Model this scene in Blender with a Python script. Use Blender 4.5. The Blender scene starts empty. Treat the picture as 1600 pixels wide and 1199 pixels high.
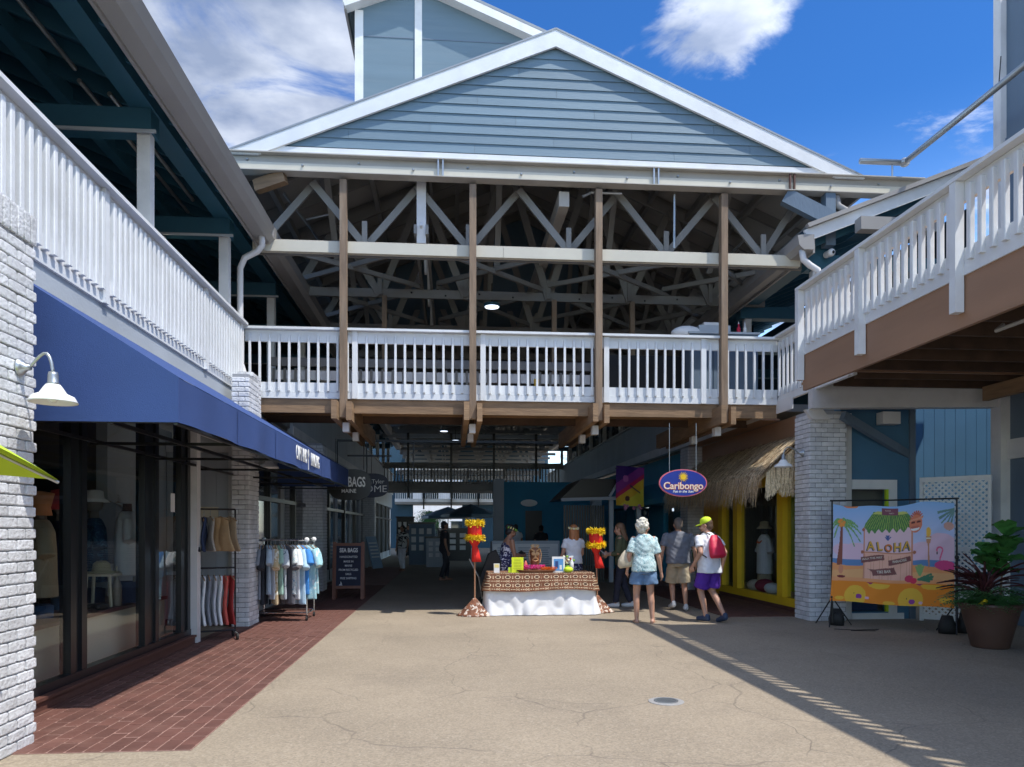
import bpy, math, random
import numpy as np
from mathutils import Vector, Matrix, Euler
R = math.radians
random.seed(7)
SC = bpy.context.scene
COL = SC.collection

# ---------------------------------------------------------------- camera, sky, sun, exposure
cam = bpy.data.cameras.new('camera')
cam.sensor_width = 36
cam.lens = 26.1
cam.shift_y = 0.1428
cam.clip_end = 2000
co = bpy.data.objects.new('camera', cam)
COL.objects.link(co)
co.location = (0, 0, 1.5)
co.rotation_euler = (R(90), 0, R(-4.68))
SC.camera = co

SUN = Vector((.41, -.30, 1.0)).normalized()
sl = bpy.data.lights.new('sun', 'SUN')
sl.energy = 2.0
sl.angle = R(.55)
sl.color = (1.0, .955, .88)
so = bpy.data.objects.new('sun', sl)
COL.objects.link(so)
so.location = SUN * 40
so.rotation_euler = (-SUN).to_track_quat('-Z', 'Y').to_euler()

W = bpy.data.worlds.new('World')
SC.world = W
W.use_nodes = True
wt = W.node_tree
for n in list(wt.nodes):
    wt.nodes.remove(n)


def wn(t, **k):
    n = wt.nodes.new(t)
    for a, b in k.items():
        setattr(n, a, b)
    return n


sky = wn('ShaderNodeTexSky', sky_type='NISHITA')
sky.sun_disc = False
sky.sun_elevation = math.asin(SUN.z)
sky.sun_rotation = math.atan2(SUN.x, SUN.y)
sky.altitude = 0
sky.air_density = 1.0
sky.dust_density = .35
sky.ozone_density = 3.0
bg = wn('ShaderNodeBackground')
bg.inputs['Strength'].default_value = .15
wo = wn('ShaderNodeOutputWorld')
geo = wn('ShaderNodeTexCoord')
sep = wn('ShaderNodeSeparateXYZ')
wt.links.new(geo.outputs['Generated'], sep.inputs[0])


def wmath(op, a, b=None, c=None, clamp=False):
    n = wn('ShaderNodeMath', operation=op)
    n.use_clamp = clamp
    for i, v in enumerate((a, b, c)):
        if v is None:
            continue
        if isinstance(v, (int, float)):
            n.inputs[i].default_value = v
        else:
            wt.links.new(v, n.inputs[i])
    return n.outputs[0]


# clouds on a flat layer overhead: direction divided by its height
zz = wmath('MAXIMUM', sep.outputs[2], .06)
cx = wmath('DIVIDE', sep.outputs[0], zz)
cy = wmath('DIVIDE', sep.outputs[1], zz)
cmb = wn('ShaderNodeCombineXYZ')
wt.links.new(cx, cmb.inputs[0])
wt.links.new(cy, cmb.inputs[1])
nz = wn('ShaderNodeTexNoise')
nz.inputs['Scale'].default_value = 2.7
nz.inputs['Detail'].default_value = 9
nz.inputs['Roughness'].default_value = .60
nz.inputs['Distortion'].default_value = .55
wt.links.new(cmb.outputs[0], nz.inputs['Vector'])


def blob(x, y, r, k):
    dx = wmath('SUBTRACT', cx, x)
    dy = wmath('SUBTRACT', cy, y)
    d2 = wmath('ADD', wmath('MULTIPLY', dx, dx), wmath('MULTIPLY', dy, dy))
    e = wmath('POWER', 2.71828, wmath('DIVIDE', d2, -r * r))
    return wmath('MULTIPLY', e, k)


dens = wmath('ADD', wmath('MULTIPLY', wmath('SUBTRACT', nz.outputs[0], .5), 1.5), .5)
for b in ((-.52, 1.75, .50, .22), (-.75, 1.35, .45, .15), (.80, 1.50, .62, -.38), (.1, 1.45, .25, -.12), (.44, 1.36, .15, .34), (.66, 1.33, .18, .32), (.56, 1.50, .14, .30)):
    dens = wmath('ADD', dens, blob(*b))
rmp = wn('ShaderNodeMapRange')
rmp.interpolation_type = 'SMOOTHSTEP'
rmp.inputs['From Min'].default_value = .40  # low threshold spreads cloud beyond the view as added fill light
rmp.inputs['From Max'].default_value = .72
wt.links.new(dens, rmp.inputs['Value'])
nz2 = wn('ShaderNodeTexNoise')
nz2.inputs['Scale'].default_value = 3.3
nz2.inputs['Detail'].default_value = 6
wt.links.new(cmb.outputs[0], nz2.inputs['Vector'])
ccr = wn('ShaderNodeValToRGB')
ccr.color_ramp.elements[0].position = .40
ccr.color_ramp.elements[0].color = (1.02, 1.22, 1.65, 1)
ccr.color_ramp.elements[1].position = .72
ccr.color_ramp.elements[1].color = (3.1, 3.25, 3.5, 1)
wt.links.new(nz2.outputs[0], ccr.inputs[0])
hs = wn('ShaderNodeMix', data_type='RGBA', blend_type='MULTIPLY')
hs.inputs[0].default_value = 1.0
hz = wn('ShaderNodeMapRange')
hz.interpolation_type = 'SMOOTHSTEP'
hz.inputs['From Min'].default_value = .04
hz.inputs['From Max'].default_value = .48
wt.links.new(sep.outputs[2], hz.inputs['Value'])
hm = wn('ShaderNodeMix', data_type='RGBA')      # the clear sky deepens overhead, brightened at the horizon to add fill light
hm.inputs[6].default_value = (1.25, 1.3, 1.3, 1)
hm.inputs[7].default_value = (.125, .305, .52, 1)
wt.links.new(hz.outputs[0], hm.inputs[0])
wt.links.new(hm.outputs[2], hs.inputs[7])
wt.links.new(sky.outputs[0], hs.inputs[6])
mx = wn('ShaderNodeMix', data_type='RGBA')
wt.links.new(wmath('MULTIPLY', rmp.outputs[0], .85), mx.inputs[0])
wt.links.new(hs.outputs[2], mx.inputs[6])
# clouds brighten towards the sun, behind the camera, boosted to fill the shade
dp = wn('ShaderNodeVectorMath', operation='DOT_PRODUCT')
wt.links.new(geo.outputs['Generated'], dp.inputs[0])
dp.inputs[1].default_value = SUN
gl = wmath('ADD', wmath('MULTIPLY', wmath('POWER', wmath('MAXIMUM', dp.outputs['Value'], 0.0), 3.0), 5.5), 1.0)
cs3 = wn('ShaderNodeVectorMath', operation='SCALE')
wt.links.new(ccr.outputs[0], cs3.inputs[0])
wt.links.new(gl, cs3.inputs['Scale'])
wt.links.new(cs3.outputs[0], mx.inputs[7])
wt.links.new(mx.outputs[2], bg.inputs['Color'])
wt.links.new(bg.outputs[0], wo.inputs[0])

SC.render.engine = 'CYCLES'
SC.view_settings.view_transform = 'Standard'
SC.view_settings.look = 'None'
SC.view_settings.exposure = 1.3
SC.view_settings.gamma = 1
SC.cycles.max_bounces = 9
SC.cycles.diffuse_bounces = 6
SC.cycles.transparent_max_bounces = 12

# ---------------------------------------------------------------- helpers
class MB:
    """collects shapes that become ONE mesh object"""

    def __init__(s):
        s.v = []
        s.f = []
        s.m = []
        s.cm = 0

    def add(s, vs, fs):
        o = len(s.v)
        s.v.extend(tuple(v) for v in vs)
        for f in fs:
            s.f.append(tuple(i + o for i in f))
            s.m.append(s.cm)
        return s

    def box(s, x0, x1, y0, y1, z0, z1):
        return s.add([(x0, y0, z0), (x1, y0, z0), (x1, y1, z0), (x0, y1, z0), (x0, y0, z1), (x1, y0, z1), (x1, y1, z1), (x0, y1, z1)],
                     [(0, 3, 2, 1), (4, 5, 6, 7), (0, 1, 5, 4), (1, 2, 6, 5), (2, 3, 7, 6), (3, 0, 4, 7)])

    def bar(s, a, b, w, h, up=(0, 0, 1)):
        a, b = Vector(a), Vector(b)
        d = (b - a).normalized()
        up = Vector(up)
        x = d.cross(up)
        if x.length < 1e-4:
            x = d.cross(Vector((0, 1, 0)))
        x.normalize()
        u = x.cross(d)
        x *= w / 2
        u *= h / 2
        vs = [p + sx * x + su * u for p in (a, b) for sx, su in ((-1, -1), (1, -1), (1, 1), (-1, 1))]
        return s.add(vs, [(3, 2, 1, 0), (4, 5, 6, 7), (0, 1, 5, 4), (1, 2, 6, 5), (2, 3, 7, 6), (3, 0, 4, 7)])

    def tube(s, pts, r, n=8, caps=True):
        pts = [Vector(p) for p in pts]
        rs = r if isinstance(r, (list, tuple)) else [r] * len(pts)
        rings = []
        pu = None
        for i, p in enumerate(pts):
            d = (pts[min(i + 1, len(pts) - 1)] - pts[max(i - 1, 0)]).normalized()
            if pu is None:
                pu = d.orthogonal().normalized()
            u = (pu - d * pu.dot(d)).normalized()
            pu = u
            w = d.cross(u)
            rings.append([p + (u * math.cos(2 * math.pi * k / n) + w * math.sin(2 * math.pi * k / n)) * rs[i] for k in range(n)])
        return s.loft(rings, caps)

    def loft(s, rings, caps=True):
        n = len(rings[0])
        vs = [v for r in rings for v in r]
        fs = []
        for i in range(len(rings) - 1):
            for k in range(n):
                k2 = (k + 1) % n
                fs.append((i * n + k, i * n + k2, (i + 1) * n + k2, (i + 1) * n + k))
        if caps:
            fs.append(tuple(range(n - 1, -1, -1)))
            fs.append(tuple((len(rings) - 1) * n + k for k in range(n)))
        return s.add(vs, fs)

    def lathe(s, prof, c=(0, 0, 0), n=16, caps=True):
        c = Vector(c)
        rings = [[(c.x + r * math.cos(2 * math.pi * k / n), c.y + r * math.sin(2 * math.pi * k / n), c.z + z) for k in range(n)] for r, z in prof]
        return s.loft(rings, caps)

    def ell(s, c, r, n=14, m=9):
        c = Vector(c)
        rings = []
        for i in range(m):
            a = -math.pi / 2 + math.pi * (i + .5 if 0 < i < m - 1 else (i + .12 if i == 0 else i + .88)) / m
            rings.append([(c.x + r[0] * math.cos(a) * math.cos(2 * math.pi * k / n), c.y + r[1] * math.cos(a) * math.sin(2 * math.pi * k / n),
                           c.z + r[2] * math.sin(a)) for k in range(n)])
        return s.loft(rings)

    def cap(s, a, b, r0, r1, n=12):
        """tapered capsule"""
        a, b = Vector(a), Vector(b)
        d = (b - a).normalized()
        pts = [a - d * r0 * .98, a - d * r0 * .8, a - d * r0 * .4, a, b, b + d * r1 * .4, b + d * r1 * .8, b + d * r1 * .98]
        rr = [r0 * .2, r0 * .6, r0 * .92, r0, r1, r1 * .92, r1 * .6, r1 * .2]
        return s.tube(pts, rr, n)

    def prism(s, poly, a0, a1, axis='y'):
        """poly = list of 2D points; extruded between a0 and a1 on the axis"""
        n = len(poly)
        if axis == 'y':
            f = lambda p, a: (p[0], a, p[1])
        elif axis == 'x':
            f = lambda p, a: (a, p[0], p[1])
        else:
            f = lambda p, a: (p[0], p[1], a)
        vs = [f(p, a0) for p in poly] + [f(p, a1) for p in poly]
        fs = [tuple(range(n)), tuple(range(2 * n - 1, n - 1, -1))]
        for k in range(n):
            k2 = (k + 1) % n
            fs.append((k, k + n, k2 + n, k2))
        return s.add(vs, fs)

    def build(s, name, mats, parent=None, smooth=False, loc=None, rot=None):
        me = bpy.data.meshes.new(name)
        me.from_pydata(s.v, [], s.f)
        if not isinstance(mats, (list, tuple)):
            mats = [mats]
        for m in mats:
            me.materials.append(m)
        if len(mats) > 1:
            me.polygons.foreach_set('material_index', s.m)
        if smooth:
            me.polygons.foreach_set('use_smooth', [True] * len(me.polygons))
        me.update()
        return link(name, me, parent, loc, rot)


def link(name, me, parent=None, loc=None, rot=None, scale=None):
    o = bpy.data.objects.new(name, me)
    COL.objects.link(o)
    if parent:
        o.parent = parent
    if loc is not None:
        o.location = loc
    if rot is not None:
        o.rotation_euler = rot
    if scale is not None:
        o.scale = scale
    return o


def tag(o, label=None, cat=None, group=None, kind=None):
    if label:
        o['label'] = label
    if cat:
        o['category'] = cat
    if group:
        o['group'] = group
    if kind:
        o['kind'] = kind
    return o


def thing(name, label, cat, loc=(0, 0, 0), rz=0, group=None):
    o = bpy.data.objects.new(name, None)
    o.empty_display_size = .1
    COL.objects.link(o)
    o.location = loc
    o.rotation_euler = (0, 0, rz)
    return tag(o, label, cat, group)


def copy_tree(o, parent=None):
    c = o.copy()
    COL.objects.link(c)
    c.parent = parent
    for ch in list(o.children):
        copy_tree(ch, c)
    return c


def box_obj(name, m, parent, x0, x1, y0, y1, z0, z1):
    return MB().box(x0, x1, y0, y1, z0, z1).build(name, m, parent)


def finish(ob, mods):
    """apply modifiers through the depsgraph and keep the evaluated mesh"""
    for typ, kw in mods:
        m = ob.modifiers.new(typ.lower(), typ)
        for k, v in kw.items():
            setattr(m, k, v)
    dg = bpy.context.evaluated_depsgraph_get()
    me = bpy.data.meshes.new_from_object(ob.evaluated_get(dg))
    old = ob.data
    ob.modifiers.clear()
    ob.data = me
    bpy.data.meshes.remove(old)
    me.polygons.foreach_set('use_smooth', [True] * len(me.polygons))
    return ob


def remesh(name, mb, m, parent, voxel=.009, smooth=6, loc=None, rot=None):
    o = mb.build(name, m, parent, loc=loc, rot=rot)
    return finish(o, [('REMESH', dict(mode='VOXEL', voxel_size=voxel)), ('SMOOTH', dict(factor=.5, iterations=smooth))])


def chamfer_mesh(name, m, c=.06):
    """unit cube -.5...5 with chamfered edges; c is per-axis fraction"""
    cx_, cy_, cz_ = c if isinstance(c, tuple) else (c, c, c)
    import bmesh
    bm = bmesh.new()
    vs = []
    for sx in (-1, 1):
        for sy in (-1, 1):
            for sz in (-1, 1):
                vs.append(bm.verts.new((sx * .5, sy * (.5 - cy_), sz * (.5 - cz_))))
                vs.append(bm.verts.new((sx * (.5 - cx_), sy * .5, sz * (.5 - cz_))))
                vs.append(bm.verts.new((sx * (.5 - cx_), sy * (.5 - cy_), sz * .5)))
    bmesh.ops.convex_hull(bm, input=vs)
    me = bpy.data.meshes.new(name)
    bm.to_mesh(me)
    bm.free()
    me.materials.append(m)
    return me


def text_mesh(s, size, m, extrude=.004, offset=0.0, align='CENTER', spacing=1.0, sx=1.0, line=1.0, shear=0.0):
    cu = bpy.data.curves.new('lettering', 'FONT')
    cu.body = s
    cu.size = size
    cu.extrude = extrude
    cu.offset = offset
    cu.align_x = align
    cu.align_y = 'CENTER'
    cu.space_character = spacing
    cu.space_line = line
    cu.shear = shear
    cu.resolution_u = 3
    ob = bpy.data.objects.new('lettering', cu)
    me = bpy.data.meshes.new_from_object(ob)
    bpy.data.objects.remove(ob)
    bpy.data.curves.remove(cu)
    me.materials.clear()
    me.materials.append(m)
    if sx != 1.0:
        for v in me.vertices:
            v.co.x *= sx
    return me


def text(s, size, m, parent, loc, rot, name='lettering', **k):
    return link(name, text_mesh(s, size, m, **k), parent, loc, rot)


# ---------------------------------------------------------------- materials
def mat(name, col, rough=.6, var=.08, scale=3.0, bump=0.0, bscale=40.0, metal=0.0, rv=0.0, spec=.5, stretch=(1, 1, 1),
        dirt=0.0, dcol=(.12, .10, .08), dscale=1.2, detail=6, sub=0.0, bdist=.01):
    m = bpy.data.materials.new(name)
    m.use_nodes = True
    t = m.node_tree
    b = t.nodes['Principled BSDF']
    b.inputs['Roughness'].default_value = rough
    b.inputs['Metallic'].default_value = metal
    b.inputs['Specular IOR Level'].default_value = spec
    g = t.nodes.new('ShaderNodeNewGeometry')
    mp = t.nodes.new('ShaderNodeVectorMath')
    mp.operation = 'MULTIPLY'
    mp.inputs[1].default_value = stretch
    t.links.new(g.outputs['Position'], mp.inputs[0])
    n = t.nodes.new('ShaderNodeTexNoise')
    n.inputs['Scale'].default_value = scale
    n.inputs['Detail'].default_value = detail
    t.links.new(mp.outputs[0], n.inputs['Vector'])
    mr = t.nodes.new('ShaderNodeMapRange')
    mr.inputs['From Min'].default_value = .25
    mr.inputs['From Max'].default_value = .75
    mr.inputs['To Min'].default_value = 1 - var
    mr.inputs['To Max'].default_value = 1 + var
    t.links.new(n.outputs[0], mr.inputs['Value'])
    last = mr.outputs[0]
    if rv:
        oi = t.nodes.new('ShaderNodeObjectInfo')
        r2 = t.nodes.new('ShaderNodeMapRange')
        r2.inputs['To Min'].default_value = 1 - rv
        r2.inputs['To Max'].default_value = 1 + rv
        t.links.new(oi.outputs['Random'], r2.inputs['Value'])
        mm = t.nodes.new('ShaderNodeMath')
        mm.operation = 'MULTIPLY'
        t.links.new(last, mm.inputs[0])
        t.links.new(r2.outputs[0], mm.inputs[1])
        last = mm.outputs[0]
    vm = t.nodes.new('ShaderNodeVectorMath')
    vm.operation = 'SCALE'
    vm.inputs[0].default_value = col[:3]
    t.links.new(last, vm.inputs['Scale'])
    cout = vm.outputs[0]
    if dirt:
        dn = t.nodes.new('ShaderNodeTexNoise')
        dn.inputs['Scale'].default_value = dscale
        dn.inputs['Detail'].default_value = 9
        dn.inputs['Roughness'].default_value = .65
        t.links.new(mp.outputs[0], dn.inputs['Vector'])
        dr = t.nodes.new('ShaderNodeMapRange')
        dr.inputs['From Min'].default_value = .5
        dr.inputs['From Max'].default_value = .72
        dr.inputs['To Max'].default_value = dirt
        t.links.new(dn.outputs[0], dr.inputs['Value'])
        mxn = t.nodes.new('ShaderNodeMix')
        mxn.data_type = 'RGBA'
        mxn.inputs[7].default_value = (*dcol, 1)
        t.links.new(dr.outputs[0], mxn.inputs[0])
        t.links.new(cout, mxn.inputs[6])
        cout = mxn.outputs[2]
    t.links.new(cout, b.inputs['Base Color'])
    if bump:
        bn = t.nodes.new('ShaderNodeTexNoise')
        bn.inputs['Scale'].default_value = bscale
        bn.inputs['Detail'].default_value = 5
        t.links.new(mp.outputs[0], bn.inputs['Vector'])
        bp = t.nodes.new('ShaderNodeBump')
        bp.inputs['Strength'].default_value = bump
        bp.inputs['Distance'].default_value = bdist
        t.links.new(bn.outputs[0], bp.inputs['Height'])
        t.links.new(bp.outputs[0], b.inputs['Normal'])
    m['cout'] = 1
    return m


def emis(name, col, st):
    m = bpy.data.materials.new(name)
    m.use_nodes = True
    b = m.node_tree.nodes['Principled BSDF']
    b.inputs['Base Color'].default_value = (*col, 1)
    b.inputs['Emission Color'].default_value = (*col, 1)
    b.inputs['Emission Strength'].default_value = st
    return m


def glass(name, tint=(.9, .95, .95), rough=.0, ior=1.5, boost=0.0):
    m = bpy.data.materials.new(name)
    m.use_nodes = True
    t = m.node_tree
    t.nodes.remove(t.nodes['Principled BSDF'])
    tr = t.nodes.new('ShaderNodeBsdfTransparent')
    tr.inputs[0].default_value = (*tint, 1)
    gl = t.nodes.new('ShaderNodeBsdfGlossy')
    gl.inputs['Roughness'].default_value = rough
    fr = t.nodes.new('ShaderNodeFresnel')
    fr.inputs['IOR'].default_value = ior
    ad = t.nodes.new('ShaderNodeMath')
    ad.operation = 'ADD'
    ad.use_clamp = True
    ad.inputs[1].default_value = boost
    t.links.new(fr.outputs[0], ad.inputs[0])
    ms = t.nodes.new('ShaderNodeMixShader')
    # only the face the ray enters by reflects; the far face of the pane lets it pass
    gm = t.nodes.new('ShaderNodeNewGeometry')
    iv = t.nodes.new('ShaderNodeMath')
    iv.operation = 'SUBTRACT'
    iv.inputs[0].default_value = 1
    t.links.new(gm.outputs['Backfacing'], iv.inputs[1])
    fm = t.nodes.new('ShaderNodeMath')
    fm.operation = 'MULTIPLY'
    t.links.new(ad.outputs[0], fm.inputs[0])
    t.links.new(iv.outputs[0], fm.inputs[1])
    t.links.new(fm.outputs[0], ms.inputs[0])
    t.links.new(tr.outputs[0], ms.inputs[1])
    t.links.new(gl.outputs[0], ms.inputs[2])
    t.links.new(ms.outputs[0], t.nodes['Material Output'].inputs[0])
    return m


def attr_mat(name, rough=.7):
    m = bpy.data.materials.new(name)
    m.use_nodes = True
    t = m.node_tree
    a = t.nodes.new('ShaderNodeAttribute')
    a.attribute_name = 'print'
    t.links.new(a.outputs['Color'], t.nodes['Principled BSDF'].inputs['Base Color'])
    t.nodes['Principled BSDF'].inputs['Roughness'].default_value = rough
    return m


def pattern_mat(name, base, spots, scale=14, thr=.42, rough=.8, kind='noise', spots2=None):
    """printed fabric: a base colour with blotches of one or two more"""
    m = mat(name, base, rough, .06, 8)
    t = m.node_tree
    b = t.nodes['Principled BSDF']
    tc = t.nodes.new('ShaderNodeTexCoord')
    src = b.inputs['Base Color'].links[0].from_socket
    for i, c in enumerate([spots] + ([spots2] if spots2 else [])):
        if kind == 'voronoi':
            n = t.nodes.new('ShaderNodeTexVoronoi')
            n.inputs['Scale'].default_value = scale * (1 + .6 * i)
            o = n.outputs['Distance']
            lo, hi = thr, thr - .06
        else:
            n = t.nodes.new('ShaderNodeTexNoise')
            n.inputs['Scale'].default_value = scale * (1 + .6 * i)
            n.inputs['Detail'].default_value = 3
            n.inputs['Distortion'].default_value = 1.2
            o = n.outputs[0]
            lo, hi = 1 - thr, 1 - thr + .04
        t.links.new(tc.outputs['Object'], n.inputs['Vector'])
        mr = t.nodes.new('ShaderNodeMapRange')
        mr.inputs['From Min'].default_value = lo
        mr.inputs['From Max'].default_value = hi
        t.links.new(o, mr.inputs['Value'])
        mxn = t.nodes.new('ShaderNodeMix')
        mxn.data_type = 'RGBA'
        mxn.inputs[7].default_value = (*c, 1)
        t.links.new(mr.outputs[0], mxn.inputs[0])
        t.links.new(src, mxn.inputs[6])
        src = mxn.outputs[2]
    t.links.new(src, b.inputs['Base Color'])
    return m


M = {}
M['white'] = mat('white_paint', (.74, .76, .77), .5, .07, 2.5, .12, 60, rv=.04, dirt=.25, dcol=(.42, .42, .40), dscale=2.2)
M['offwhite'] = mat('off_white_paint', (.68, .68, .68), .55, .07, 2.0, .15, 50, rv=.04, dirt=.35, dcol=(.36, .36, .35), dscale=1.6)
M['brickpaint'] = mat('painted_brick', (.66, .67, .69), .62, .13, 6, .85, 34, rv=.13, dirt=.5, dcol=(.38, .38, .38), dscale=5, bdist=.012)
M['mortar'] = mat('painted_mortar', (.34, .35, .37), .8, .1, 8, .4, 60)
M['cream'] = mat('cream_beam_paint', (.60, .57, .47), .5, .06, 1.5, .1, 30, rv=.03, dirt=.2, dcol=(.38, .35, .28))
M['beige'] = mat('beige_gray_paint', (.46, .43, .38), .55, .07, 1.6, .1, 40, rv=.04, dirt=.3, dcol=(.24, .22, .19))
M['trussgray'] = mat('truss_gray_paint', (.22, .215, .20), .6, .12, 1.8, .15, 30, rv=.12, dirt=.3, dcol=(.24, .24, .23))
M['deckunder'] = mat('roof_deck_gray', (.40, .385, .36), .8, .14, 1.2, .15, 30, rv=.08, dirt=.35, dcol=(.22, .21, .19))
M['siding'] = mat('slate_blue_siding', (.135, .210, .265), .55, .08, 1.2, .25, 26, rv=.07, stretch=(.3, 1, 3), dirt=.2, dcol=(.22, .28, .31), dscale=2)
M['bluewall'] = mat('blue_wall', (.06, .165, .28), .6, .08, 1.5, .2, 40, rv=.03, dirt=.2, dcol=(.06, .12, .17))
M['bluegray'] = mat('blue_gray_wall', (.13, .185, .25), .65, .10, 1.6, .5, 26, stretch=(1, 1, .3), dirt=.25, dcol=(.07, .09, .11))
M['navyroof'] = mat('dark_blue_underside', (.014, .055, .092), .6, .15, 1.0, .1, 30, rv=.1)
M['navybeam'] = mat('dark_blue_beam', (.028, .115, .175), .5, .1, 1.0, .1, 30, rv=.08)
M['roofmetal'] = mat('roof_metal', (.30, .32, .33), .4, .08, 2, metal=.5)
M['gutter'] = mat('gutter_gray', (.33, .32, .31), .45, .06, 1.5, dirt=.2, dcol=(.2, .19, .18))
M['graysiding'] = mat('gray_siding', (.42, .46, .50), .6, .08, 1.2, .2, 30, rv=.05)
M['wood'] = mat('weathered_post_wood', (.25, .175, .115), .75, .28, 5, .5, 20, rv=.12, stretch=(3, 3, .35), dirt=.5, dcol=(.30, .26, .21), dscale=3)
M['woodh'] = mat('weathered_beam_wood', (.30, .19, .105), .75, .3, 5, .5, 20, rv=.15, stretch=(.4, .4, 3), dirt=.4, dcol=(.13, .08, .05), dscale=2)
M['deckwood'] = mat('deck_board_wood', (.34, .20, .10), .75, .3, 4, .3, 20, rv=.22, stretch=(.3, 3, 3), dirt=.45, dcol=(.10, .06, .04), dscale=2)
M['darkwood'] = mat('dark_joist_wood', (.09, .055, .035), .8, .3, 4, .4, 20, rv=.2)
M['brownfascia'] = mat('brown_fascia_paint', (.33, .19, .115), .55, .12, 1.6, .15, 30, stretch=(1, .3, 2), dirt=.3, dcol=(.12, .07, .045))
M['black'] = mat('black_metal', (.012, .013, .015), .35, .1, 3)
M['blackframe'] = mat('black_window_frame', (.010, .013, .017), .3, .1, 3)
M['navy'] = mat('awning_blue_canvas', (.029, .066, .21), .8, .10, 1.4, .25, 220, stretch=(1, 1, 1), dirt=.12, dcol=(.05, .09, .25))
M['navydark'] = mat('awning_dark_lining', (.01, .015, .04), .8)
M['steel'] = mat('galvanised_steel', (.42, .44, .45), .35, .08, 5, metal=.8)
M['chrome'] = mat('chrome_tube', (.65, .66, .68), .2, .05, 5, metal=1.0)
M['shade'] = mat('white_enamel', (.80, .80, .78), .25, .03, 3)
M['curb'] = mat('brown_curb_paint', (.115, .048, .035), .6, .15, 3, .15, 40, dirt=.3, dcol=(.17, .09, .07))
M['paver'] = mat('red_brown_paver', (.125, .053, .040), .7, .18, 5, .3, 60, rv=.16, dirt=.35, dcol=(.24, .13, .10), dscale=3)
M['grout'] = mat('paver_grout', (.30, .175, .14), .85, .2, 4, .3, 60, dirt=.4, dcol=(.38, .27, .23))
M['glass'] = glass('shop_glass', (.93, .96, .96), boost=.03)
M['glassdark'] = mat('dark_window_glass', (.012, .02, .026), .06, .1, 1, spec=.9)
M['interior'] = mat('shop_interior_wall', (.17, .15, .13), .8)
M['creamwall'] = mat('cream_panel', (.68, .61, .46), .6, .05, 2)
M['redboard'] = mat('dark_red_board', (.12, .03, .03), .4, .1, 4)
M['skin'] = mat('skin', (.50, .27, .18), .5, .06, 30)
M['skin2'] = mat('tan_skin', (.30, .15, .09), .5, .06, 30)
M['yellow'] = mat('yellow_trim_paint', (.86, .56, .02), .5, .08, 2, .1, 40, dirt=.15, dcol=(.6, .33, .03))
M['orange'] = mat('ochre_wall_paint', (.74, .38, .03), .6, .08, 2, .1, 40)
M['teal'] = mat('teal_wall_paint', (.016, .24, .40), .6, .08, 2, .1, 40, rv=.05)
M['yfringe'] = mat('yellow_fringe', (.85, .62, .01), .7, .2, 30, rv=.1)
M['redcloth'] = mat('red_cloth', (.70, .02, .012), .7, .1, 20, .2, 60)
M['copper'] = mat('copper_pole', (.55, .30, .18), .4, .1, 10, metal=.5)
M['whitecloth'] = mat('white_cloth', (.78, .78, .79), .85, .04, 3)
M['thatch'] = mat('palm_thatch', (.66, .50, .30), .85, .35, 30, rv=.0, dirt=.3, dcol=(.18, .12, .07), dscale=6)
M['thatchl'] = mat('pale_palm_thatch', (.80, .66, .44), .85, .3, 30)
M['thatchd'] = mat('dark_palm_thatch', (.28, .19, .11), .85, .3, 30)
M['leaf'] = mat('glossy_leaf', (.06, .20, .05), .4, .25, 8, rv=.25)
M['fern'] = mat('fern_leaf', (.07, .20, .055), .5, .4, 5)
M['redleaf'] = mat('burgundy_blade', (.09, .025, .03), .45, .3, 8, rv=.3)
M['pot'] = mat('brown_planter', (.085, .045, .032), .45, .15, 4, .1, 20)
M['soil'] = mat('soil', (.03, .02, .015), .9)
M['lime'] = mat('lime_canvas', (.50, .68, .03), .8, .05, 3)
M['rubber'] = mat('black_rubber', (.015, .015, .015), .7)
M['lamp'] = emis('lamp_glow', (1.0, .86, .62), 6)
M['lampw'] = emis('lamp_cool_glow', (.75, .84, 1.0), 1.0)
SC.cycles.use_denoising = True

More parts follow.
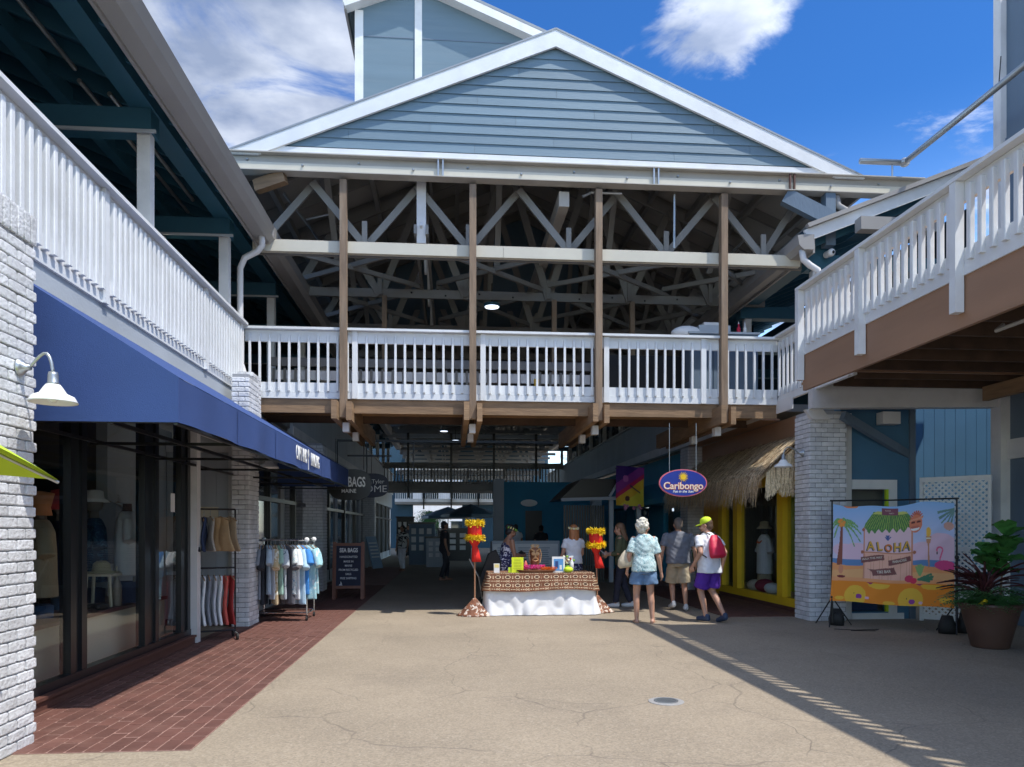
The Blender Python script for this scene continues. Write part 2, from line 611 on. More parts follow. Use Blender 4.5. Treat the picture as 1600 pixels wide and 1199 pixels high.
# ================================================================= GROUND
def concrete():
    m = mat('exposed_aggregate_concrete', (.285, .232, .168), .75, .15, .55, 0, detail=9, dirt=.5, dcol=(.185, .152, .115), dscale=.9)
    t = m.node_tree
    b = t.nodes['Principled BSDF']
    src = b.inputs['Base Color'].links[0].from_socket
    g = t.nodes.new('ShaderNodeNewGeometry')
    # fine speckle of stones
    v = t.nodes.new('ShaderNodeTexVoronoi')
    v.inputs['Scale'].default_value = 75
    t.links.new(g.outputs['Position'], v.inputs['Vector'])
    wv = t.nodes.new('ShaderNodeSeparateColor')
    t.links.new(v.outputs['Color'], wv.inputs[0])
    r = t.nodes.new('ShaderNodeMapRange')
    r.inputs['To Min'].default_value = .84
    r.inputs['To Max'].default_value = 1.22
    t.links.new(wv.outputs[0], r.inputs['Value'])
    big = t.nodes.new('ShaderNodeMapRange')
    big.inputs['From Min'].default_value = .86
    big.inputs['From Max'].default_value = .99
    big.inputs['To Min'].default_value = 0
    big.inputs['To Max'].default_value = .45
    t.links.new(wv.outputs[1], big.inputs['Value'])
    s = t.nodes.new('ShaderNodeVectorMath')
    s.operation = 'SCALE'
    t.links.new(src, s.inputs[0])
    t.links.new(r.outputs[0], s.inputs['Scale'])
    m1 = t.nodes.new('ShaderNodeMix')
    m1.data_type = 'RGBA'
    m1.inputs[7].default_value = (.44, .38, .30, 1)
    t.links.new(big.outputs[0], m1.inputs[0])
    t.links.new(s.outputs[0], m1.inputs[6])
    # scored flagstone pattern: bent voronoi edges
    nz = t.nodes.new('ShaderNodeTexNoise')
    nz.inputs['Scale'].default_value = 1.3
    nz.inputs['Detail'].default_value = 3
    t.links.new(g.outputs['Position'], nz.inputs['Vector'])
    mixv = t.nodes.new('ShaderNodeVectorMath')
    mixv.operation = 'MULTIPLY_ADD'
    mixv.inputs[1].default_value = (.55, .55, 0)
    t.links.new(nz.outputs['Color'], mixv.inputs[0])
    t.links.new(g.outputs['Position'], mixv.inputs[2])
    vo = t.nodes.new('ShaderNodeTexVoronoi')
    vo.feature = 'DISTANCE_TO_EDGE'
    vo.inputs['Scale'].default_value = .72
    t.links.new(mixv.outputs[0], vo.inputs['Vector'])
    ln = t.nodes.new('ShaderNodeMapRange')
    ln.inputs['From Min'].default_value = .001
    ln.inputs['From Max'].default_value = .0065
    ln.inputs['To Min'].default_value = 1
    ln.inputs['To Max'].default_value = 0
    t.links.new(vo.outputs['Distance'], ln.inputs['Value'])
    # the scoring is worn away in places
    nb = t.nodes.new('ShaderNodeTexNoise')
    nb.inputs['Scale'].default_value = .9
    nb.inputs['Detail'].default_value = 4
    t.links.new(g.outputs['Position'], nb.inputs['Vector'])
    nr = t.nodes.new('ShaderNodeMapRange')
    nr.inputs['From Min'].default_value = .42
    nr.inputs['From Max'].default_value = .56
    nr.inputs['To Min'].default_value = .1
    nr.inputs['To Max'].default_value = .68
    t.links.new(nb.outputs[0], nr.inputs['Value'])
    mu = t.nodes.new('ShaderNodeMath')
    mu.operation = 'MULTIPLY'
    t.links.new(ln.outputs[0], mu.inputs[0])
    t.links.new(nr.outputs[0], mu.inputs[1])
    m2 = t.nodes.new('ShaderNodeMix')
    m2.data_type = 'RGBA'
    m2.inputs[7].default_value = (.16, .13, .10, 1)
    t.links.new(mu.outputs[0], m2.inputs[0])
    t.links.new(m1.outputs[2], m2.inputs[6])
    gv = t.nodes.new('ShaderNodeTexVoronoi')
    gv.inputs['Scale'].default_value = 1.9
    gv.inputs['Randomness'].default_value = 1
    t.links.new(g.outputs['Position'], gv.inputs['Vector'])
    gsep = t.nodes.new('ShaderNodeSeparateColor')
    t.links.new(gv.outputs['Color'], gsep.inputs[0])
    gr = t.nodes.new('ShaderNodeMath')
    gr.operation = 'MULTIPLY'
    gr.inputs[1].default_value = .05
    t.links.new(gsep.outputs[0], gr.inputs[0])
    gl_ = t.nodes.new('ShaderNodeMath')
    gl_.operation = 'LESS_THAN'
    t.links.new(gv.outputs['Distance'], gl_.inputs[0])
    t.links.new(gr.outputs[0], gl_.inputs[1])
    gm_ = t.nodes.new('ShaderNodeMath')
    gm_.operation = 'MULTIPLY'
    gm_.inputs[1].default_value = .5
    t.links.new(gl_.outputs[0], gm_.inputs[0])
    m3 = t.nodes.new('ShaderNodeMix')
    m3.data_type = 'RGBA'
    m3.inputs[7].default_value = (.13, .11, .09, 1)
    t.links.new(gm_.outputs[0], m3.inputs[0])
    t.links.new(m2.outputs[2], m3.inputs[6])
    t.links.new(m3.outputs[2], b.inputs['Base Color'])
    bp = t.nodes.new('ShaderNodeBump')
    bp.inputs['Strength'].default_value = .35
    bp.inputs['Distance'].default_value = .004
    t.links.new(wv.outputs[0], bp.inputs['Height'])
    bp2 = t.nodes.new('ShaderNodeBump')
    bp2.inputs['Strength'].default_value = .6
    bp2.inputs['Distance'].default_value = .006
    bp2.invert = True
    t.links.new(mu.outputs[0], bp2.inputs['Height'])
    t.links.new(bp.outputs[0], bp2.inputs['Normal'])
    t.links.new(bp2.outputs[0], b.inputs['Normal'])
    return m


M['concrete'] = concrete()
g = MB().box(-300, 300, -120, 500, -.3, 0).build('ground', M['concrete'])
tag(g, 'tan exposed-aggregate concrete scored like flagstones', kind='structure')

# paver strips: sheet of grout with the pavers on it
paver_me = chamfer_mesh('paver', M['paver'], (.05, .09, .3))


def paver_strip(name, x0, x1, y0, y1, nparts, ystuff, label, border=True):
    pw, pl = .118, .232
    n = int((x1 - x0 - (.14 if border else 0)) / pw) + 1
    xs = x1 - n * pw
    root = tag(MB().box(x0, x1, y0, y1, .001, .006).build(name, M['grout']), label, kind='structure')
    cnt = 0
    mb = MB()
    y = y0
    j = 0
    rows = int((ystuff - y0) / pl) + 2
    for j in range(rows):
        for i in range(n):
            off = (i % 2) * pl / 2 + random.uniform(-.008, .008)
            a = y0 + j * pl + off - pl / 2
            b = a + pl
            a, b = max(a, y0), min(b, y1)
            if b - a < .05:
                continue
            cxp, cyp = xs + (i + .5) * pw, (a + b) / 2
            sx, sy = pw - .011, b - a - .011
            zc = .006 + random.uniform(-.0008, .0012)
            if cnt < nparts:
                o = link('paver', paver_me, root, (cxp, cyp, zc), (random.uniform(-.006, .006), random.uniform(-.008, .008), random.uniform(-.012, .012)), (sx, sy, .012))
                cnt += 1
            else:
                mb.box(cxp - sx / 2, cxp + sx / 2, cyp - sy / 2, cyp + sy / 2, .003, zc + .006)
    if mb.v:
        tag(mb.build('pavers', M['paver'], root), kind='stuff')
    if border:
        box_obj('border', M['curb'], root, x0, max(x0 + .02, xs - .008), y0, y1, .0065, .0125)
    return root


paver_strip('brick_walkway', -3.42, -1.76, 5.2, 30, 300, 20, 'red-brown brick paving along the left shopfronts')
paver_strip('side_walkway', 4.75, 6.2, 12.35, 30, 0, 19, 'dark brick paving in front of the yellow shop', border=False)

# drain
d = thing('floor_drain', 'small round metal drain set in a pale concrete patch of the plaza floor', 'drain', (1.87, 6.35, 0))
MB().lathe([(.155, 0), (.155, .004), (.15, .006)], n=28).build('collar', M['gutter'], d)
mb = MB()
mb.lathe([(.105, .004), (.105, .013), (.085, .013), (.085, .007)], n=28, caps=False)
for k in range(-3, 4):
    w = math.sqrt(max(.088 ** 2 - (k * .024) ** 2, 0))
    mb.box(-w, w, k * .024 - .006, k * .024 + .006, .007, .0125)
mb.build('grate', M['steel'], d)
MB().lathe([(.1, .0065), (.1, .0075)], n=24).build('sump', M['black'], d)


# ================================================================= BRICK PILLARS
brick_me = chamfer_mesh('brick', M['brickpaint'], (.04, .10, .10))
BH, BL, GAP = .0755, .205, .011


def brick_pillar(x0, x1, y0, y1, z1, faces, label, parts=True, cap=0.0, group='white painted brick pillars', z0=0.0):
    root = thing('brick_pillar', label, 'pillar', ((x0 + x1) / 2, (y0 + y1) / 2, z0), 0, group)
    hx, hy = (x1 - x0) / 2, (y1 - y0) / 2
    box_obj('mortar_core', M['mortar'], root, -hx + .014, hx - .014, -hy + .014, hy - .014, 0, z1 - z0)
    n = int((z1 - z0 - cap) / BH)
    mb = MB()
    for k in range(n):
        zc = k * BH + BH / 2
        for fc in faces:
            ln = 2 * hx if fc in 'fb' else 2 * hy
            c = -ln / 2 - (BL / 2 if k % 2 else 0) + (.03 if fc in 'lr' else 0)
            while c < ln / 2 - .02:
                a, b = max(c, -ln / 2), min(c + BL, ln / 2)
                c += BL
                if b - a < .035:
                    continue
                m_, w = (a + b) / 2, b - a - GAP
                pr = random.uniform(.0, .006)
                th = .05
                if fc == 'f':
                    loc, sc = (m_, -hy + th / 2 - pr, zc), (w, th, BH - GAP)
                elif fc == 'b':
                    loc, sc = (m_, hy - th / 2 + pr, zc), (w, th, BH - GAP)
                elif fc == 'r':
                    loc, sc = (hx - th / 2 + pr, m_, zc), (th, w, BH - GAP)
                else:
                    loc, sc = (-hx + th / 2 - pr, m_, zc), (th, w, BH - GAP)
                if parts:
                    link('brick', brick_me, root, loc, (random.uniform(-.012, .012), random.uniform(-.012, .012), random.uniform(-.012, .012)), sc)
                else:
                    mb.box(loc[0] - sc[0] / 2, loc[0] + sc[0] / 2, loc[1] - sc[1] / 2, loc[1] + sc[1] / 2, loc[2] - sc[2] / 2, loc[2] + sc[2] / 2)
    if mb.v:
        tag(mb.build('bricks', M['brickpaint'], root), kind='stuff')
    if cap:
        for fc in faces:
            ln = 2 * hx if fc in 'fb' else 2 * hy
            q = int(ln / BH)
            for i in range(q):
                m_ = -ln / 2 + (i + .5) * ln / q
                w = ln / q - GAP
                zc, h = z1 - z0 - cap / 2, cap - GAP
                if fc == 'r':
                    loc, sc = (hx - .02, m_, zc), (.055, w, h)
                elif fc == 'l':
                    loc, sc = (-hx + .02, m_, zc), (.055, w, h)
                else:
                    loc, sc = (m_, -hy + .02, zc), (w, .055, h)
                link('brick', brick_me, root, loc, (0, random.uniform(-.01, .01), random.uniform(-.01, .01)), sc)
    return root


brick_pillar(-3.72, -2.92, 4.62, 5.5, 3.70, 'r', 'nearest white brick pillar at the left edge carrying a gooseneck lamp', cap=.21)
brick_pillar(-3.37, -3.10, 11.72, 12.3, 3.9, 'fr', 'white brick pillar between the grey shop door and the shirt rack')
brick_pillar(5.85, 6.49, 11.72, 12.25, 3.45, 'fl', 'right-hand white brick pillar between yellow shop and ALOHA banner', cap=0)
brick_pillar(-3.66, -3.10, 18.3, 18.9, 3.6, 'fr', 'shaded white brick pillar behind the shirt rack and chalkboard', parts=False)
brick_pillar(5.85, 6.49, 18.0, 18.6, 3.6, 'fl', 'shaded white brick pillar between the teal shop and the yellow shop', parts=False)
brick_pillar(-3.66, -3.10, 30.5, 31.1, 3.6, 'fr', 'distant brick pillar deep in the arcade past the hanging signs', parts=False)
for x, y, lb in ((5.85, 30.6, 'distant grey column at the far end of the teal shopfront'), ):
    brick_pillar(x, x + .6, y, y + .6, 3.6, 'fl', lb, parts=False)

# ================================================================= LEFT BUILDING
LB = thing('left_building', 'two-storey left shop building with black-framed display windows and dark blue upper porch', 'building', (0, 0, 0))
# shop shell: floor, back wall, dividing walls, ceiling
mb = MB()
mb.box(-9, -8.8, 5.4, 10.3, 0, 3.5)
mb.box(-8.8, -3.72, 5.3, 5.4, 0, 3.5)
mb.build('shop_wall', M['interior'], LB)
box_obj('shop_end_wall', M['interior'], LB, -8.8, -4.62, 10.21, 10.3, 0, 3.5)
box_obj('end_wall_trim', M['creamwall'], LB, -5.9, -5.75, 10.17, 10.205, .12, 2.9)
box_obj('inner_doorway', M['blackframe'], LB, -5.7, -4.9, 10.18, 10.205, .12, 2.3)
box_obj('shop_floor', M['curb'], LB, -8.8, -3.46, 5.4, 10.2, .01, .12)
box_obj('shop_ceiling', M['interior'], LB, -8.8, -3.46, 5.4, 10.2, 3.0, 3.1)
box_obj('partition', M['creamwall'], LB, -5.35, -5.25, 5.4, 7.9, .12, 3.0)
box_obj('partition', M['creamwall'], LB, -5.35, -5.22, 8.35, 8.75, .12, 3.0)
box_obj('display_platform', M['creamwall'], LB, -4.9, -3.72, 5.5, 10.0, .12, .60)
box_obj('platform_top', M['redboard'], LB, -4.9, -3.68, 5.5, 10.0, .602, .64)
box_obj('inner_cabinet', M['black'], LB, -6.4, -5.5, 8.0, 9.8, .12, 2.2)
# plinth in front of the glass
mb = MB()
mb.box(-3.72, -3.35, 5.2, 10.05, 0, .095)
mb.box(-3.72, -3.33, 5.2, 10.05, .0955, .122)
mb.build('plinth', M['curb'], LB)
# window frames and panes: (y0,y1)
XG = -3.45
fr = [(5.4, 5.52), (6.98, 7.28), (8.6, 9.0), (9.72, 10.05)]
for a, b in fr:
    mb = MB()
    mb.box(XG - .06, XG + .04, a, a + .1 if b - a > .2 else b, .16, 3.0)
    if b - a > .2:
        mb.box(XG - .06, XG + .04, b - .1, b, .16, 3.0)
        mb.box(XG - .05, XG + .015, a + .1, b - .1, .16, 3.0)
    mb.build('mullion', M['blackframe'], LB)
box_obj('window_sill', M['blackframe'], LB, XG - .06, XG + .05, 5.4, 10.05, .123, .2)
box_obj('window_head', M['blackframe'], LB, XG - .06, XG + .05, 5.4, 10.05, 2.9, 3.05)
for a, b in ((5.52, 6.98), (7.28, 8.6), (9.0, 9.72)):
    box_obj('window_pane', M['glass'], LB, XG - .006, XG + .006, a - .01, b + .01, .19, 2.92)
# notices stuck on the last pane
box_obj('notice', M['white'], LB, XG + .008, XG + .012, 9.45, 9.58, 1.72, 1.95)
# wall above the windows
box_obj('upper_wall', M['graysiding'], LB, -3.75, -3.50, 5.4, 12.3, 3.06, 3.72)
# recessed doorway
box_obj('door_casing', M['offwhite'], LB, -3.60, -3.33, 10.06, 10.2, 0, 3.0)
box_obj('door_casing', M['offwhite'], LB, -3.60, -3.33, 10.2, 12.0, 2.86, 3.0)
mb = MB()
mb.box(-3.50, -3.375, 12.02, 12.12, .1, 2.85)
mb.box(-4.45, -3.501, 12.02, 12.12, 2.72, 2.85)
mb.build('door_frame', M['offwhite'], LB)
dr = box_obj('door', M['graysiding'], LB, -4.45, -3.501, 12.06, 12.12, .1, 2.719)
for q in range(5):
    box_obj('door_plank', M['graysiding'], dr, -4.44 + q * .188, -4.44 + q * .188 + .182, 12.052, 12.06, .12, 2.70)
box_obj('recess_wall', M['graysiding'], LB, -4.6, -4.46, 10.06, 12.3, 0, 3.06)
box_obj('threshold', M['curb'], LB, -4.45, -3.375, 12.0, 12.3, 0, .099)
box_obj('door_sign', M['creamwall'], LB, -3.98, -3.66, 12.03, 12.051, 1.66, 1.86)
# shopfronts further along: panelled bays of glass, grey posts, black frames
rr = random.Random(3)
for (ya, yb) in ((12.4, 18.2), (19.0, 24.6), (24.9, 30.4), (31.2, 44)):
    box_obj('shop_wall', M['interior'], LB, -6.4, -6.3, ya, yb, 0, 3.5)
    mbw, mbf = MB(), MB()
    n = int((yb - ya) / 1.15)
    w = (yb - ya) / n
    for i in range(n):
        y = ya + i * w
        mbf = MB().box(-3.62, -3.5, y, y + .1, .05, 2.75)
        mbf.build('frame_post', M['graysiding'] if i % 2 else M['blackframe'], LB)
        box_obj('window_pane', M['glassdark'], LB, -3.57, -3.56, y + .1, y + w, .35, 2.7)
    box_obj('bulkhead', M['graysiding'], LB, -3.6, -3.52, ya, yb, 0, .34)
    box_obj('transom', M['blackframe'], LB, -3.63, -3.49, ya, yb, 2.05, 2.13)
    box_obj('fascia_panel', M['graysiding'], LB, -3.70, -3.46, ya, yb, 2.76, 3.58)
# second floor: deck slab, back wall, door dark bays
box_obj('deck', M['trussgray'], LB, -7.5, -3.56, 1.0, 45, 3.74, 3.94)
box_obj('fascia_board', M['offwhite'], LB, -3.56, -3.50, 2.0, 12.86, 3.80, 4.0)
box_obj('fascia_board', M['graysiding'], LB, -3.56, -3.515, 2.0, 12.86, 3.62, 3.795)
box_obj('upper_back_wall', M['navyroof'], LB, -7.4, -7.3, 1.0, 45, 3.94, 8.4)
for i in range(14):
    y = 1.6 + i * 3.1
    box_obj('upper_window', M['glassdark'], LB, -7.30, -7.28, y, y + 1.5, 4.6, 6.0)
# solid parapet beyond the bridge
pr = box_obj('parapet', M['graysiding'], LB, -3.62, -3.50, 16.8, 45, 3.58, 4.78)
box_obj('parapet_cap', M['offwhite'], LB, -3.68, -3.44, 16.8, 45, 4.785, 4.83)
box_obj('parapet_band', M['offwhite'], LB, -3.50, -3.475, 16.8, 45, 3.58, 3.80)
for y in np.arange(17.0, 30, .4):
    box_obj('batten', M['graysiding'], pr, -3.50, -3.49, y, y + .385, 3.81, 4.77)
# porch posts, header, tie beams, rafters, roof
for i in range(13):
    y = 6.0 + i * 3.1
    box_obj('porch_post', M['offwhite'], LB, -3.70, -3.55, y, y + .13, 3.95, 6.2)
    mb = MB().box(-7.3, -3.52, y - .05, y + .2, 6.2, 6.46)
    mb.build('tie_beam', M['navybeam'], LB)
    MB().box(-7.2, -3.46, y - .075, y - .045, 6.165, 6.198).build('tie_beam_edge', M['graysiding'], LB)
box_obj('header_beam', M['navybeam'], LB, -3.76, -3.50, .5, 45, 6.462, 6.72)
SLP = .40


def zr(x, x0=-3.2, z0=6.52):
    return z0 + SLP * (x0 - x)


for k in range(74):
    y = .4 + k * .61
    MB().bar((-3.28, y, zr(-3.28) + .02), (-7.6, y, zr(-7.6) + .02), .05, .20).build('rafter', M['navybeam'], LB)
mb = MB()
mb.prism([(-3.15, zr(-3.15) + .13), (-7.8, zr(-7.8) + .13), (-7.8, zr(-7.8) + .24), (-3.15, zr(-3.15) + .24)], 0, 46, 'y')
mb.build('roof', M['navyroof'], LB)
MB().bar((-5.0, .5, zr(-5.0) - .09), (-5.0, 45, zr(-5.0) - .09), .16, .22).build('purlin', M['navybeam'], LB)
MB().bar((-6.2, .5, zr(-6.2) - .09), (-6.2, 45, zr(-6.2) - .09), .16, .22).build('purlin', M['navybeam'], LB)
for x, y0, y1 in ((-4.35, 2.0, 9.0), (-4.45, 9.3, 13), (-4.1, 9.3, 12.2)):
    z = zr(x) - .13
    MB().tube([(x, y0, z), (x, y1, z)], .028).build('conduit', M['steel'], LB)
# gutter: fascia, soffit strip, K-style trough
gt = MB()
gt.box(-3.285, -3.25, 0, 45, 6.30, 6.60)
gt.prism([(-3.249, 6.34), (-3.06, 6.34), (-2.98, 6.42), (-3.02, 6.47), (-2.955, 6.58), (-2.98, 6.585), (-3.04, 6.49), (-3.08, 6.37), (-3.249, 6.37)], 0, 12.75, 'y')
gt.prism([(-3.249, 6.34), (-3.06, 6.34), (-2.98, 6.42), (-2.955, 6.58), (-3.08, 6.37), (-3.249, 6.37)], 12.76, 45, 'y')
gt.build('gutter', M['gutter'], LB)
MB().tube([(-3.12, 12.55, 6.36), (-3.12, 12.60, 6.22), (-3.2, 12.62, 6.12), (-3.42, 12.66, 6.02), (-3.5, 12.68, 5.85), (-3.5, 12.68, 4.6), (-3.5, 12.68, 4.3),
           (-3.42, 12.66, 4.05), (-3.38, 12.66, 3.85)], .052, 10).build('downspout', M['offwhite'], LB, smooth=True)
lb = thing('porch_light', 'small glowing bulb under the dark blue porch beam', 'light', (-4.6, 12.22, 6.13), 0, None)
MB().lathe([(.07, .03), (.08, 0), (.05, -.02)]).build('socket', M['offwhite'], lb)
MB().ell((0, 0, -.05), (.045, .045, .05)).build('bulb', M['lamp'], lb, smooth=True)

# stub brick column top under the deck corner
brick_pillar(-3.62, -3.2, 12.32, 12.84, 4.06, 'fr', 'short brick pier top where the left balcony meets the footbridge', group=None, z0=3.3)


# ================================================================= RAILINGS
bal_me = chamfer_mesh('baluster', M['white'], (.12, .12, .004))


def railing(label, x, y, rz, L, z=3.74, pitch=.163, posts=(), group='white balcony railings', hang=0.0, bw=.040, cap_out=.10, bottom=True, h=1.155):
    root = thing('railing', label, 'railing', (x, y, z), rz, group)
    # local x along, local -y outwards
    MB().box(0, L, -cap_out, .09, h, h + .04).build('cap_rail', M['white'], root)
    box_obj('top_rail', M['white'], root, 0, L, -.0, .04, h - .2, h - .005)
    if bottom:
        box_obj('bottom_rail', M['white'], root, 0, L, 0, .04, .105, .27)
        box_obj('trim_board', M['white'], root, 0, L, -.01, .05, .0, .10)
    n = int(L / pitch)
    for i in range(n):
        px = (i + .5) * pitch + random.uniform(-.004, .004)
        if any(abs(px - p) < .09 for p in posts):
            continue
        link('baluster', bal_me, root, (px, -.021, (h + .045) / 2), (0, random.uniform(-.006, .006), 0), (bw, bw, h - .195))
    for p in posts:
        box_obj('post', M['white'], root, p - .045, p + .045, -.095 if hang else -.045, -.002, -hang, h - .004)
    return root


railing('left balcony railing of close white balusters above the blue awning', -3.50, 1.5, R(90), 11.3, pitch=.128, posts=(3.2, 6.3, 9.4), bw=.062, z=3.78)
railing('white railing across the front of the upper footbridge under the gable', -3.48, 12.9, 0, 8.5 + .82, posts=(1.72 + .12, 3.93 + .1, 6.1 + .1, 7.95))
railing('right balcony railing sloping up at the picture edge above the brown fascia', 5.03, 10.32, R(-90), 10.5, pitch=.150, z=4.0, h=.93, posts=(.04, 1.62, 3.36, 5.1, 6.85, 8.6), hang=.36, bw=.055)
railing('short white railing joining the right balcony to the footbridge', 5.84, 12.86, R(-90), 2.5, pitch=.16, z=3.76, posts=(2.4,))
# back railing of the bridge (wood-coloured in shade)
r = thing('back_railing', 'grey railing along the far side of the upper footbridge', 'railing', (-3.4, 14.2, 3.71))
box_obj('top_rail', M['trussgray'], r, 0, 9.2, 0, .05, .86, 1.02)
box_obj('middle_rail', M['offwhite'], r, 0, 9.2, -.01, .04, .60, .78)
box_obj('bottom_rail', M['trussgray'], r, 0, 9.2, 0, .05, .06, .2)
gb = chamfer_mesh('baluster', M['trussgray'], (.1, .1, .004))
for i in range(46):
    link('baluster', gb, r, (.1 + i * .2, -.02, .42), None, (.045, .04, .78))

# ================================================================= FOOTBRIDGE
FB = thing('footbridge', 'timber upper footbridge with brown boards and beams crossing between the two buildings', 'footbridge', (0, 0, 0))
# deck boards seen from below run along X
for i in range(9):
    y = 12.96 + i * .145
    box_obj('deck_board', M['deckwood'], FB, -3.5, 5.84, y, y + .138, 3.655 + random.uniform(-.003, .003), 3.70)
box_obj('edge_joist', M['woodh'], FB, -3.48, 5.84, 12.925, 12.957, 3.50, 3.735)
box_obj('rear_joist', M['darkwood'], FB, -3.5, 5.84, 14.27, 14.33, 3.52, 3.7)
PX = (-1.82, .37, 2.56, 4.80)
for i, x in enumerate(PX):
    # double carrying beams either side of the post, ends weathered
    for s in (-1, 1):
        MB().box(x + s * .112 - .045, x + s * .112 + .045, 12.46 + (.14 if s > 0 else 0), 16.55, 3.34, 3.65).build('carrying_beam', M['woodh'], FB)
    MB().box(x - .058, x + .058, 12.72, 12.86, 3.40, 7.42).build('post', M['wood'], FB)
    for yy in (13.05, 14.35):
        w = MB()
        w.box(x + .0 - .055, x + .055, yy, yy + .16, 3.20, 3.358)
        w.build('light_box', M['offwhite'], FB)
for i, x in enumerate((-1.4, 2.2, 3.9)):
    box_obj('rear_post', M['wood'], FB, x - .05, x + .05, 15.75, 15.86, 4.6, 6.42)
# beige horizontal beam between the posts
mb = MB()
box_obj('tie_rail', M['cream'], FB, -3.35, .9, 12.875, 12.98, 6.23, 6.42)
box_obj('tie_rail', M['cream'], FB, .905, 6.25, 12.875, 12.98, 6.23, 6.42)
box_obj('tie_rail_top', M['beige'], FB, -3.35, 6.25, 12.93, 13.0, 6.421, 6.45)

# ================================================================= GABLED MALL ROOF
GR = thing('gabled_roof', 'wide gabled arcade roof with white rakes, slate blue lap siding and open trusses', 'roof', (0, 0, 0))
AX, AZ, XL, XR, ZE = 1.80, 10.12, -3.75, 7.35, 7.78
SL = (AZ - ZE) / (AX - XL)
YG = 12.73


def gz(x):
    return AZ - SL * abs(x - AX)


cs = math.cos(math.atan(SL))
tv = .27 / cs
for s, xe in ((-1, XL), (1, XR)):
    ze = gz(xe)
    poly = [(AX, AZ), (xe, ze), (xe, ze - .02), (xe - s * (tv - .02) / SL * .82, ze - .02), (AX, AZ - tv)]
    if s > 0:
        poly = poly[::-1]
    MB().prism(poly, YG - .05, YG + .0, 'y').build('rake_board', M['white'], GR)
    # rake edge metal
    MB().bar((AX, YG + .02, AZ + .012), (xe, YG + .02, ze + .012), .16, .03).build('drip_edge', M['roofmetal'], GR)
# siding courses
crs = .168
zb = 7.96
k = 0
sid = []
while True:
    z0 = zb + k * crs
    if z0 > AZ - tv - .05:
        break
    half0 = (AZ - tv * .75 - z0) / SL
    half1 = (AZ - tv * .75 - (z0 + crs)) / SL
    if half1 < .02:
        half1 = .02
    a, b = AX - half0, AX + half0
    cuts = [a] + [c for c in [AX - 4.9 + ((k * 1.37) % 3.4) + 3.5 * j for j in range(4)] if a + .4 < c < b - .4] + [b]
    for j in range(len(cuts) - 1):
        p, q = cuts[j], cuts[j + 1]
        pt = p if j else AX - half1
        qt = q if j < len(cuts) - 2 else AX + half1
        pt, qt = max(pt, AX - half1), min(qt, AX + half1)
        if qt < pt:
            pt = qt = (p + q) / 2
        ybt, ytp = YG + .016, YG + .034
        p2, q2, pt2, qt2 = p + .002, q - .002, pt + .002, qt - .002
        m2 = MB()
        m2.add([(p2, ybt, z0), (q2, ybt, z0), (qt2, ytp, z0 + crs + .01), (pt2, ytp, z0 + crs + .01),
                (p2, ybt + .016, z0), (q2, ybt + .016, z0), (qt2, ytp + .01, z0 + crs + .01), (pt2, ytp + .01, z0 + crs + .01)],
               [(0, 1, 2, 3), (7, 6, 5, 4), (0, 4, 5, 1), (1, 5, 6, 2), (2, 6, 7, 3), (3, 7, 4, 0)])
        m2.build('siding_board', M['siding'], GR)
    k += 1
MB().prism([(XL + .4, 7.9), (XR - .4, 7.9), (AX, AZ - .2)], YG + .05, YG + .12, 'y').build('gable_backing', M['trussgray'], GR)
MB().prism([(XL + .55, 7.81), (XR - .45, 7.81), (XR - .72, 7.93), (XL + .85, 7.93)], YG - .012, YG + .02, 'y').build('skirt_board', M['white'], GR)
# steel channel below the gable
mb = MB()
mb.box(XL + .02, 8.45, YG + .02, YG + .04, 7.50, 7.80)
mb.box(XL + .02, 8.45, YG - .10, YG + .12, 7.782, 7.80)
mb.box(XL + .02, 8.45, YG - .10, YG + .12, 7.485, 7.50)
MBc = mb.build('steel_channel', M['beige'], GR)
mb = MB()
mb.box(XL + .02, 8.45, YG - .045, YG + .018, 7.505, 7.64)
mb.build('channel_plate', M['cream'], GR)
for i in range(13):
    x = XL + .35 + i * .92
    MB().lathe([(.022, 0), (.022, .02), (.012, .03)], (0, 0, 0), 8).build('bolt', M['steel'], GR, loc=(x, YG - .045 if i % 2 else YG + .02, 7.60 if i % 2 else 7.70), rot=(R(90), 0, 0))
for x in (-.18, 3.55, 6.0):
    for s in (-.04, .04):
        box_obj('hanger_plate', M['steel'] if x < 6 else M['curb'], GR, x + s - .012, x + s + .012, YG - .09, YG - .05, 7.505, 7.78)
# roof planes and framing
YB = 62
for s, xe in ((-1, XL), (1, XR)):
    ze = gz(xe)
    poly = [(AX, AZ - .12), (xe, ze - .12), (xe, ze), (AX, AZ)]
    if s < 0:
        poly = poly[::-1]
    MB().prism(poly, YG + .13, YB, 'y').build('roof_slab', [M['deckunder']], GR)
    MB().bar((xe, YG + .13, ze - .16), (xe, YB, ze - .16), .05, .26).build('eave_fascia', M['gutter'], GR)
    for k in range(40):
        y = YG + .9 + k * 1.22
        MB().bar((AX, y, AZ - .24), (xe, y, ze - .24), .06, .20).build('rafter', M['trussgray'], GR)
    for f in (.15, .30, .45, .60, .75, .90):
        x = AX + (xe - AX) * f
        MB().bar((x, YG + .14, gz(x) - .42), (x, YB, gz(x) - .42), .09, .14).build('purlin', M['trussgray'], GR)
nb = (-3.3, -1.5, .30, 2.08, 3.85, 5.65, 7.0)
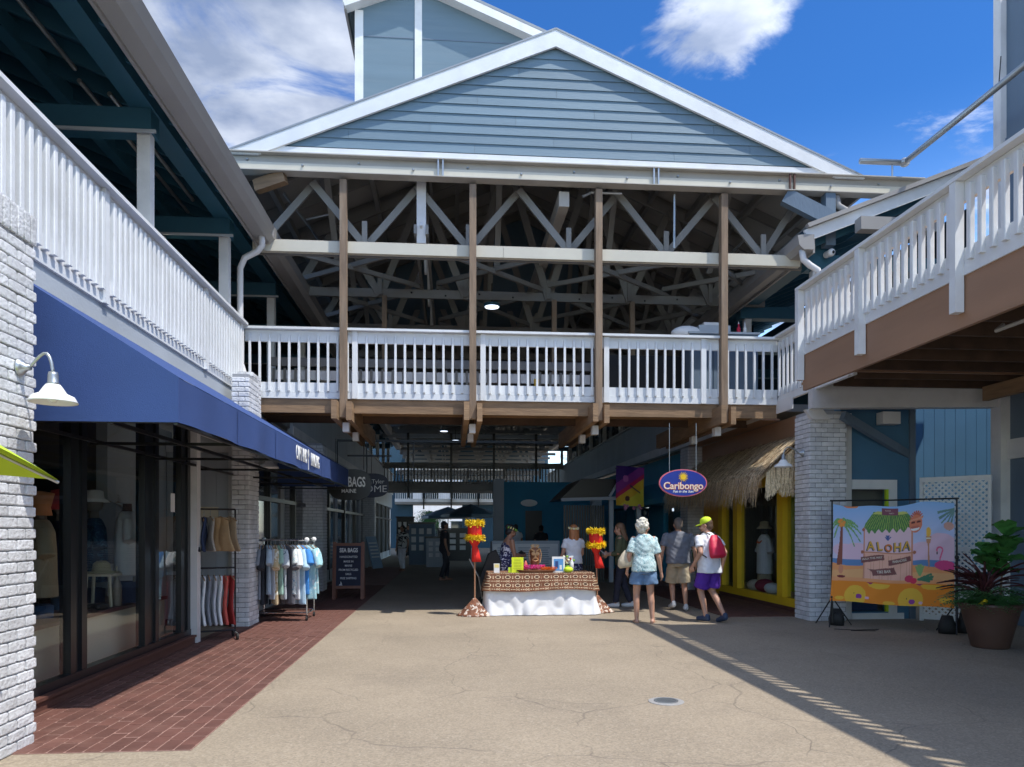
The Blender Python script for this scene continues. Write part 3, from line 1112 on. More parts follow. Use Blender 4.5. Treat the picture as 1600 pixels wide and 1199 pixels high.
for k in range(17):
    y = YG + .42 + k * 2.75
    ch = MB()
    ch.box(-3.35, 6.9, y - .03, y + .03, 6.26 if k == 0 else 6.42, 6.41 if k == 0 else 6.60)
    ch.build('truss_chord', M['trussgray'], GR)
    for i in range(len(nb) - 1):
        tx = (nb[i] + nb[i + 1]) / 2
        tz = gz(tx) - .40 if k else 7.52
        for bx in (nb[i], nb[i + 1]):
            if bx > 6.2:
                continue
            MB().bar((bx, y + (.05 if bx < tx else -.05), 6.45), (tx, y + (.05 if bx < tx else -.05), tz), .12 if k == 0 else .15, .05, up=(0, 1, 0)).build('truss_web', M['trussgray'], GR)
        box_obj('gusset', M['trussgray'], GR, nb[i] - .045, nb[i] + .045, y - .10, y - .055, 6.45, 6.86)
    for s, xe in ((-1, XL + .5), (1, XR - .5)):
        MB().bar((AX, y, gz(AX) - .42), (xe, y, gz(xe) - .42), .07, .20).build('top_chord', M['trussgray'], GR)
# flat cross-bracing between the bottom chords, and knee braces
for k in range(9):
    y0, y1 = YG + .42 + k * 2.75, YG + .42 + (k + 1) * 2.75
    for a, b in ((-3.2, -.6), (-.3, 2.0), (2.0, 4.6), (4.6, 6.8)):
        z = 6.62 if k else 7.0
        MB().bar((a, y0, z + .05 if k else 6.45), (b, y1, 6.66), .05, .09).build('cross_brace', M['trussgray'], GR)
        MB().bar((b, y0, z if k else 6.46), (a, y1, 6.75), .05, .09).build('cross_brace', M['trussgray'], GR)
    for x in (-2.2, .9, 3.1, 5.2):
        MB().bar((x, y0 + .1, gz(x) - .55), (x, y0 + 1.5, 6.7), .045, .11, up=(1, 0, 0)).build('knee_brace', M['trussgray'], GR)
# bolts on the second chord
for i in range(13):
    MB().ell((-3.0 + i * .72, YG + .42 + 2.75 - .035, 6.48 + .05 * (i % 2)), (.022, .015, .022), 8, 5).build('bolt', M['black'], GR)
# longitudinal beams and lattice along the hall
MB().box(1.88, 2.06, YG + .15, 34, 7.16, 7.42).build('ridge_girder', M['beige'], GR)
for x in (-.62, -.42):
    MB().bar((x, YG + .2, 6.7), (x, YB, 6.7), .05, .16).build('lattice_chord', M['trussgray'], GR)
    MB().bar((x, YG + .2, 8.6), (x, YB, 8.6), .05, .16).build('lattice_chord', M['trussgray'], GR)
for k in range(14):
    y = YG + .3 + k * 2.2
    MB().bar((-.52, y, 6.75), (-.52, y + 1.1, 8.55), .13, .05, up=(1, 0, 0)).build('lattice_web', M['offwhite'], GR)
    MB().bar((-.52, y + 1.1, 8.55), (-.52, y + 2.2, 6.75), .13, .05, up=(1, 0, 0)).build('lattice_web', M['offwhite'], GR)
MB().box(-.60, -.44, YG + .3, YG + .42, 6.5, 7.9).build('lattice_post', M['offwhite'], GR)
# stub beams at the eave corners (one with bare wood ends)
MB().bar((-3.30, YG + .15, 7.30), (-2.78, YG + .02, 7.43), .14, .2).build('corner_stub', M['woodh'], GR)
MB().bar((5.9, 12.75, 7.42), (6.75, 12.60, 6.93), .16, .26).build('corner_brace', M['bluegray'], GR)
MB().box(6.62, 6.80, 12.66, 12.84, 6.55, 7.48).build('corner_post', M['bluegray'], GR)
# sprinkler pipes
for pts in ([(-2.9, 13.2, 7.35), (-2.75, 14.8, 7.42), (-2.6, 17, 7.45)], [(-2.75, 14.4, 7.4), (-2.2, 14.3, 7.5)],
            [(5.15, 13.25, 7.1), (5.5, 13.5, 6.95), (5.5, 15, 6.95)], [(3.95, 12.9, 7.45), (3.95, 12.92, 6.5)], [(2.3, 12.9, 7.35), (2.45, 12.9, 7.43), (3.0, 12.9, 7.43)]):
    MB().tube(pts, .025).build('conduit', M['steel'], GR)
# downpipe from the channel end
MB().tube([(6.86, 12.75, 7.45), (6.88, 12.73, 7.28), (7.05, 12.72, 7.18), (7.18, 12.7, 7.15), (7.25, 12.7, 7.0), (7.27, 12.7, 6.85), (7.45, 12.7, 6.75), (7.7, 12.7, 6.73)],
          .06, 10).build('downspout', M['gutter'], GR, smooth=True)
# hanging ceiling discs
for i, (x, y, z) in enumerate(((.87, 15.9, 6.28), (-.6, 24, 3.9 + 2.2), (.5, 27, 5.6), (-.3, 31, 5.6), (.2, 35, 5.7))):
    l = thing('pendant_light', ('round white disc lamp glowing under the trusses, nearest of the row' if i == 0 else ('', 'left-hand lit disc lamp, first beyond the trusses above the second footbridge', 'second lit disc lamp, above the middle of the far railing', 'third lit disc lamp back, left of centre under the roof', 'farthest small lit disc lamp under the arcade roof')[i]), 'light', (x, y, z), 0,
              None if i == 0 else 'distant disc lamps in the arcade')
    MB().lathe([(.17, .06), (.175, .0)], n=20).build('housing', M['navybeam'], l)
    MB().lathe([(.155, -.002), (.15, -.012)], n=20).build('diffuser', M['lampw'], l)
    MB().tube([(0, 0, .06), (0, 0, .5)], .012).build('stem', M['black'], l)

# ================================================================= TOWER BEHIND
TW = thing('rooftop_tower', 'blue panelled tower with white corner boards rising behind the gable', 'tower', (-.95, 20, 8))
tx0, tx1, tz0, txr = -1.58, 4.4, 7.25, .02
def twz(x):
    return 8.03 - .40 * abs(x)
MB().prism([(tx0, -.2), (tx1, -.2), (tx1, twz(tx1)), (0, twz(0)), (tx0, twz(tx0))], 0, 5, 'y').build('wall', M['siding'], TW)
MB().box(tx0 - .02, tx0 + .2, -.03, .0, 0, twz(tx0) - .1).build('corner_board', M['white'], TW)
MB().box(-.02, .17, -.03, .0, 0, twz(.17) - .1).build('centre_board', M['white'], TW)
box_obj('panel_joint', M['bluegray'], TW, tx0 + .2, -.02, -.012, -.004, 6.62, 6.65)
box_obj('panel_joint', M['bluegray'], TW, .17, tx1, -.012, -.004, 6.62, 6.65)
for a, b in ((0, tx0 - .28), (0, tx1 + .3)):
    MB().bar((a, -.15, twz(a) + .02), (b, -.15, twz(b) + .02), .3, .22).build('rake_board', M['white'], TW)
    MB().bar((a, 2.4, twz(a) + .17), (b, 2.4, twz(b) + .17), 5.4, .08).build('roof', M['roofmetal'], TW)
MB().box(tx0 - .28, tx0 - .22, -.2, 5, twz(tx0) - .22, twz(tx0) + .02).build('eave_board', M['gutter'], TW)

# ================================================================= RIGHT BUILDING
RB = thing('right_building', 'right shop building with slate walls, white trim boards and brown-edged upper deck', 'building', (0, 0, 0))
box_obj('tower_wall', M['bluegray'], RB, 8.86, 14, -6, 11.3, 0, 10.15)
box_obj('corner_board', M['offwhite'], RB, 8.76, 8.98, 11.2, 11.36, 3.95, 10.2)
box_obj('corner_board', M['offwhite'], RB, 8.70, 8.90, 11.12, 11.34, 0, 3.9)
box_obj('trim_board', M['bluegray'], RB, 8.825, 8.858, -6, 11.18, 7.35, 7.75)
box_obj('trim_board', M['offwhite'], RB, 8.80, 8.858, 2, 11.11, 2.62, 2.93)
# right upper deck, fascia and joists
box_obj('deck_fascia', M['brownfascia'], RB, 5.04, 5.09, -.2, 10.30, 3.50, 4.02)
box_obj('deck_fascia', M['brownfascia'], RB, 5.091, 9.0, 10.25, 10.30, 3.78, 3.99)
for i in range(26):
    x = 5.10 + i * .146
    box_obj('deck_board', M['deckwood'], RB, x, x + .139, -.2, 12.0 if x > 5.8 else 10.24, 3.915 + random.uniform(-.002, .002), 3.955)
for i in range(20):
    y = .3 + i * .6
    box_obj('joist', M['darkwood'], RB, 5.11 if y < 10 else 5.95, 8.84, y, y + .05, 3.74, 3.91)
box_obj('outer_joist', M['woodh'], RB, 8.3, 8.4, 0, 11.0, 3.52, 3.738)
MB().tube([(5.35, 3.0, 3.46), (5.35, 6.9, 3.46), (5.5, 7.0, 3.55)], .02).build('conduit', M['gutter'], RB)
# grey carrying beam from the pillar
MB().bar((5.80, 11.60, 3.66), (8.92, 11.24, 3.66), .18, .40).build('carrying_beam', M['offwhite'], RB)
MB().prism([(5.75, 3.46), (6.05, 3.46), (6.18, 3.30), (5.86, 3.30)], 11.66, 11.74, 'y').build('beam_bracket', M['offwhite'], RB)
MB().bar((6.35, 11.60, 3.36), (7.75, 12.0, 2.75), .10, .13).build('drain_chute', M['bluegray'], RB)
# blue back wall by the window, window itself
WY = 11.95
mb = MB()
mb.box(6.50, 6.62, WY, WY + .2, 0, 3.8)
mb.box(6.62, 7.75, WY, WY + .2, 2.32, 3.8)
mb.box(6.62, 6.64, WY, WY + .2, .1, 2.32)
mb.box(7.36, 7.75, WY, WY + .2, 0, 2.32)
mb.box(6.64, 7.36, WY, WY + .2, 0, .12)
mb.build('blue_wall', M['bluewall'], RB)
box_obj('corner_board', M['offwhite'], RB, 6.50, 6.68, WY - .03, WY - .002, 0, 3.45)
wf = MB()
wf.box(6.69, 7.48, WY - .028, WY - .002, 2.18, 2.34)
wf.box(7.34, 7.48, WY - .028, WY - .002, .10, 2.179)
wf.box(6.69, 7.6, WY - .03, WY - .002, .0, .10)
wf.build('window_frame', M['white'], RB)
box_obj('window_pane', M['glass'], RB, 6.64, 7.36, WY + .05, WY + .06, .12, 2.32)
box_obj('window_edge', M['lime'], RB, 7.30, 7.345, WY - .01, WY + .045, .12, 2.18)
box_obj('window_room', M['interior'], RB, 6.5, 7.8, WY + .9, WY + .95, 0, 2.6)
box_obj('window_sill', M['navy'], RB, 6.7, 7.3, WY + .25, WY + .8, .12, .4)
# vertical siding at the back of the light well
for i in range(20):
    x = 7.80 + i * .22
    box_obj('siding_panel', M['bluewall'], RB, x, x + .212, 14.0, 14.02, 0, 4.7)
box_obj('siding_backing', M['bluewall'], RB, 7.76, 12.3, 14.03, 14.1, 0, 4.7)
box_obj('corner_trim', M['bluegray'], RB, 7.70, 7.80, WY - .04, WY + .1, 0, 3.8)
box_obj('wall_fixture', M['offwhite'], RB, 7.1, 7.4, 11.7, 11.9, 3.25, 3.45)
# rest of the ground floor mass
box_obj('side_wall', M['bluewall'], RB, 7.76, 7.86, WY + .15, 14.0, 0, 3.6)

# upper right: porch roof like the left one
EXR, EZ = 6.2, 6.52
def zrr(x):
    return EZ + SLP * (x - EXR)
for i in range(11):
    y = 12.95 + i * 3.1
    box_obj('porch_post', M['offwhite'], RB, 6.52, 6.67, y, y + .13, 3.9, 6.2)
    box_obj('tie_beam', M['navybeam'], RB, 6.4, 10.5, y - .05, y + .2, 6.2, 6.46)
box_obj('header_beam', M['navybeam'], RB, 6.5, 6.76, 12.9, 45, 6.462, 6.72)
for k in range(53):
    y = 12.7 + k * .61
    MB().bar((6.28, y, zrr(6.28) + .02), (10.5, y, zrr(10.5) + .02), .05, .2).build('rafter', M['navybeam'], RB)
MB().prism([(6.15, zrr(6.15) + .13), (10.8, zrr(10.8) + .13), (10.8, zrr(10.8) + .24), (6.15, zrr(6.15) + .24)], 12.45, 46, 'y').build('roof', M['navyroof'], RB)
MB().prism([(6.15, zrr(6.15) + .245), (10.8, zrr(10.8) + .245), (10.8, zrr(10.8) + .28), (6.15, zrr(6.15) + .28)], 12.4, 46, 'y').build('roof_sheet', M['roofmetal'], RB)
MB().bar((6.12, 12.40, zrr(6.12) + .10), (10.8, 12.40, zrr(10.8) + .10), .05, .20).build('rake_board', M['white'], RB)
MB().bar((6.12, 12.35, zrr(6.12) + .25), (10.8, 12.35, zrr(10.8) + .25), .10, .07).build('rake_cap', M['gutter'], RB)
gt = MB()
gt.box(6.25, 6.285, 12.4, 45, 6.30, 6.60)
gt.prism([(6.249, 6.34), (6.06, 6.34), (5.98, 6.42), (5.955, 6.58), (6.08, 6.60), (6.249, 6.60)], 12.35, 45, 'y')
gt.build('gutter', M['gutter'], RB)
box_obj('box_gutter', M['gutter'], RB, 6.95, 8.3, 12.1, 12.3, 6.62, 6.84)
box_obj('box_gutter_soffit', M['navyroof'], RB, 6.95, 8.4, 12.3, 12.6, 6.60, 6.62)
MB().tube([(6.08, 12.45, 6.36), (6.10, 12.45, 6.2), (6.22, 12.45, 6.1), (6.36, 12.45, 6.02), (6.42, 12.45, 5.85), (6.42, 12.45, 4.9)], .055, 10).build('downspout', M['offwhite'], RB, smooth=True)
cmr = thing('security_camera', 'small white dome camera under the right-hand roof corner', 'camera', (6.72, 12.72, 6.42))
MB().tube([(0, 0, 0), (0, .12, .02)], .06, 12).build('mount', M['white'], cmr)
MB().ell((0, -.05, 0), (.07, .07, .07)).build('housing', M['white'], cmr, smooth=True)
MB().ell((.01, -.10, -.01), (.03, .03, .03)).build('lens', M['black'], cmr, smooth=True)
box_obj('upper_back_wall', M['navyroof'], RB, 10.4, 10.5, 14.2, 45, 3.9, 8.0)
box_obj('side_wall', M['bluewall'], RB, 12.2, 12.3, 11.3, 14.0, 0, 4.7)
box_obj('deck', M['trussgray'], RB, 5.98, 7.7, 13.6, 45, 3.74, 3.88)
pr = box_obj('parapet', M['graysiding'], RB, 5.85, 5.97, 16.8, 45, 3.58, 4.80)
for y in np.arange(17.0, 30, .4):
    box_obj('batten', M['graysiding'], pr, 5.84, 5.85, y, y + .385, 3.83, 4.79)
box_obj('parapet_cap', M['offwhite'], RB, 5.78, 6.03, 16.8, 45, 4.805, 4.85)
box_obj('fascia_band', M['offwhite'], RB, 5.825, 5.85, 12.3, 45, 3.58, 3.80)
for i in range(10):
    y = 17.5 + i * 2.4
    box_obj('upper_mullion', M['graysiding'], RB, 6.9, 7.0, y, y + .14, 3.9, 6.3)
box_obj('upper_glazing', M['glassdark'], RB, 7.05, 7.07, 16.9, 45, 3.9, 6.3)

# long pipe over the right balcony
pp = thing('overhead_pipe', 'long grey pipe running in over the right balcony from the gable corner', 'pipe', (0, 0, 0))
MB().tube([(7.25, 12.66, 8.06), (8.05, 12.66, 8.06), (8.07, 12.6, 8.06), (8.07, 1, 8.06)], .05, 10).build('pipe', M['steel'], pp, smooth=True)
MB().ell((8.07, 12.64, 8.06), (.09, .09, .08)).build('joint', M['steel'], pp, smooth=True)
MB().tube([(7.85, 12.66, 8.04), (7.85, 12.66, 7.8)], .015).build('hanger', M['steel'], pp)
MB().tube([(8.07, 10.35, 8.1), (8.10, 10.35, 8.5)], .008).build('wire', M['black'], pp)

# ================================================================= YELLOW SHOP
YS = thing('yellow_shop', 'bright yellow-framed shopfront under a palm-thatch awning', 'shopfront', (6.24, 13, 0))
YSy = 13.0
def yb(n, m, x0, x1, y0, y1, z0, z1, p=None):
    return box_obj(n, M[m], p or YS, x0, x1, y0 - YSy, y1 - YSy, z0, z1)
yb('base_rail', 'yellow', -.06, .06, 12.3, 16.75, .09, .24)
yb('plinth', 'curb', -.05, .08, 12.3, 16.75, 0, .088)
for y in (12.3, 13.35, 15.55, 16.45):
    yb('frame_post', 'yellow', -.10, .06, y, y + .24, .242, 2.35)
for y0, y1 in ((12.52, 13.35), (13.57, 15.55), (15.77, 16.45)):
    yb('window_pane', 'glass', -.006, .006, y0 - .01, y1 + .01, .23, 2.26)
yb('head_rail', 'yellow', -.07, .06, 12.3, 16.75, 2.352, 2.75)
yb('upper_wall', 'orange', -.02, .10, 12.3, 17.95, 2.752, 3.56)
yb('entry_wall', 'orange', .0, .12, 16.8, 17.95, 0, 2.75)
yb('back_wall', 'interior', 1.45, 1.52, 12.4, 18, 0, 3.5)
yb('end_wall', 'interior', .13, 1.44, 17.9, 17.98, 0, 3.0)
yb('side_wall', 'interior', .1, 1.52, 12.3, 12.4, 0, 3.5)
yb('interior_column', 'lime', .9, 1.1, 14.9, 15.2, 0, 3.0)
yb('ceiling', 'interior', .1, 1.44, 12.4, 17.9, 3.0, 3.1)
yb('floor', 'creamwall', .1, 1.44, 12.4, 17.9, .01, .2)
yb('soffit', 'brownfascia', -.40, -.04, 13.6, 17.98, 3.57, 3.60)
yb('soffit_board', 'brownfascia', -.03, -.022, 12.3, 17.98, 3.05, 3.56)

# thatch
TH = thing('thatch_awning', 'shaggy dried palm-thatch awning over the yellow shopfront', 'awning', (6.24, 12.5, 2.1))
MB().prism([(-.9, .30), (-.02, 1.05), (-.02, .98), (-.88, .24)], .05, 5.35, 'y').build('awning_board', M['thatch'], TH)
MB().tube([(-.95, .02, .30), (-.1, .02, 1.05)], .03).build('pole', M['darkwood'], TH)
MB().tube([(-.92, .02, .30), (-.92, 5.35, .30)], .03).build('pole', M['darkwood'], TH)
mb = MB()
rr = random.Random(5)


def strand(mb, pts, w):
    vs = []
    for i, p in enumerate(pts):
        ww = w * (1 - .75 * i / (len(pts) - 1))
        p = Vector(p)
        dx = Vector((rr.uniform(-.3, .3), 1, rr.uniform(-.3, .3))).normalized() * ww
        vs += [p - dx, p + dx]
    fs = [(2 * i, 2 * i + 1, 2 * i + 3, 2 * i + 2) for i in range(len(pts) - 1)]
    mb.add(vs, fs)


tmb = [MB(), MB(), MB()]
for i in range(6000):
    mb = tmb[rr.choice((0, 0, 1, 1, 2))]
    y = rr.uniform(-.05, 5.4)
    t = rr.random()
    x, z = -.02 - .92 * t, 1.10 - .78 * t
    L = rr.uniform(.35, .7)
    j = rr.uniform(-.16, .16)
    up = rr.uniform(.0, .09)
    e = min(1.0, t + L)
    x2, z2 = -.02 - .92 * e, 1.10 - .78 * e
    dr_ = (t + L - e)
    strand(mb, [(x, y, z + up * .3), ((x + x2) / 2, y + j * .5, (z + z2) / 2 + up), (x2 - .02 * rr.random(), y + j, z2 + up * .5),
                (x2 - rr.uniform(.0, .10), y + j * 1.4, z2 + up * .3 - dr_ * .7 - rr.uniform(.02, .16))], rr.uniform(.006, .015))
# fringe on the near gable end, facing the plaza
for i in range(1300):
    mb = tmb[rr.choice((0, 1, 1, 2))]
    x = rr.uniform(-.80, .0)
    t = (-.02 - x) / .92
    z = 1.05 - .78 * t if i % 2 else rr.uniform(.45, .55)
    if i % 2 == 0:
        x = rr.uniform(-.55, 0)
    vs = [Vector((x, -.02 - rr.uniform(0, .06), z)), Vector((x + rr.uniform(-.03, .03), -.06, z - .25)), Vector((x + rr.uniform(-.05, .05), -.05, z - rr.uniform(.38, .5)))]
    w = rr.uniform(.005, .012)
    q = []
    for k, p in enumerate(vs):
        d = Vector((1, rr.uniform(-.3, .3), 0)) * w * (1 - .3 * k)
        q += [p - d, p + d]
    mb.add(q, [(0, 1, 3, 2), (2, 3, 5, 4)])
for t_, m_ in zip(tmb, ('thatch', 'thatchl', 'thatchd')):
    tag(t_.build('palm_fronds', M[m_], TH), kind='stuff')

# gooseneck wall lamps
def gooseneck(x, y, z, rz, label, reach=.34):
    l = thing('wall_lamp', label, 'lamp', (x, y, z), rz, 'white gooseneck wall lamps')
    MB().lathe([(.062, 0), (.062, .012), (.045, .03), (.022, .05), (.02, .075)], n=18).build('wall_plate', M['steel'], l, smooth=True, rot=(0, R(90), 0))
    pts = [(.05, 0, 0)] + [(.08 + (reach - .08) * (.5 - .5 * math.cos(a)) * 1.0 if 0 else .07 + (reach - .07) * math.sin(a / 2), 0, .10 * math.sin(a) * 1.0 - (0 if a < math.pi / 2 else .04 * (a - math.pi / 2))) for a in np.linspace(.15, math.pi, 9)]
    pts[-1] = (reach, 0, -.05)
    MB().tube(pts, .011, 8).build('arm', M['steel'], l, smooth=True)
    MB().lathe([(.028, -.03), (.032, -.05), (.034, -.10), (.045, -.115)], (reach, 0, 0), 18).build('neck', M['steel'], l, smooth=True)
    MB().lathe([(.045, -.115), (.06, -.135), (.085, -.175), (.13, -.195), (.148, -.228), (.152, -.238), (.143, -.236), (.12, -.20), (.07, -.17), (.03, -.14)], (reach, 0, 0), 26, caps=False).build('lamp_shade', M['shade'], l, smooth=True)
    MB().ell((reach, 0, -.19), (.035, .035, .05)).build('bulb', M['shade'], l, smooth=True)
    return l


gooseneck(-2.915, 5.28, 2.60, 0, 'white gooseneck lamp on the nearest brick pillar above the lime umbrella', .22)
gooseneck(5.85, 11.95, 2.78, R(180), 'white gooseneck lamp on the right pillar in front of the thatch', .34)
gooseneck(-3.09, 12.1, 2.72, 0, 'white gooseneck lamp under the awning by the second pillar', .2)

# ================================================================= TEAL SHOP + far right
TS = thing('teal_shop', 'teal-painted shopfront in the shade past the yellow shop', 'shopfront', (6.24, 18.7, 0))
for y0, y1 in ((0, 1.0), (2.6, 4.2), (6.0, 7.2), (9.6, 11.5)):
    box_obj('wall_panel', M['teal'], TS, -.05, .1, y0, y1, 0, 2.4)
box_obj('upper_wall', M['teal'], TS, -.06, .1, 0, 11.5, 2.402, 3.57)
for y0, y1 in ((1.0, 2.6), (4.2, 6.0), (7.2, 9.6)):
    box_obj('window_pane', M['glass'], TS, .02, .03, y0, y1, .1, 2.4)
    box_obj('display_shelf', M['creamwall'], TS, .25, .7, y0 + .1, y1 - .1, .2, 1.5)
box_obj('end_wall', M['interior'], TS, .12, 2.0, 11.4, 11.5, 0, 2.4)
box_obj('back_wall', M['interior'], TS, 2.0, 2.1, 0, 11.5, 0, 3.5)
mb = MB()
for i in range(60):
    x, y, z = rr.uniform(.2, .5), rr.uniform(4.3, 5.9), rr.uniform(.6, 2.2)
    mb.ell((x, y, z), (.05, .05, rr.uniform(.05, .15)), 6, 4)
tag(mb.build('hanging_goods', M['creamwall'], TS), kind='stuff')
MB().prism([(-.05, 2.9), (-.75, 2.35), (-.75, 2.2), (-.05, 2.2)], .2, 8, 'y').build('awning', M['teal'], TS)
for y in (3.0, 5.6):
    l = thing('ceiling_spot', ('nearer' if y < 4 else 'farther') + ' of the tiny lit spot lamps inside the teal shop', 'light', (6.6, 18.7 + y, 2.1), 0, 'small lit spots in the shade')
    MB().ell((0, 0, 0), (.03, .03, .05)).build('bulb', M['lampw'], l)

# far end shops on the right: food stall with slatted side, blue wall with oval sign
FW = thing('blue_wall_shop', 'blue wall with a white oval sign far back on the right', 'shopfront', (1.9, 31, 0))
box_obj('wall', M['teal'], FW, .3, 4.0, 0, .2, 0, 3.5)
box_obj('doorway', M['black'], FW, 1.2, 1.9, -.02, -.002, 0, 2.3)
box_obj('column', M['graysiding'], FW, -.15, .28, -.3, .1, 0, 3.6)
MB().lathe([(.35, 0), (.35, .03)], n=28).build('oval_sign', M['shade'], FW, loc=(1.35, -.03, 2.62), rot=(R(90), 0, 0)).scale = (1, .42, 1)
ST = thing('food_stall', 'dark slatted food stall with a black sloped canopy and grey posts', 'stall', (3.2, 21, 0))
for i in range(16):
    box_obj('slat', M['black'], ST, .0 + i * .075, .05 + i * .075, 0, .04, 0, 2.2)
MB().prism([(-.1, 2.38), (1.3, 2.45), (1.55, 2.95), (.5, 2.95)], -.1, 2.5, 'y').build('canopy', M['black'], ST)
for x in (1.3, 2.1):
    box_obj('post', M['graysiding'], ST, x, x + .12, -.1, .02, 0, 2.44)
MB().bar((-.1, -.15, 2.35), (2.2, -.15, 2.42), .06, .09).build('rail', M['graysiding'], ST)
MB().bar((1.30, -.15, 2.45), (1.6, -.15, 2.95), .06, .07).build('rail', M['graysiding'], ST)

# second and third footbridges deep in the arcade
def far_bridge(y, lbl, m1, xs, z=3.74):
    b = thing('footbridge', lbl, 'footbridge', (0, y, z))
    box_obj('deck', M['trussgray'], b, xs[0], xs[1], 0, 3, -.2, 0)
    box_obj('cap_rail', m1, b, xs[0], xs[1], -.05, .1, 1.15, 1.22)
    box_obj('top_rail', m1, b, xs[0], xs[1], 0, .04, .92, 1.149)
    box_obj('bottom_rail', m1, b, xs[0], xs[1], 0, .04, .0, .25)
    gb_ = chamfer_mesh('baluster', m1, (.1, .1, .004))
    n = int((xs[1] - xs[0]) / .17)
    for i in range(n):
        link('baluster', gb_, b, (xs[0] + (i + .5) * .17, -.022, .58), None, (.06, .04, .92))
    for i in range(5):
        x = -2.2 + i * 2.2
        box_obj('post', M['black'], b, x - .06, x + .06, -.16, -.06, -3.0 if 0 else -.6, 2.9)
    box_obj('rail_beam', m1 if y > 50 else M['graysiding'], b, xs[0], xs[1], -.05, .1, 2.5, 2.7)
    return b


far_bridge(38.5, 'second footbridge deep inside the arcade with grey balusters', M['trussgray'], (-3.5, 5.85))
far_bridge(60, 'sunlit white footbridge at the far end of the arcade', M['white'], (-4.5, 4.5))
EG = thing('arcade_end', 'dark end wall closing the far gable of the arcade above the white footbridge', 'wall', (0, 61, 0))
box_obj('upper_wall', M['navyroof'], EG, -12, 8, 0, .2, 5.9, 9.6)
box_obj('side_wall', M['navyroof'], EG, .9, 8, 0, .2, 0, 5.9)
box_obj('side_wall', M['navyroof'], EG, -12, -3.1, 0, .2, 0, 5.9)
for i, y in enumerate((45, 50, 55)):
    hb = MB()
    hb.box(-3.5, 5.9, 0, .15, 5.2, 5.5)
    for k in range(9):
        hb.box(-3.4 + k * 1.1, -3.32 + k * 1.1, .03, .1, 4.6, 5.2)
    tag(hb.build('ceiling_grid', M['trussgray'], None, loc=(0, y, 0)), ('nearest', 'middle', 'farthest')[i] + ' of the grey ceiling grids hanging under the far arcade roof', 'grid', 'grey ceiling grids')
fr_ = thing('steel_frame', 'thin black pipe frame hung across the arcade behind the signs', 'frame', (0, 19.5, 0))
MB().box(-2.95, 3.0, 0, .05, 3.78, 3.84).build('rail', M['black'], fr_)
for x in (-2.95, -2.2, -1.0):
    MB().box(x, x + .03, 0, .03, 2.95, 3.78).build('hanger', M['black'], fr_)
MB().box(-2.6, -1.5, -.6, -.56, 3.34, 3.38).build('rail', M['black'], fr_)

# far end: sunlit white building, palm, dark umbrellas
FE = thing('far_building', 'bright white building closing the far end of the arcade', 'building', (0, 78, 0))
box_obj('wall', M['white'], FE, -14, 10, 0, 4, 0, 7.5)
for i in range(7):
    for z in (.6, 4.3):
        box_obj('window', M['glassdark'], FE, -12 + i * 3.0, -10.3 + i * 3.0, -.05, -.01, z, z + 1.8)
box_obj('roof', M['roofmetal'], FE, -15, 11, -1, 5, 7.5, 7.8)
ph = thing('potted_palm', 'leafy green palm in the sunlight at the far end of the arcade', 'palm', (-1.45, 52, 0))
MB().tube([(0, 0, 0), (0, 0, 2.2)], [.12, .08]).build('trunk', M['wood'], ph)
mb = MB()
for i in range(110):
    a = rr.uniform(0, 6.28)
    L = rr.uniform(.9, 1.9)
    rise = rr.uniform(.0, 1.1)
    for k in range(9):
        t0 = k / 9
        c = Vector((math.cos(a) * L * t0, math.sin(a) * L * t0, 2.2 + rise * math.sin(t0 * 2.2) - t0 * t0 * 1.1))
        for s in (-1, 1):
            d = Vector((math.cos(a + s * 1.0), math.sin(a + s * 1.0), -.5)) * .4 * (1 - t0 * .5)
            w = Vector((-math.sin(a), math.cos(a), 0)) * .03
            mb.add([c - w, c + w, c + d], [(0, 1, 2)])
tag(mb.build('fronds', M['fern'], ph), kind='stuff')

# kiosks and parasols standing in the far arcade
for i, (x, y, w, h, m_, lb) in enumerate(((-1.25, 32.0, 1.1, 1.75, 'bluegray', 'dark postcard kiosk in the middle of the arcade, nearest of the kiosks'), (-.55, 30.0, .9, 1.15, 'graysiding', 'low grey brochure stand just right of the postcard kiosk'),
                                          (.15, 36.0, 1.6, 1.5, 'black', 'wide black kiosk far back left of the blue shop wall'), (-2.7, 44.0, 1.0, 2.2, 'black', 'tall black display case far back by the left shopfronts'))):
    k_ = thing('kiosk', lb, 'kiosk', (x, y, 0), 0, 'kiosks deep in the arcade')
    box_obj('cabinet', M[m_], k_, -w / 2, w / 2, 0, .6, 0, h)
    box_obj('top', M['black'], k_, -w / 2 - .05, w / 2 + .05, -.05, .65, h + .003, h + .08)
    for a in range(3):
        for b in range(3):
            box_obj('card', M['offwhite'], k_, -w / 2 + .1 + a * w * .3, -w / 2 + .1 + a * w * .3 + w * .18, -.012, -.002, h * .35 + b * h * .2, h * .35 + b * h * .2 + h * .14)
for i, (x, y) in enumerate(((1.1, 42.0), (-.2, 47.0))):
    u_ = thing('parasol', ('nearer', 'farther')[i] + ' dark green parasol open in the far arcade', 'parasol', (x, y, 0), 0, 'dark parasols in the far arcade')
    MB().tube([(0, 0, 0), (0, 0, 2.9)], .03).build('pole', M['black'], u_)
    MB().lathe([(1.7, 2.2), (1.68, 2.35), (.9, 2.65), (.02, 2.95)], n=8).build('canopy', M['navyroof'], u_)
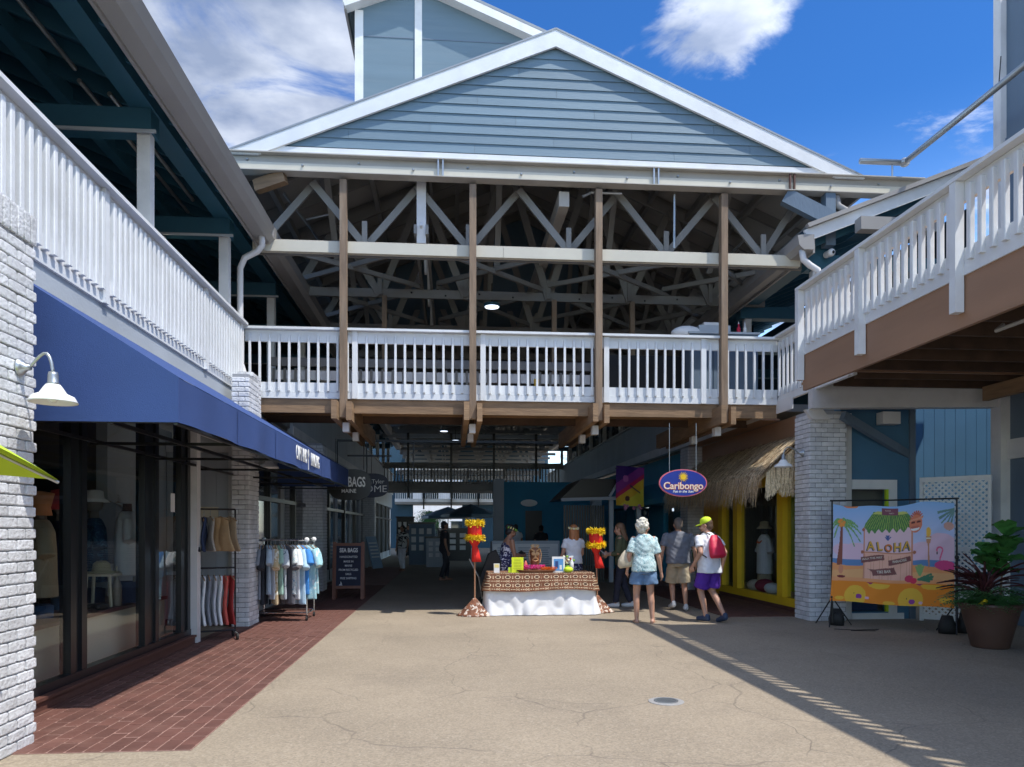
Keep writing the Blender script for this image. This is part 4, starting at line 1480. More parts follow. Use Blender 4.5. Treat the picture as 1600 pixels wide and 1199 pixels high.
# ================================================================= BLUE AWNING (left shop)
AW = thing('blue_awning', 'long royal-blue canvas awning with white CAPTAINS LANDING lettering over the shop windows', 'awning', (-2.05, 5.79, 2.31))
AL = 9.25
def aw_sheet(name, f, nu, nv):
    mb = MB()
    vs = [f(i / nu, k / nv) for k in range(nv + 1) for i in range(nu + 1)]
    mb.add(vs, [(k * (nu + 1) + i, k * (nu + 1) + i + 1, (k + 1) * (nu + 1) + i + 1, (k + 1) * (nu + 1) + i) for k in range(nv) for i in range(nu)])
    return mb.build(name, M['navy'], AW, smooth=True)


def aw_sag(u):
    return abs(math.sin(math.pi * u * 6))


vl = aw_sheet('valance', lambda u, v: (-.002 + .010 * math.sin(u * 61) * (1 - v) - .006 * math.sin(u * 23 + 1) * (1 - v), AL * u, .05 * u + .34 * v + .012 * aw_sag(u) * (1 - v)), 150, 6)
sp_ = aw_sheet('slope_panel', lambda u, v: (-1.38 * v, AL * u, (.341 + .05 * u) * (1 - v) + 1.22 * v - .03 * aw_sag(u) * math.sin(math.pi * v)), 150, 10)
for k in range(7):
    u = k / 6
    MB().box(.0085, .0115, AL * u - .008, AL * u + .008, .05 * u, .05 * u + .335).build('seam', M['navy'], AW) if 0 < k < 6 else None
MB().prism([(0, 0), (0, .342), (-1.38, 1.221), (-1.38, 0)], -.006, .006, 'y').build('end_panel', M['navy'], AW)
MB().prism([(0, .05), (0, .392), (-1.38, 1.221), (-1.38, .05)], AL - .006, AL + .006, 'y').build('end_panel', M['navy'], AW)
mb = MB()
mb.bar((-.03, .02, .0), (-.03, AL, .05), .03, .03)
mb.bar((-1.3, .02, .02), (-1.3, AL, .05), .03, .03)
mb.bar((-.5, .02, -.0), (-.5, AL, .05), .03, .03)
mb.build('frame_rail', M['black'], AW)
for k in range(7):
    y = .03 + k * 1.53
    MB().bar((-.03, y, .01), (-1.36, y, .01), .028, .028).build('frame_arm', M['black'], AW)
    MB().bar((-.03, y, .30), (-1.36, y, 1.16), .028, .028).build('frame_arm', M['black'], AW)
text("CAPTAIN'S", .265, M['shade'], AW, (.006, 4.60, .215), (R(90), 0, R(90)), spacing=1.0, sx=.58, offset=.002)
text("LANDING", .265, M['shade'], AW, (.006, 5.62, .215), (R(90), 0, R(90)), spacing=1.0, sx=.58, offset=.002)
mb = MB()   # little palm / paddle emblem between the words
mb.box(.003, .009, 5.075, 5.095, .05, .24)
mb.prism([(5.085 + .045 * math.cos(a), .28 + .065 * math.sin(a)) for a in np.linspace(0, 6.28, 12)[:-1]], .003, .009, 'x')
mb.build('emblem', M['shade'], AW)

# ================================================================= LIME UMBRELLA (mostly outside the frame)
UM = thing('lime_umbrella', 'lime-green canvas umbrella corner poking in at the left edge', 'umbrella', (-2.98, 3.30, 0))
apex = Vector((0, 0, 2.38))
tips = [Vector((.62, 1.38, 1.80)), Vector((1.38, -.62, 1.80)), Vector((-.62, -1.38, 1.80)), Vector((-1.38, .62, 1.80))]
for i in range(4):
    a, b = tips[i], tips[(i + 1) % 4]
    vs, fs = [], []
    n = 8
    for u in range(n + 1):
        for v in range(n + 1):
            e = a.lerp(b, v / n)
            sag = .06 * math.sin(math.pi * v / n) * (u / n)
            p = apex.lerp(e, u / n)
            p.z += .05 * math.sin(math.pi * u / n) + sag * .8
            p = p - (Vector((e.x, e.y, 0)).normalized() * sag)
            vs.append(p)
    for u in range(n):
        for v in range(n):
            k = u * (n + 1) + v
            fs.append((k, k + 1, k + n + 2, k + n + 1))
    MB().add(vs, fs).build('canopy_panel', M['lime'], UM, smooth=True)
    MB().tube([apex - Vector((0, 0, .03)), a - Vector((0, 0, .015))], .01, 6).build('rib', M['steel'], UM)
MB().tube([(0, 0, .06), (0, 0, 2.42)], .022, 10).build('pole', M['steel'], UM)
MB().lathe([(.25, 0), (.25, .05), (.05, .09)], n=20).build('base', M['black'], UM)

# ================================================================= PEOPLE
HAIR = {}


def hair_mat(n, c):
    if n not in HAIR:
        HAIR[n] = mat('hair_' + n, c, .6, .35, 25, .6, 60, stretch=(1, 1, .25))
    return HAIR[n]


M['eye'] = mat('eye_dark', (.03, .02, .02), .2)
M['lips'] = mat('lips', (.35, .12, .10), .5)


def ring(c, rx, ry, n=20, rz=0.0, p=2.3):
    out = []
    for k in range(n):
        a = 2 * math.pi * k / n
        ca, sa = math.cos(a), math.sin(a)
        x = rx * math.copysign(abs(ca) ** (2 / p), ca)
        y = ry * math.copysign(abs(sa) ** (2 / p), sa)
        out.append((c[0] + x * math.cos(rz) - y * math.sin(rz), c[1] + x * math.sin(rz) + y * math.cos(rz), c[2]))
    return out


def V(*a):
    return Vector(a)


def person(label, loc, rz, H=1.70, J=None, skin='skin', belly=0.0, fem=False, head_turn=0.0, head_nod=0.0, hair=None, lean=0.0, cat='person', group=None, voxel=.0085, w=1.0,
           name='person'):
    """front is local +Y.  returns root, joints, scale"""
    s = H / 1.70
    root = thing(name, label, cat, loc, rz, group)
    sw = (.165 if fem else .19) * w
    j = dict(neck=V(0, 0, 1.43), head=V(0, .015, 1.575), ls=V(-sw, 0, 1.375), rs=V(sw, 0, 1.375),
             le=V(-sw - .05, -.02, 1.09), re=V(sw + .05, -.02, 1.09), lw=V(-sw - .05, .05, .85), rw=V(sw + .05, .05, .85),
             lh=V(-.09, 0, .90), rh=V(.09, 0, .90), lk=V(-.10, .02, .49), rk=V(.10, .02, .49), la=V(-.10, -.02, .085), ra=V(.10, -.02, .085),
             lf=0.12, rf=-.12, lhd=None, rhd=None, ltoe=0, rtoe=0)
    if J:
        for k, v in J.items():
            j[k] = V(*v) if isinstance(v, tuple) else v

    def L(p):      # forward lean of everything above the hips
        p = Vector(p)
        if p.z > .9 and lean:
            h = p.z - .9
            return V(p.x, p.y * math.cos(lean) + h * math.sin(lean), .9 + h * math.cos(lean) - p.y * math.sin(lean))
        return p
    j['L'] = L
    mb = MB()
    hipw = .168 if fem else .16
    prof = [(.80, hipw * .95, .115, 0), (.90, hipw + .005, .125, -.005), (.99, hipw - .012, .115 + belly * .7, belly * .4), (1.10, (.13 if fem else .148) + belly * .5, .10 + belly, belly * .6),
            (1.22, .148 + belly * .3, .108 + belly * .6, belly * .3), (1.32, sw * .95, .105, 0), (1.39, sw * .72, .085, -.005), (1.44, .075, .065, -.01)]
    j['prof'] = prof
    mb.loft([[L(q) for q in ring((0, p[3], p[0]), p[1] * w, p[2])] for p in prof])
    mb.cap(L((0, -.012, 1.40)), L((0, .0, 1.50)), .058, .052)
    for a in 'lr':
        mb.cap(L(j[a + 's']), L(j[a + 'e']), .050 * w, .040)
        d = L(j[a + 'e'])
        wv = j[a + 'w'] if j.get('absw') else L(j[a + 'w'])
        j[a + 'W'] = wv
        j[a + 'E'] = d
        mb.cap(d, d.lerp(wv, .35), .040, .039)
        mb.cap(d.lerp(wv, .35), wv, .039, .025)
        mb.cap(j[a + 'h'], j[a + 'k'], .088 if not fem else .086, .058)
        k_, an = j[a + 'k'], j[a + 'a']
        mb.cap(k_, k_.lerp(an, .35) + V(0, -.012, 0), .054, .055)
        mb.cap(k_.lerp(an, .35) + V(0, -.012, 0), an, .053, .034)
        # foot
        ang = j[a + 'f']
        fd = V(math.sin(ang) * -1 if 0 else -math.sin(ang), math.cos(ang), 0)
        tp = j[a + 'toe']
        heel = an + V(0, 0, -.04) - fd * .035
        toe = heel + fd * .19 + V(0, 0, -.012 - tp)
        j[a + 'heel'], j[a + 'tip'] = heel, toe
        mb.cap(heel, toe, .036, .028)
        mb.cap(an, heel, .034, .034)
        # hand: palm, four fingers, thumb
        hd = (wv - d).normalized()
        hdv = j[a + 'hd']
        if hdv:
            hd = V(*hdv).normalized()
        side = V(1 if a == 'l' else -1, 0, 0)
        acr = hd.cross(side)
        if acr.length < .1:
            acr = hd.cross(V(0, 0, 1))
        acr.normalize()
        side = acr.cross(hd).normalized()
        if side.x * (1 if a == 'l' else -1) < 0:
            side = -side
        palm = wv + hd * .085
        mb.cap(wv, palm, .024, .027)
        mb.cap(wv + acr * .016 + hd * .03, palm + acr * .024, .017, .014)
        mb.cap(wv - acr * .016 + hd * .03, palm - acr * .024, .017, .014)
        for q, (o, ln) in enumerate(((.033, .062), (.011, .074), (-.011, .07), (-.032, .054))):
            b0 = palm + acr * o
            b1 = b0 + (hd + side * .3).normalized() * ln * .55
            b2 = b1 + (hd + side * .9).normalized() * ln * .5
            mb.cap(b0, b1, .0098, .009, 8)
            mb.cap(b1, b2, .009, .008, 8)
        t0 = wv + hd * .03 + acr * .026
        t1 = t0 + (acr * .8 + hd * .8 + side * .3).normalized() * .045
        mb.cap(t0, t1, .012, .011, 8)
        mb.cap(t1, t1 + (hd + side * .4).normalized() * .035, .011, .009, 8)
        j[a + 'palm'] = palm
    # head (turned and nodded about the neck)
    hc = L(j['head'])
    Mh = Matrix.Translation(hc) @ Euler((-head_nod - lean * .3, 0, head_turn)).to_matrix().to_4x4()
    j['Mh'] = Mh

    def H_(x, y, z):
        return Mh @ V(x, y, z)
    hb = MB()
    hb.ell((0, -.012, .022), (.076, .094, .098), 18, 12)
    hb.ell((0, .018, -.035), (.058, .070, .075), 16, 10)
    hb.cap((0, .082, .012), (0, .104, -.026), .010, .014, 8)
    hb.ell((0, .05, -.088), (.03, .034, .024), 10, 6)
    hb.cap((0, .078, -.062), (0, .082, -.062), .018, .016, 8)
    for sg in (-1, 1):
        hb.ell((sg * .078, -.008, -.005), (.012, .022, .033), 8, 6)
        hb.ell((sg * .045, .066, -.028), (.024, .022, .024), 8, 6)
    mb.add([Mh @ Vector(v) for v in hb.v], hb.f)
    mb.cap(L((0, -.005, 1.47)), H_(0, -.015, -.04), .050, .050)
    for i, v in enumerate(mb.v):
        mb.v[i] = tuple(Vector(v) * s)
    body = remesh('body', mb, M[skin], root, voxel, 5)
    for sg in (-1, 1):
        e = MB().ell((0, 0, 0), (.011 * s, .006 * s, .007 * s), 8, 5)
        e.build('eye', M['eye'], root, smooth=True, loc=H_(sg * .031, .088, .006) * s, rot=Mh.to_euler())
    MB().ell((0, 0, 0), (.022 * s, .006 * s, .006 * s), 8, 5).build('mouth', M['lips'], root, smooth=True, loc=H_(0, .094, -.062) * s, rot=Mh.to_euler())
    return root, j, s


def garment(name, root, j, s, m, prims, voxel=.011, smooth=4):
    """prims: list of ('t', z0, z1, extra) torso / ('c', a, b, r0, r1) cone or ('f', rings)"""
    L = j['L']
    mb = MB()
    for p in prims:
        if p[0] == 'c':
            a, b = Vector(p[1]), Vector(p[2])
            mb.tube([a, a.lerp(b, .5), b], [p[3], (p[3] + p[4]) / 2, p[4]], 16)
        elif p[0] == 'k':
            mb.cap(p[1], p[2], p[3], p[4], 14)
        elif p[0] == 'r':
            mb.loft([[L(q) for q in ring((r[0], r[1], r[2]), r[3], r[4], 24)] for r in p[1]])
    for i, v in enumerate(mb.v):
        mb.v[i] = tuple(Vector(v) * s)
    o = remesh(name, mb, m, root, voxel, smooth)
    # cloth folds
    me = o.data
    nv_ = len(me.vertices)
    co_ = np.empty(nv_ * 3, np.float32)
    no_ = np.empty(nv_ * 3, np.float32)
    me.vertices.foreach_get('co', co_)
    me.vertices.foreach_get('normal', no_)
    P_, N_ = co_.reshape(-1, 3), no_.reshape(-1, 3)
    h_ = root.location.x * 7 + root.location.y * 3
    th = np.arctan2(P_[:, 1], P_[:, 0])
    f = .0055 * np.sin(th * 5 + P_[:, 2] * 14 + h_ + 2 * np.sin(P_[:, 2] * 9 + h_)) + .0045 * np.sin(P_[:, 0] * 41 - P_[:, 2] * 33 + h_ * 2 + 1.5 * np.sin(P_[:, 1] * 30)) \
        + .003 * np.sin(P_[:, 2] * 75 + P_[:, 0] * 30 + 2 * np.sin(th * 3 + h_))
    P_ += N_ * f[:, None] * .6
    me.vertices.foreach_set('co', co_)
    return o


def tee(root, j, s, m, zhem=.84, ex=.018, slen=.62, loose=.03, fem=False, name='shirt', w=1.0, neck=1.455, voxel=.011, sr=.064):
    pr = j['prof']
    rings = [(0, pr[1][3], zhem, pr[1][1] * w + loose, pr[1][2] + loose), (0, pr[2][3], .99, pr[2][1] * w + ex + loose * .6, pr[2][2] + ex + loose * .5)]
    for q in pr[3:6]:
        rings.append((0, q[3], q[0], q[1] * w + ex + loose * .4, q[2] + ex))
    rings += [(0, -.005, 1.40, pr[6][1] * w + ex + .01, pr[6][2] + ex), (0, -.01, neck, .078, .068)]
    L = j['L']
    P = [('r', rings)]
    for a in 'lr':
        S, E = L(j[a + 's']), j[a + 'E']
        tip = S.lerp(E, slen)
        P.append(('c', S, tip, .060 * w, sr + .006))
        P.append(('k', S + V(0, 0, -.01), S.lerp(E, .1), .056 * w, .058))
    return garment(name, root, j, s, m, P, voxel)


def shorts(root, j, s, m, ztop=.98, flare=.115, length=.62, name='shorts'):
    P = [('r', [(0, 0, .80, .178, .135), (0, 0, .90, .180, .142), (0, 0, ztop, .165, .135)])]
    for a in 'lr':
        h, k = j[a + 'h'], j[a + 'k']
        P.append(('c', h + V(0, 0, -.02), h.lerp(k, length + .25), .105, flare))
    return garment(name, root, j, s, m, P)


def shoe(root, j, s, m, name='shoe'):
    for a in 'lr':
        he, ti = j[a + 'heel'], j[a + 'tip']
        mb = MB()
        mb.cap(he, ti, .048, .040)
        mb.cap(he + V(0, 0, .04), he, .042, .046)
        d = (ti - he).normalized()
        mb.cap(he.lerp(ti, .3) + V(0, 0, .02), ti, .04, .034)
        for i, v in enumerate(mb.v):
            v = Vector(v)
            mb.v[i] = (v.x * s, v.y * s, max(v.z, min(he.z, ti.z) - .034) * s)
        remesh(name, mb, m, root, .009, 3)


def hairdo(root, j, s, m, kind, name='hair'):
    mb = MB()
    if kind == 'short':
        mb.ell((0, -.028, .035), (.084, .096, .10), 18, 12)
        mb.ell((0, -.05, -.02), (.074, .07, .08), 14, 10)
    elif kind == 'curly':
        rr_ = random.Random(2)
        mb.ell((0, -.03, .04), (.095, .105, .105), 18, 12)
        mb.ell((0, -.055, -.03), (.085, .07, .085), 14, 10)
        for i in range(60):
            a, b = rr_.uniform(0, 6.28), rr_.uniform(-.6, 1.5)
            if math.sin(a) > .45 and b < .6:
                continue
            c = V(math.cos(a) * math.cos(b) * .095, math.sin(a) * math.cos(b) * .105 - .03, math.sin(b) * .105 + .035)
            mb.ell(c, (.026, .026, .024), 8, 6)
    elif kind == 'long':
        mb.ell((0, -.028, .035), (.088, .10, .10), 18, 12)
        mb.loft([ring((0, -.05, .02), .088, .066), ring((0, -.06, -.08), .098, .055), ring((0, -.07, -.17), .105, .045), ring((0, -.065, -.25), .07, .03)])
        q_ = random.Random(5)
        for i in range(22):
            a = q_.uniform(math.pi, 2 * math.pi)
            x, y = math.cos(a) * .088, math.sin(a) * .055 - .05
            mb.cap((x, y, .0), (x * 1.12, y * 1.1 - .01, -.14 - q_.random() * .13), .020, .011, 7)
    elif kind == 'bun':
        mb.ell((0, -.03, .035), (.088, .10, .10), 18, 12)
        mb.ell((0, -.11, .05), (.06, .06, .06), 12, 8)
        mb.ell((0, -.06, -.04), (.08, .06, .07), 12, 8)
    elif kind == 'balding':
        mb.ell((0, -.022, .028), (.079, .092, .094), 18, 12)
    for i, v in enumerate(mb.v):
        v = Vector(v)
        # keep the face clear
        if v.y > .045 and v.z < .055 and kind != 'balding':
            v.y = .045
        mb.v[i] = tuple((j['Mh'] @ v) * s)
    return remesh(name, mb, m, root, .009, 2)


def put(ob, j, s):
    ob.matrix_local = Matrix.Diagonal((s, s, s, 1)) @ j['Mh']
    return ob


fl = lambda *a, **k: pattern_mat(*a, **k)
M['aquafloral'] = fl('aqua_leaf_print', (.50, .66, .66), (.12, .30, .34), 26, .44, spots2=(.70, .78, .76))
M['denim'] = mat('light_denim', (.13, .22, .36), .85, .15, 20, .3, 120)
M['greytee'] = mat('grey_jersey', (.18, .19, .22), .9, .06, 10, .2, 90)
M['khaki'] = mat('khaki_cotton', (.46, .38, .26), .85, .10, 8, .3, 50)
M['whitetee'] = mat('white_jersey', (.74, .75, .79), .9, .04, 10, .2, 60)
M['purple'] = mat('purple_shorts', (.085, .018, .30), .8, .08, 8)
M['olive'] = mat('olive_jersey', (.075, .085, .045), .9, .1, 10)
M['darktrouser'] = mat('dark_trousers', (.016, .018, .035), .85, .1, 10)
M['navyfloral'] = fl('navy_floral_print', (.02, .02, .07), (.62, .60, .66), 16, .46)
M['blackleather'] = mat('black_leather', (.02, .02, .022), .4)
M['whiteshoe'] = mat('white_shoe', (.62, .62, .62), .6, .05, 10)
M['blueshoe'] = mat('navy_shoe', (.03, .05, .10), .6, .1, 10)
M['red_bag'] = mat('red_nylon', (.62, .015, .06), .5, .1, 12, .4, 40)
M['lemoncap'] = mat('neon_cap', (.60, .80, .03), .7, .05, 10)
M['tote'] = mat('cream_quilted_bag', (.55, .47, .34), .7, .12, 20, .5, 45)

# 1 white-haired woman, back to camera
r1, j1, s1 = person('white-haired woman seen from behind in aqua leaf-print blouse and denim skort', (3.10, 11.78, 0), R(-6), 1.67,
                    dict(le=(-.24, -.03, 1.10), lw=(-.26, .06, .88), re=(.235, -.02, 1.08), rw=(.29, .04, .83), lk=(-.115, .03, .48), la=(-.12, -.02, .06), rk=(.115, .02, .48), ra=(.135, -.05, .06), lf=.1, rf=-.3),
                    fem=True, head_turn=R(-50), belly=.02)
tee(r1, j1, s1, M['aquafloral'], zhem=.84, slen=.80, loose=.035, fem=True, name='blouse')
shorts(r1, j1, s1, M['denim'], length=.38, flare=.138, name='skort')
hairdo(r1, j1, s1, hair_mat('white', (.66, .62, .52)), 'curly')
for a in 'lr':
    he, ti = j1[a + 'heel'], j1[a + 'tip']
    MB().bar(he * s1 + V(0, -.03, -.038), ti * s1 + V(0, .03, -.030), .085, .016).build('sandal', M['blackleather'] if a == 'r' else M['copper'], r1)
bg1 = tag(bpy.data.objects.new('shoulder_bag', None), 'cream quilted shoulder bag hanging at the white-haired woman\'s left side', 'bag')
COL.objects.link(bg1)
bg1.location = (2.82, 11.84, 1.03)
bg1.scale = (.82, .82, .82)
b_ = MB()
b_.loft([ring((0, 0, -.17), .15, .05), ring((0, 0, -.12), .185, .085), ring((.0, 0, .0), .16, .08), ring((.03, 0, .11), .10, .05), ring((.05, 0, .17), .05, .03)])
b_.build('pouch', M['tote'], bg1, smooth=True, rot=(0, R(-8), R(10)))
MB().tube([(.02, .05, .14), (.08, .06, .28), (.13, .03, .36)], .012).build('strap', M['tote'], bg1)
# 2 heavy man in grey
r2, j2, s2 = person('heavyset man in grey T-shirt and khaki shorts walking away', (4.22, 13.55, 0), R(-4), 1.72,
                    dict(le=(-.30, -.03, 1.10), lw=(-.31, .05, .86), re=(.30, -.03, 1.10), rw=(.34, .07, .86), lk=(-.09, .12, .52), la=(-.09, .02, .14), rk=(.11, .0, .50), ra=(.12, -.08, .09), ltoe=.03),
                    belly=.055, w=1.16, head_nod=R(6))
tee(r2, j2, s2, M['greytee'], zhem=.86, slen=.72, loose=.04, w=1.16, sr=.07)
shorts(r2, j2, s2, M['khaki'], length=.74, flare=.128)
hairdo(r2, j2, s2, hair_mat('grey', (.16, .13, .11)), 'short')
shoe(r2, j2, s2, M['whiteshoe'])
# 3 man in cap, white tee, purple shorts
r3, j3, s3 = person('man in neon yellow cap, white T-shirt and purple shorts striding past', (4.20, 11.80, 0), R(22), 1.70,
                    dict(le=(-.25, -.10, 1.12), lw=(-.26, .10, .93), re=(.24, -.12, 1.12), rw=(.25, -.02, .90), lk=(-.09, .12, .50), la=(-.10, -.02, .10), rk=(.10, .06, .50), ra=(.10, -.22, .13), rtoe=.05),
                    lean=R(7), head_turn=R(38), head_nod=R(10))
tee(r3, j3, s3, M['whitetee'], zhem=.80, slen=.66, loose=.045)
shorts(r3, j3, s3, M['purple'], length=.60, flare=.13)
hairdo(r3, j3, s3, hair_mat('brown', (.10, .06, .035)), 'short')
shoe(r3, j3, s3, M['blueshoe'])
cp = bpy.data.objects.new('cap', None)
COL.objects.link(cp)
cp.parent = r3
put(cp, j3, s3)
mb = MB()
mb.lathe([(.090, .035), (.094, .06), (.088, .10), (.065, .128), (.03, .142), (.008, .146)], (0, -.015, 0), 20)
mb.build('crown', M['lemoncap'], cp, smooth=True).scale = (.94, 1.06, 1)
MB().loft([[(math.cos(a) * .075, .045 + math.sin(a) * r_, z) for a in np.linspace(0, math.pi, 12)] for r_, z in ((.03, .048), (.125, .030), (.125, .024), (.03, .040))]).build('brim', M['lemoncap'], cp)
bp_ = MB()
bp_.loft([ring((0, -.19, 1.02), .12, .055), ring((0, -.215, 1.06), .15, .09), ring((0, -.205, 1.18), .145, .085), ring((0, -.18, 1.32), .11, .055), ring((0, -.155, 1.40), .05, .03)])
bpo = thing('red_backpack', 'red drawstring backpack on the back of the man in the neon cap', 'backpack', (4.20, 11.80, 0), R(22))
for i, v in enumerate(bp_.v):
    bp_.v[i] = tuple(j3['L'](Vector(v)) * s3)
remesh('sack', bp_, M['red_bag'], bpo, .012, 3)
for sg in (-1, 1):
    MB().tube([j3['L'](V(*p)) * s3 for p in ((sg * .06, -.14, 1.41), (sg * .12, -.04, 1.465), (sg * .15, .07, 1.40), (sg * .185, .10, 1.28), (sg * .195, .02, 1.14), (sg * .15, -.12, 1.04))], .010).build('strap', M['black'], bpo)
# 4 olive top woman
r4, j4, s4 = person('brown-haired woman in olive top and dark trousers reading a leaflet', (3.30, 14.15, 0), R(72), 1.63,
                    dict(le=(-.19, .06, 1.10), lw=(-.13, .26, 1.08), re=(.19, .06, 1.10), rw=(.10, .27, 1.10), lk=(-.09, .08, .50), la=(-.09, .12, .085), rk=(.09, .0, .49), ra=(.09, -.16, .085)),
                    fem=True, head_nod=R(12), lean=R(4))
tee(r4, j4, s4, M['olive'], zhem=.86, slen=1.0, loose=.02, fem=True, name='top')
garment('trousers', r4, j4, s4, M['darktrouser'], [('r', [(0, 0, .80, .172, .13), (0, 0, .98, .158, .12)])] + [('c', j4[a + 'h'], j4[a + 'k'], .098, .072) for a in 'lr'] + [('c', j4[a + 'k'] + V(0, 0, .03), j4[a + 'a'] + V(0, 0, .02), .072, .062) for a in 'lr'])
garment('sleeve', r4, j4, s4, M['olive'], [('c', j4['lE'], j4['lE'].lerp(j4['lW'], .6), .052, .046), ('c', j4['rE'], j4['rE'].lerp(j4['rW'], .6), .052, .046)])
hairdo(r4, j4, s4, hair_mat('brown2', (.16, .085, .045)), 'long')
shoe(r4, j4, s4, M['whiteshoe'])
pa = tag(MB().box(-.09, .09, -.13, .13, -.002, .002).build('leaflet', M['shade'], None, loc=(2.93, 14.24, 1.07), rot=(R(15), R(38), R(8))), 'white leaflet held by the woman in the olive top', 'leaflet')
# 5 black-haired seller
r5, j5, s5 = person('black-haired woman in navy floral dress looking down behind the stall table', (1.0, 13.98, 0), R(-72), 1.60,
                    dict(le=(-.19, .10, 1.12), lw=(-.08, .30, 1.16), re=(.20, .10, 1.10), rw=(.09, .31, 1.15)), skin='skin2', fem=True, head_nod=R(24), lean=R(12), belly=.03)
garment('dress', r5, j5, s5, M['navyfloral'], [('r', [(0, 0, .50, .235, .20), (0, 0, .72, .215, .18), (0, 0, .92, .195, .16), (0, .02, 1.10, .160, .145), (0, .01, 1.26, .165, .138), (0, .01, 1.33, .14, .115)]),
                                               ('k', j5['L'](V(-.09, -.02, 1.40)), j5['L'](V(-.10, .07, 1.33)), .022, .03), ('k', j5['L'](V(.09, -.02, 1.40)), j5['L'](V(.10, .07, 1.33)), .022, .03)])
hairdo(r5, j5, s5, hair_mat('black', (.012, .010, .010)), 'bun')
tag(MB().box(-.035, .035, -.075, .075, -.005, .005).build('phone', M['black'], None, loc=(1.34, 14.07, 1.06), rot=(R(20), R(-35), R(15))), 'dark phone in the black-haired woman\'s hands', 'phone')
# 6 strawberry-blonde seller
r6, j6, s6 = person('auburn-haired woman in white T-shirt with her back turned behind the table', (2.34, 14.12, 0), R(10), 1.60,
                    dict(le=(-.22, .03, 1.10), lw=(-.26, .12, .90), re=(.21, .06, 1.10), rw=(.16, .22, 1.0)), fem=True)
tee(r6, j6, s6, M['whitetee'], zhem=.90, slen=.55, loose=.02, fem=True)
garment('skirt', r6, j6, s6, M['navyfloral'], [('r', [(0, 0, .45, .22, .19), (0, 0, .8, .19, .16), (0, 0, 1.0, .155, .13)])])
hairdo(r6, j6, s6, hair_mat('auburn', (.36, .14, .05)), 'long')


def wreath(root, j, s, cols, seed):
    w = bpy.data.objects.new('flower_crown', None)
    COL.objects.link(w)
    w.parent = root
    put(w, j, s)
    rr_ = random.Random(seed)
    for i in range(13):
        a = 2 * math.pi * i / 13
        c = (math.cos(a) * .090, math.sin(a) * .102 - .025, .050 + .012 * math.sin(a))
        mb = MB()
        for k in range(5):
            b = 2 * math.pi * k / 5
            mb.ell((c[0] + .014 * math.cos(b), c[1] + .010 * math.sin(a), c[2] + .014 * math.sin(b)), (.013, .013, .012), 6, 4)
        mb.build('flower', cols[i % len(cols)], w, smooth=True)


M['petal_y'] = mat('pale_yellow_petal', (.80, .66, .25), .7)
M['petal_g'] = mat('leaf_green_petal', (.22, .42, .05), .7)
M['petal_w'] = mat('cream_petal', (.78, .74, .55), .7)
wreath(r6, j6, s6, [M['petal_y'], M['petal_w']], 1)
wreath(r5, j5, s5, [M['petal_y'], M['petal_g'], M['petal_g']], 2)

# people deep in the shade
M['far_dark'] = mat('dark_clothes', (.03, .03, .035), .9)
M['far_mid'] = mat('muted_clothes', (.12, .12, .14), .9)
M['far_print'] = pattern_mat('black_white_print', (.55, .55, .52), (.02, .02, .02), 8, .5)
for i, (lb, x, y, rz, top, bot, hk, H) in enumerate((
        ('woman in black and white print top walking deep in the arcade', -1.75, 27.0, 150, 'far_print', 'whitetee', 'long', 1.66),
        ('dark-clothed person reaching out beside the left torch, far back', -.20, 22.0, -80, 'far_dark', 'far_dark', 'short', 1.75),
        ('distant pedestrian in muted clothes on the left side of the arcade', -2.3, 40.0, 175, 'far_mid', 'far_dark', 'short', 1.74),
        ('shopper in white shirt standing at the food counter', 2.3, 26.5, 20, 'whitetee', 'far_dark', 'short', 1.70),
        ('shopper with dark top leaning at the food counter', 3.1, 25.5, -30, 'far_dark', 'far_dark', 'bun', 1.66))):
    rf, jf, sf = person(lb, (x, y, 0), R(rz), H, dict(lk=(-.10, .10, .50), la=(-.10, .08, .085), ra=(.1, -.12, .085)), skin='skin2', voxel=.016)
    tee(rf, jf, sf, M[top], voxel=.02)
    garment('trousers', rf, jf, sf, M[bot], [('r', [(0, 0, .80, .172, .13), (0, 0, .98, .158, .12)])] + [('c', jf[a + 'h'], jf[a + 'k'], .098, .072) for a in 'lr'] + [('c', jf[a + 'k'] + V(0, 0, .03), jf[a + 'a'] + V(0, 0, .02), .072, .062) for a in 'lr'], .02)
    hairdo(rf, jf, sf, hair_mat('black', (.012, .010, .010)), hk)

# ================================================================= MARKET TABLE
def tapa():
    """brown bark-cloth print: rows of dots, crosses and rings"""
    W_, H_ = 420, 150
    im = np.zeros((H_, W_, 3))
    im[:] = (.17, .055, .018)
    rs = np.random.RandomState(3)
    yy, xx = np.mgrid[0:H_, 0:W_]
    n = rs.rand(H_ // 3 + 1, W_ // 3 + 1).repeat(3, 0).repeat(3, 1)[:H_, :W_]
    im *= (.75 + .5 * n)[..., None]
    cr = np.array((.72, .58, .38))
    bk = np.array((.03, .012, .006))
    for r in range(5):
        y0 = r * 30 + 12
        for c in range(11):
            x0 = c * 42 + (r % 2) * 21
            d = np.hypot(xx - x0, (yy - y0))
            if r % 2 == 0:
                im[(abs(yy - y0) < 3) & (abs((xx - x0) % 9 - 4) < 2.2) & (abs(xx - x0) < 14)] = cr
                im[(abs(abs(xx - x0 - 21) - abs(yy - y0)) < 1.8) & (abs(xx - x0 - 21) < 8)] = cr
            else:
                im[(d < 12) & (d > 9)] = cr
                im[(d < 9)] = (.10, .03, .012)
                im[(abs(xx - x0) < 2) & (d < 8)] = bk
                im[(abs(xx - x0 - 21) < 2.2) & ((yy - y0) % 8 < 4) & (abs(yy - y0) < 12)] = cr
        im[(abs(yy - y0 - 15) < 1)] = bk
    return im


